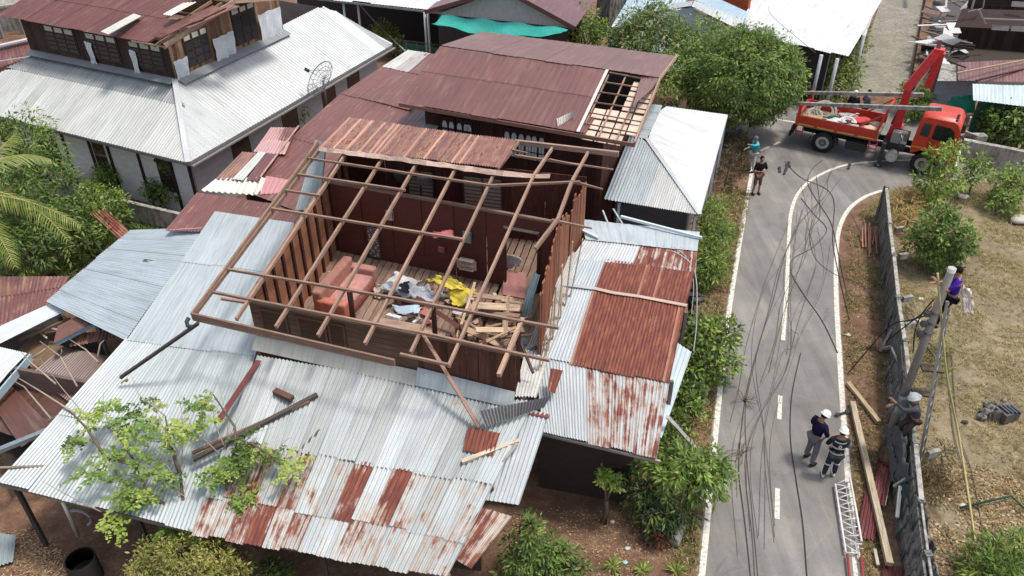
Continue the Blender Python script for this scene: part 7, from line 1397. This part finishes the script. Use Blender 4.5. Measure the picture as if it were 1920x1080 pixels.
def person(label, foot, heading, shirt, trousers, J=None, helmet=None, hair=(.015, .012, .012), shoes=(.03, .025, .025), sleeves='long', legs='long', scale=1.0, extra=None):
    t = thing('person', label, 'person', foot, heading); s = scale
    D = dict(pelvis=(0, 0, .93), waist=(0, .0, 1.08), chest=(0, .01, 1.30), neck=(0, .0, 1.47), head=(0, .02, 1.60), top=(0, .02, 1.68),
             ls=(-.18, 0, 1.41), rs=(.18, 0, 1.41), le=(-.25, -.03, 1.14), re=(.25, -.03, 1.14), lw=(-.24, .12, .93), rw=(.24, .12, .93), lh=(-.09, 0, .88), rh=(.09, 0, .88), lk=(-.11, .03, .49), rk=(.11, .03, .49), la=(-.13, -.02, .09), ra=(.13, -.02, .09))
    D.update(J or {}); D = {k: V(v_) * s for k, v_ in D.items()}
    b = MB(col=SKIN); v, e, r = [], [], []
    def add(p, rr, par): v.append(V(p)); r.append(rr * s); 
    names = ['pelvis', 'waist', 'chest', 'neck', 'head', 'ls', 'le', 'lw', 'rs', 're', 'rw', 'lh', 'lk', 'la', 'rh', 'rk', 'ra']
    R_ = dict(pelvis=.125, waist=.115, chest=.135, neck=.055, head=.088, ls=.062, rs=.062, le=.042, re=.042, lw=.028, rw=.028, lh=.085, rh=.085, lk=.058, rk=.058, la=.038, ra=.038)
    idx = {k: i for i, k in enumerate(names)}
    for k in names: v.append(D[k]); r.append(R_[k] * s)
    for a_, c_ in (('pelvis', 'waist'), ('waist', 'chest'), ('chest', 'neck'), ('neck', 'head'), ('chest', 'ls'), ('ls', 'le'), ('le', 'lw'), ('chest', 'rs'), ('rs', 're'), ('re', 'rw'), ('pelvis', 'lh'), ('lh', 'lk'), ('lk', 'la'), ('pelvis', 'rh'), ('rh', 'rk'), ('rk', 'ra')): e.append((idx[a_], idx[c_]))
    for w_, el_, sg in (('lw', 'le', -1), ('rw', 're', 1)):
        d = (D[w_] - D[el_]).normalized(); sd = d.cross(V((0, 0, 1))); sd = sd.normalized() if sd.length > .1 else V((1, 0, 0)); nn = sd.cross(d)
        pi_ = len(v); v.append(D[w_] + d * .07 * s); r.append(.026 * s); e.append((idx[w_], pi_))
        for f_ in range(4):
            o = (f_ - 1.5) * .020 * s; L_ = (.075, .085, .08, .062)[f_] * s; k0 = len(v); v.append(D[w_] + d * .105 * s + sd * o); r.append(.0088 * s); v.append(D[w_] + d * (.105 * s + L_ * .6) + sd * o * 1.1 - nn * .012 * s); r.append(.008 * s); v.append(D[w_] + d * (.105 * s + L_ * .9) + sd * o * 1.1 - nn * .035 * s); r.append(.0065 * s); e += [(pi_, k0), (k0, k0 + 1), (k0 + 1, k0 + 2)]
        k0 = len(v); v.append(D[w_] + d * .05 * s + sd * .036 * s * sg); r.append(.010 * s); v.append(D[w_] + d * .095 * s + sd * .052 * s * sg); r.append(.008 * s); e += [(idx[w_], k0), (k0, k0 + 1)]
    skinned(b, v, e, r, SKIN)
    hd = (D['top'] - D['neck']).normalized(); fw = V((0, 1, 0)) if 'face' not in D else (D['face'] / s).normalized(); fw = (fw - hd * fw.dot(hd)).normalized(); sdv = fw.cross(hd); HR_ = Matrix((sdv, fw, hd)).transposed(); hc = D['head'] + hd * .025 * s
    ellip(b, hc, (.077 * s, .094 * s, .112 * s), SKIN, HR_, 3); ellip(b, hc + HR_ @ V((0, .098, -.012)) * s, (.013 * s, .02 * s, .024 * s), SKIN, HR_)
    for sg in (-1, 1): ellip(b, hc + HR_ @ V((sg * .08, 0, -.01)) * s, (.012 * s, .02 * s, .03 * s), SKIN, HR_, 1); ellip(b, hc + HR_ @ V((sg * .03, .086, .012)) * s, (.012 * s, .008 * s, .007 * s), (.02, .015, .012), HR_, 1)
    ellip(b, hc + HR_ @ V((0, .086, -.05)) * s, (.024 * s, .008 * s, .006 * s), (.20, .07, .06), HR_, 1)
    b.build('body', 'skin', t, local=True)
    c = MB(col=shirt); v = [D['pelvis'] + (D['waist'] - D['pelvis']) * .1, D['waist'], D['chest'], lerp(D['chest'], D['neck'], .72), D['ls'], D['le'], lerp(D['le'], D['lw'], .9), D['rs'], D['re'], lerp(D['re'], D['rw'], .9)]
    r = [(.165 * s, .125 * s), (.15 * s, .125 * s), (.165 * s, .135 * s), .07 * s, .085 * s, .062 * s, .042 * s, .085 * s, .062 * s, .042 * s]; e = [(0, 1), (1, 2), (2, 3), (2, 4), (4, 5), (5, 6), (2, 7), (7, 8), (8, 9)]
    if sleeves == 'short': v[5], v[8] = lerp(D['ls'], D['le'], .75), lerp(D['rs'], D['re'], .75); v[6], v[9] = lerp(D['ls'], D['le'], .85), lerp(D['rs'], D['re'], .85)
    skinned(c, v, e, r, shirt); sh = c.build('shirt', 'cloth', t, local=True)
    c = MB(col=trousers); v = [D['pelvis'], D['lh'], D['lk'], lerp(D['lk'], D['la'], .92), D['rh'], D['rk'], lerp(D['rk'], D['ra'], .92)]; r = [(.155 * s, .13 * s), .10 * s, .078 * s, .066 * s, .10 * s, .078 * s, .066 * s]
    if legs == 'short': v[3], v[6] = lerp(D['lk'], D['la'], .12), lerp(D['rk'], D['ra'], .12)
    skinned(c, v, [(0, 1), (1, 2), (2, 3), (0, 4), (4, 5), (5, 6)], r, trousers); tr_ = c.build('trousers', 'cloth', t, local=True)
    for a_ in ('la', 'ra'): c = MB(col=shoes); p = D[a_]; ellip(c, p + V((0, .07, -.04)) * s, (.052 * s, .135 * s, .05 * s), shoes, None, 2); c.build('shoe', 'rubber', t, local=True)
    if helmet:
        c = MB(col=helmet); n = 20; rings = []
        for j in range(7): a = j / 6 * math.pi / 2; rings.append((math.cos(a), math.sin(a)))
        P_ = lambda x, y, z: hc + HR_ @ V((x, y, z)) * s
        for j in range(6):
            for k in range(n):
                a0, a1 = 2 * math.pi * k / n, 2 * math.pi * (k + 1) / n; q_ = [(rings[j], a0), (rings[j], a1), (rings[j + 1], a1), (rings[j + 1], a0)]; c.face([P_(.118 * rc_[0] * math.cos(a), .14 * rc_[0] * math.sin(a), .03 + .125 * rc_[1]) for rc_, a in q_], None, None, None, True)
        for k in range(n):
            a0, a1 = 2 * math.pi * k / n, 2 * math.pi * (k + 1) / n; f0 = 1.0
            for (ra, rb, za, zb) in ((1, 1.28, .03, .015), (1.28, 1.0, .015, .022)): c.face([P_(.118 * ra * math.cos(a0), .14 * ra * math.sin(a0), za), P_(.118 * rb * math.cos(a0), .14 * rb * math.sin(a0), zb), P_(.118 * rb * math.cos(a1), .14 * rb * math.sin(a1), zb), P_(.118 * ra * math.cos(a1), .14 * ra * math.sin(a1), za)], None, None, None, True)
        for k in range(8): a = math.pi * k / 8; c.face([P_(-.012, .142 * math.cos(a), .03 + .130 * math.sin(a)), P_(.012, .142 * math.cos(a), .03 + .130 * math.sin(a)), P_(.012, .142 * math.cos(a + math.pi / 8), .03 + .130 * math.sin(a + math.pi / 8)), P_(-.012, .142 * math.cos(a + math.pi / 8), .03 + .130 * math.sin(a + math.pi / 8))], None, None, None, True)
        c.build('helmet', 'gloss', t, local=True)
        c = MB(col=hair); ellip(c, hc + HR_ @ V((0, -.02, .0)) * s, (.084 * s, .09 * s, .09 * s), hair, HR_, 2); c.build('hair', 'cloth', t, local=True)
    else:
        c = MB(col=hair); ellip(c, hc + HR_ @ V((0, -.022, .03)) * s, (.09 * s, .098 * s, .105 * s), hair, HR_, 3); c.build('hair', 'cloth', t, local=True)
    if extra: extra(t, D, s)
    return t
HW = (.68, .68, .65)
def head_to(dx, dy): return -math.atan2(dx, dy)     # heading so that local +Y points to (dx, dy)
f1 = (at(1507, 858) + at(1524, 874)) / 2
person('man in dark navy long-sleeved shirt, grey trousers and white hard hat standing on the road', up(f1, 0), head_to(.8, .35), (.016, .012, .045), (.17, .165, .18), dict(head=(0, .08, 1.58), top=(0, .12, 1.65), lw=(-.12, .26, 1.02), rw=(.12, .26, 1.02), le=(-.27, .05, 1.14), re=(.27, .05, 1.14), la=(-.16, .02, .09), ra=(.15, -.06, .09), chest=(0, .03, 1.3)), HW, scale=1.04)
def vest(t, D, s):
    q_ = MB(col=(.50, .52, .52))
    for z, rr_ in ((1.40, .155), (1.22, .172), (1.02, .178)):
        n = 20
        for k in range(n):
            a0, a1 = 2 * math.pi * k / n, 2 * math.pi * (k + 1) / n; q_.face([V((rr_ * 1.12 * math.cos(a), rr_ * .92 * math.sin(a) + .01, z + dz)) * s for a, dz in ((a0, -.022), (a1, -.022), (a1, .022), (a0, .022))], None, None, None, True)
    q_.disc(V((0, -.165, 1.31)) * s, .045 * s, 'Y', .01, 14, (.45, .47, .47), r_in=.022 * s)
    for kx in ('lk', 'rk'): q_.disc(D[kx] + V((0, 0, .03)), .088 * s, 'Z', .04, 14)
    q_.build('reflective_band', 'plain', t, local=True)
    g_ = MB(col=(.20, .21, .22)); skinned(g_, [D['rs'], D['re'], lerp(D['re'], D['rw'], .8)], [(0, 1), (1, 2)], [.09 * s, .067 * s, .048 * s], (.20, .21, .22)); g_.build('sleeve', 'cloth', t, local=True)
f2 = (at(1545, 893) + at(1560, 900)) / 2
person('lineman in reflective-banded vest and white hard hat standing on the edge line', up(f2, 0), head_to(.25, 1), (.022, .028, .030), (.040, .042, .048), dict(lw=(-.14, .3, 1.15), rw=(.16, .3, 1.15), le=(-.26, .06, 1.14), re=(.26, .06, 1.14), head=(.02, .05, 1.6), top=(.03, .08, 1.68), la=(-.14, 0, .09), ra=(.13, .1, .09), rk=(.11, .1, .49)), (.74, .74, .70), shoes=(.55, .55, .53), scale=1.0, extra=vest)
def phone(t, D, s): q_ = MB(col=(.55, .57, .6)); q_.box((D['lw'] + D['rw']) / 2 + V((0, .06, .04)), (.08, .02, .12)); q_.build('phone', 'plain', t, local=True)
f3 = (at(1411, 365) + at(1421, 363)) / 2
person('man in black shirt and brown shorts on the road, hands at his chest', up(f3, 0), head_to(.15, -1), (.012, .012, .014), (.16, .09, .06), dict(lw=(-.04, .28, 1.22), rw=(.06, .30, 1.18), le=(-.27, .08, 1.12), re=(.27, .08, 1.12)), legs='short', sleeves='short', scale=1.0, extra=phone)
f4 = at(1408, 322)
person('person in turquoise shirt with one arm stretched out, behind the man in black', up(f4, 0), head_to(-.9, -.3), (.06, .34, .42), (.52, .50, .46), dict(lw=(-.30, .50, 1.52), le=(-.28, .25, 1.42), rw=(.2, .3, 1.1), head=(0, .05, 1.58), top=(0, .08, 1.66)), hair=(.16, .15, .15), scale=.98)
pp_ = at(1606, 171, 1.74); person('dark-dressed person in white hard hat standing behind the truck bed', up(pp_, 0), head_to(.3, 1), (.02, .022, .025), (.03, .03, .035), dict(lw=(-.12, .3, 1.1), rw=(.12, .3, 1.1)), HW)
pp_ = at(1631, 170, 1.70); person('bare-headed person in grey shirt behind the truck beside the one in the white hard hat', up(pp_, 0), head_to(.9, .3), (.16, .16, .17), (.03, .03, .035), dict(lw=(-.12, .3, 1.1), rw=(.12, .3, 1.1)))
# man in purple on the ladder: feet on a rung, hugging the pole
zf = PH - 1.72; fx, fy = pb_.x + .30, pb_.y + .10
pm = person('man in bright purple shirt and black trousers clinging to the pole top from the ladder', (fx, fy, zf), head_to(-1, .35), (.055, .02, .30), (.016, .017, .022), dict(lw=(-.10, .42, 1.30), rw=(.14, .40, 1.12), le=(-.27, .2, 1.18), re=(.28, .18, 1.1), lk=(-.12, .16, .52), rk=(.12, .2, .6), la=(-.1, .12, .09), ra=(.1, .22, .32), head=(0, .06, 1.58), top=(0, .09, 1.66), face=(0, 1, -.3)), sleeves='short')
cloth('sack', ((1803, 532, zf + 1.15), (1820, 538, zf + 1.1), (1828, 588, zf + .4), (1806, 590, zf + .4)), (.60, .50, .45), 'pale pinkish cloth sack hanging behind the man in purple', 'sack', 81, .05, res=10)
hp = at(1733, 738, 2.55); 
def harness(t, D, s): q_ = MB(col=(.6, .6, .62)); q_.tube([D['chest'] + V((-.14, .1, .02)), D['waist'] + V((0, .16, 0)), D['chest'] + V((.14, .1, .02))], .02, 5); q_.build('harness', 'plain', t, local=True)
hb = V((hp.x, hp.y, hp.z - 1.76)); person('worker in white hard hat and grey sleeves gripping the pole above the fence', hb, head_to(-1, .2), (.075, .075, .085), (.07, .05, .05), dict(chest=(0, .08, 1.28), neck=(0, .12, 1.44), head=(0, .17, 1.56), top=(0, .20, 1.64), ls=(-.18, .1, 1.38), rs=(.18, .1, 1.38), le=(-.2, .38, 1.3), re=(.22, .36, 1.2), lw=(-.05, .60, 1.42), rw=(.08, .60, 1.2), lk=(-.1, .15, .5), rk=(.12, .2, .55), la=(-.1, .05, .09), ra=(.1, .15, .2)), (.66, .66, .64), extra=harness)
lump('rubble_mound', up(hb, (hb.z) / 2 - .05), (.45, .4, max(.2, hb.z / 2 + .05)), (.14, .10, .08), 'brown mound of brush behind the fence under the gripping worker', 'mound', 'ground', 91, 3)
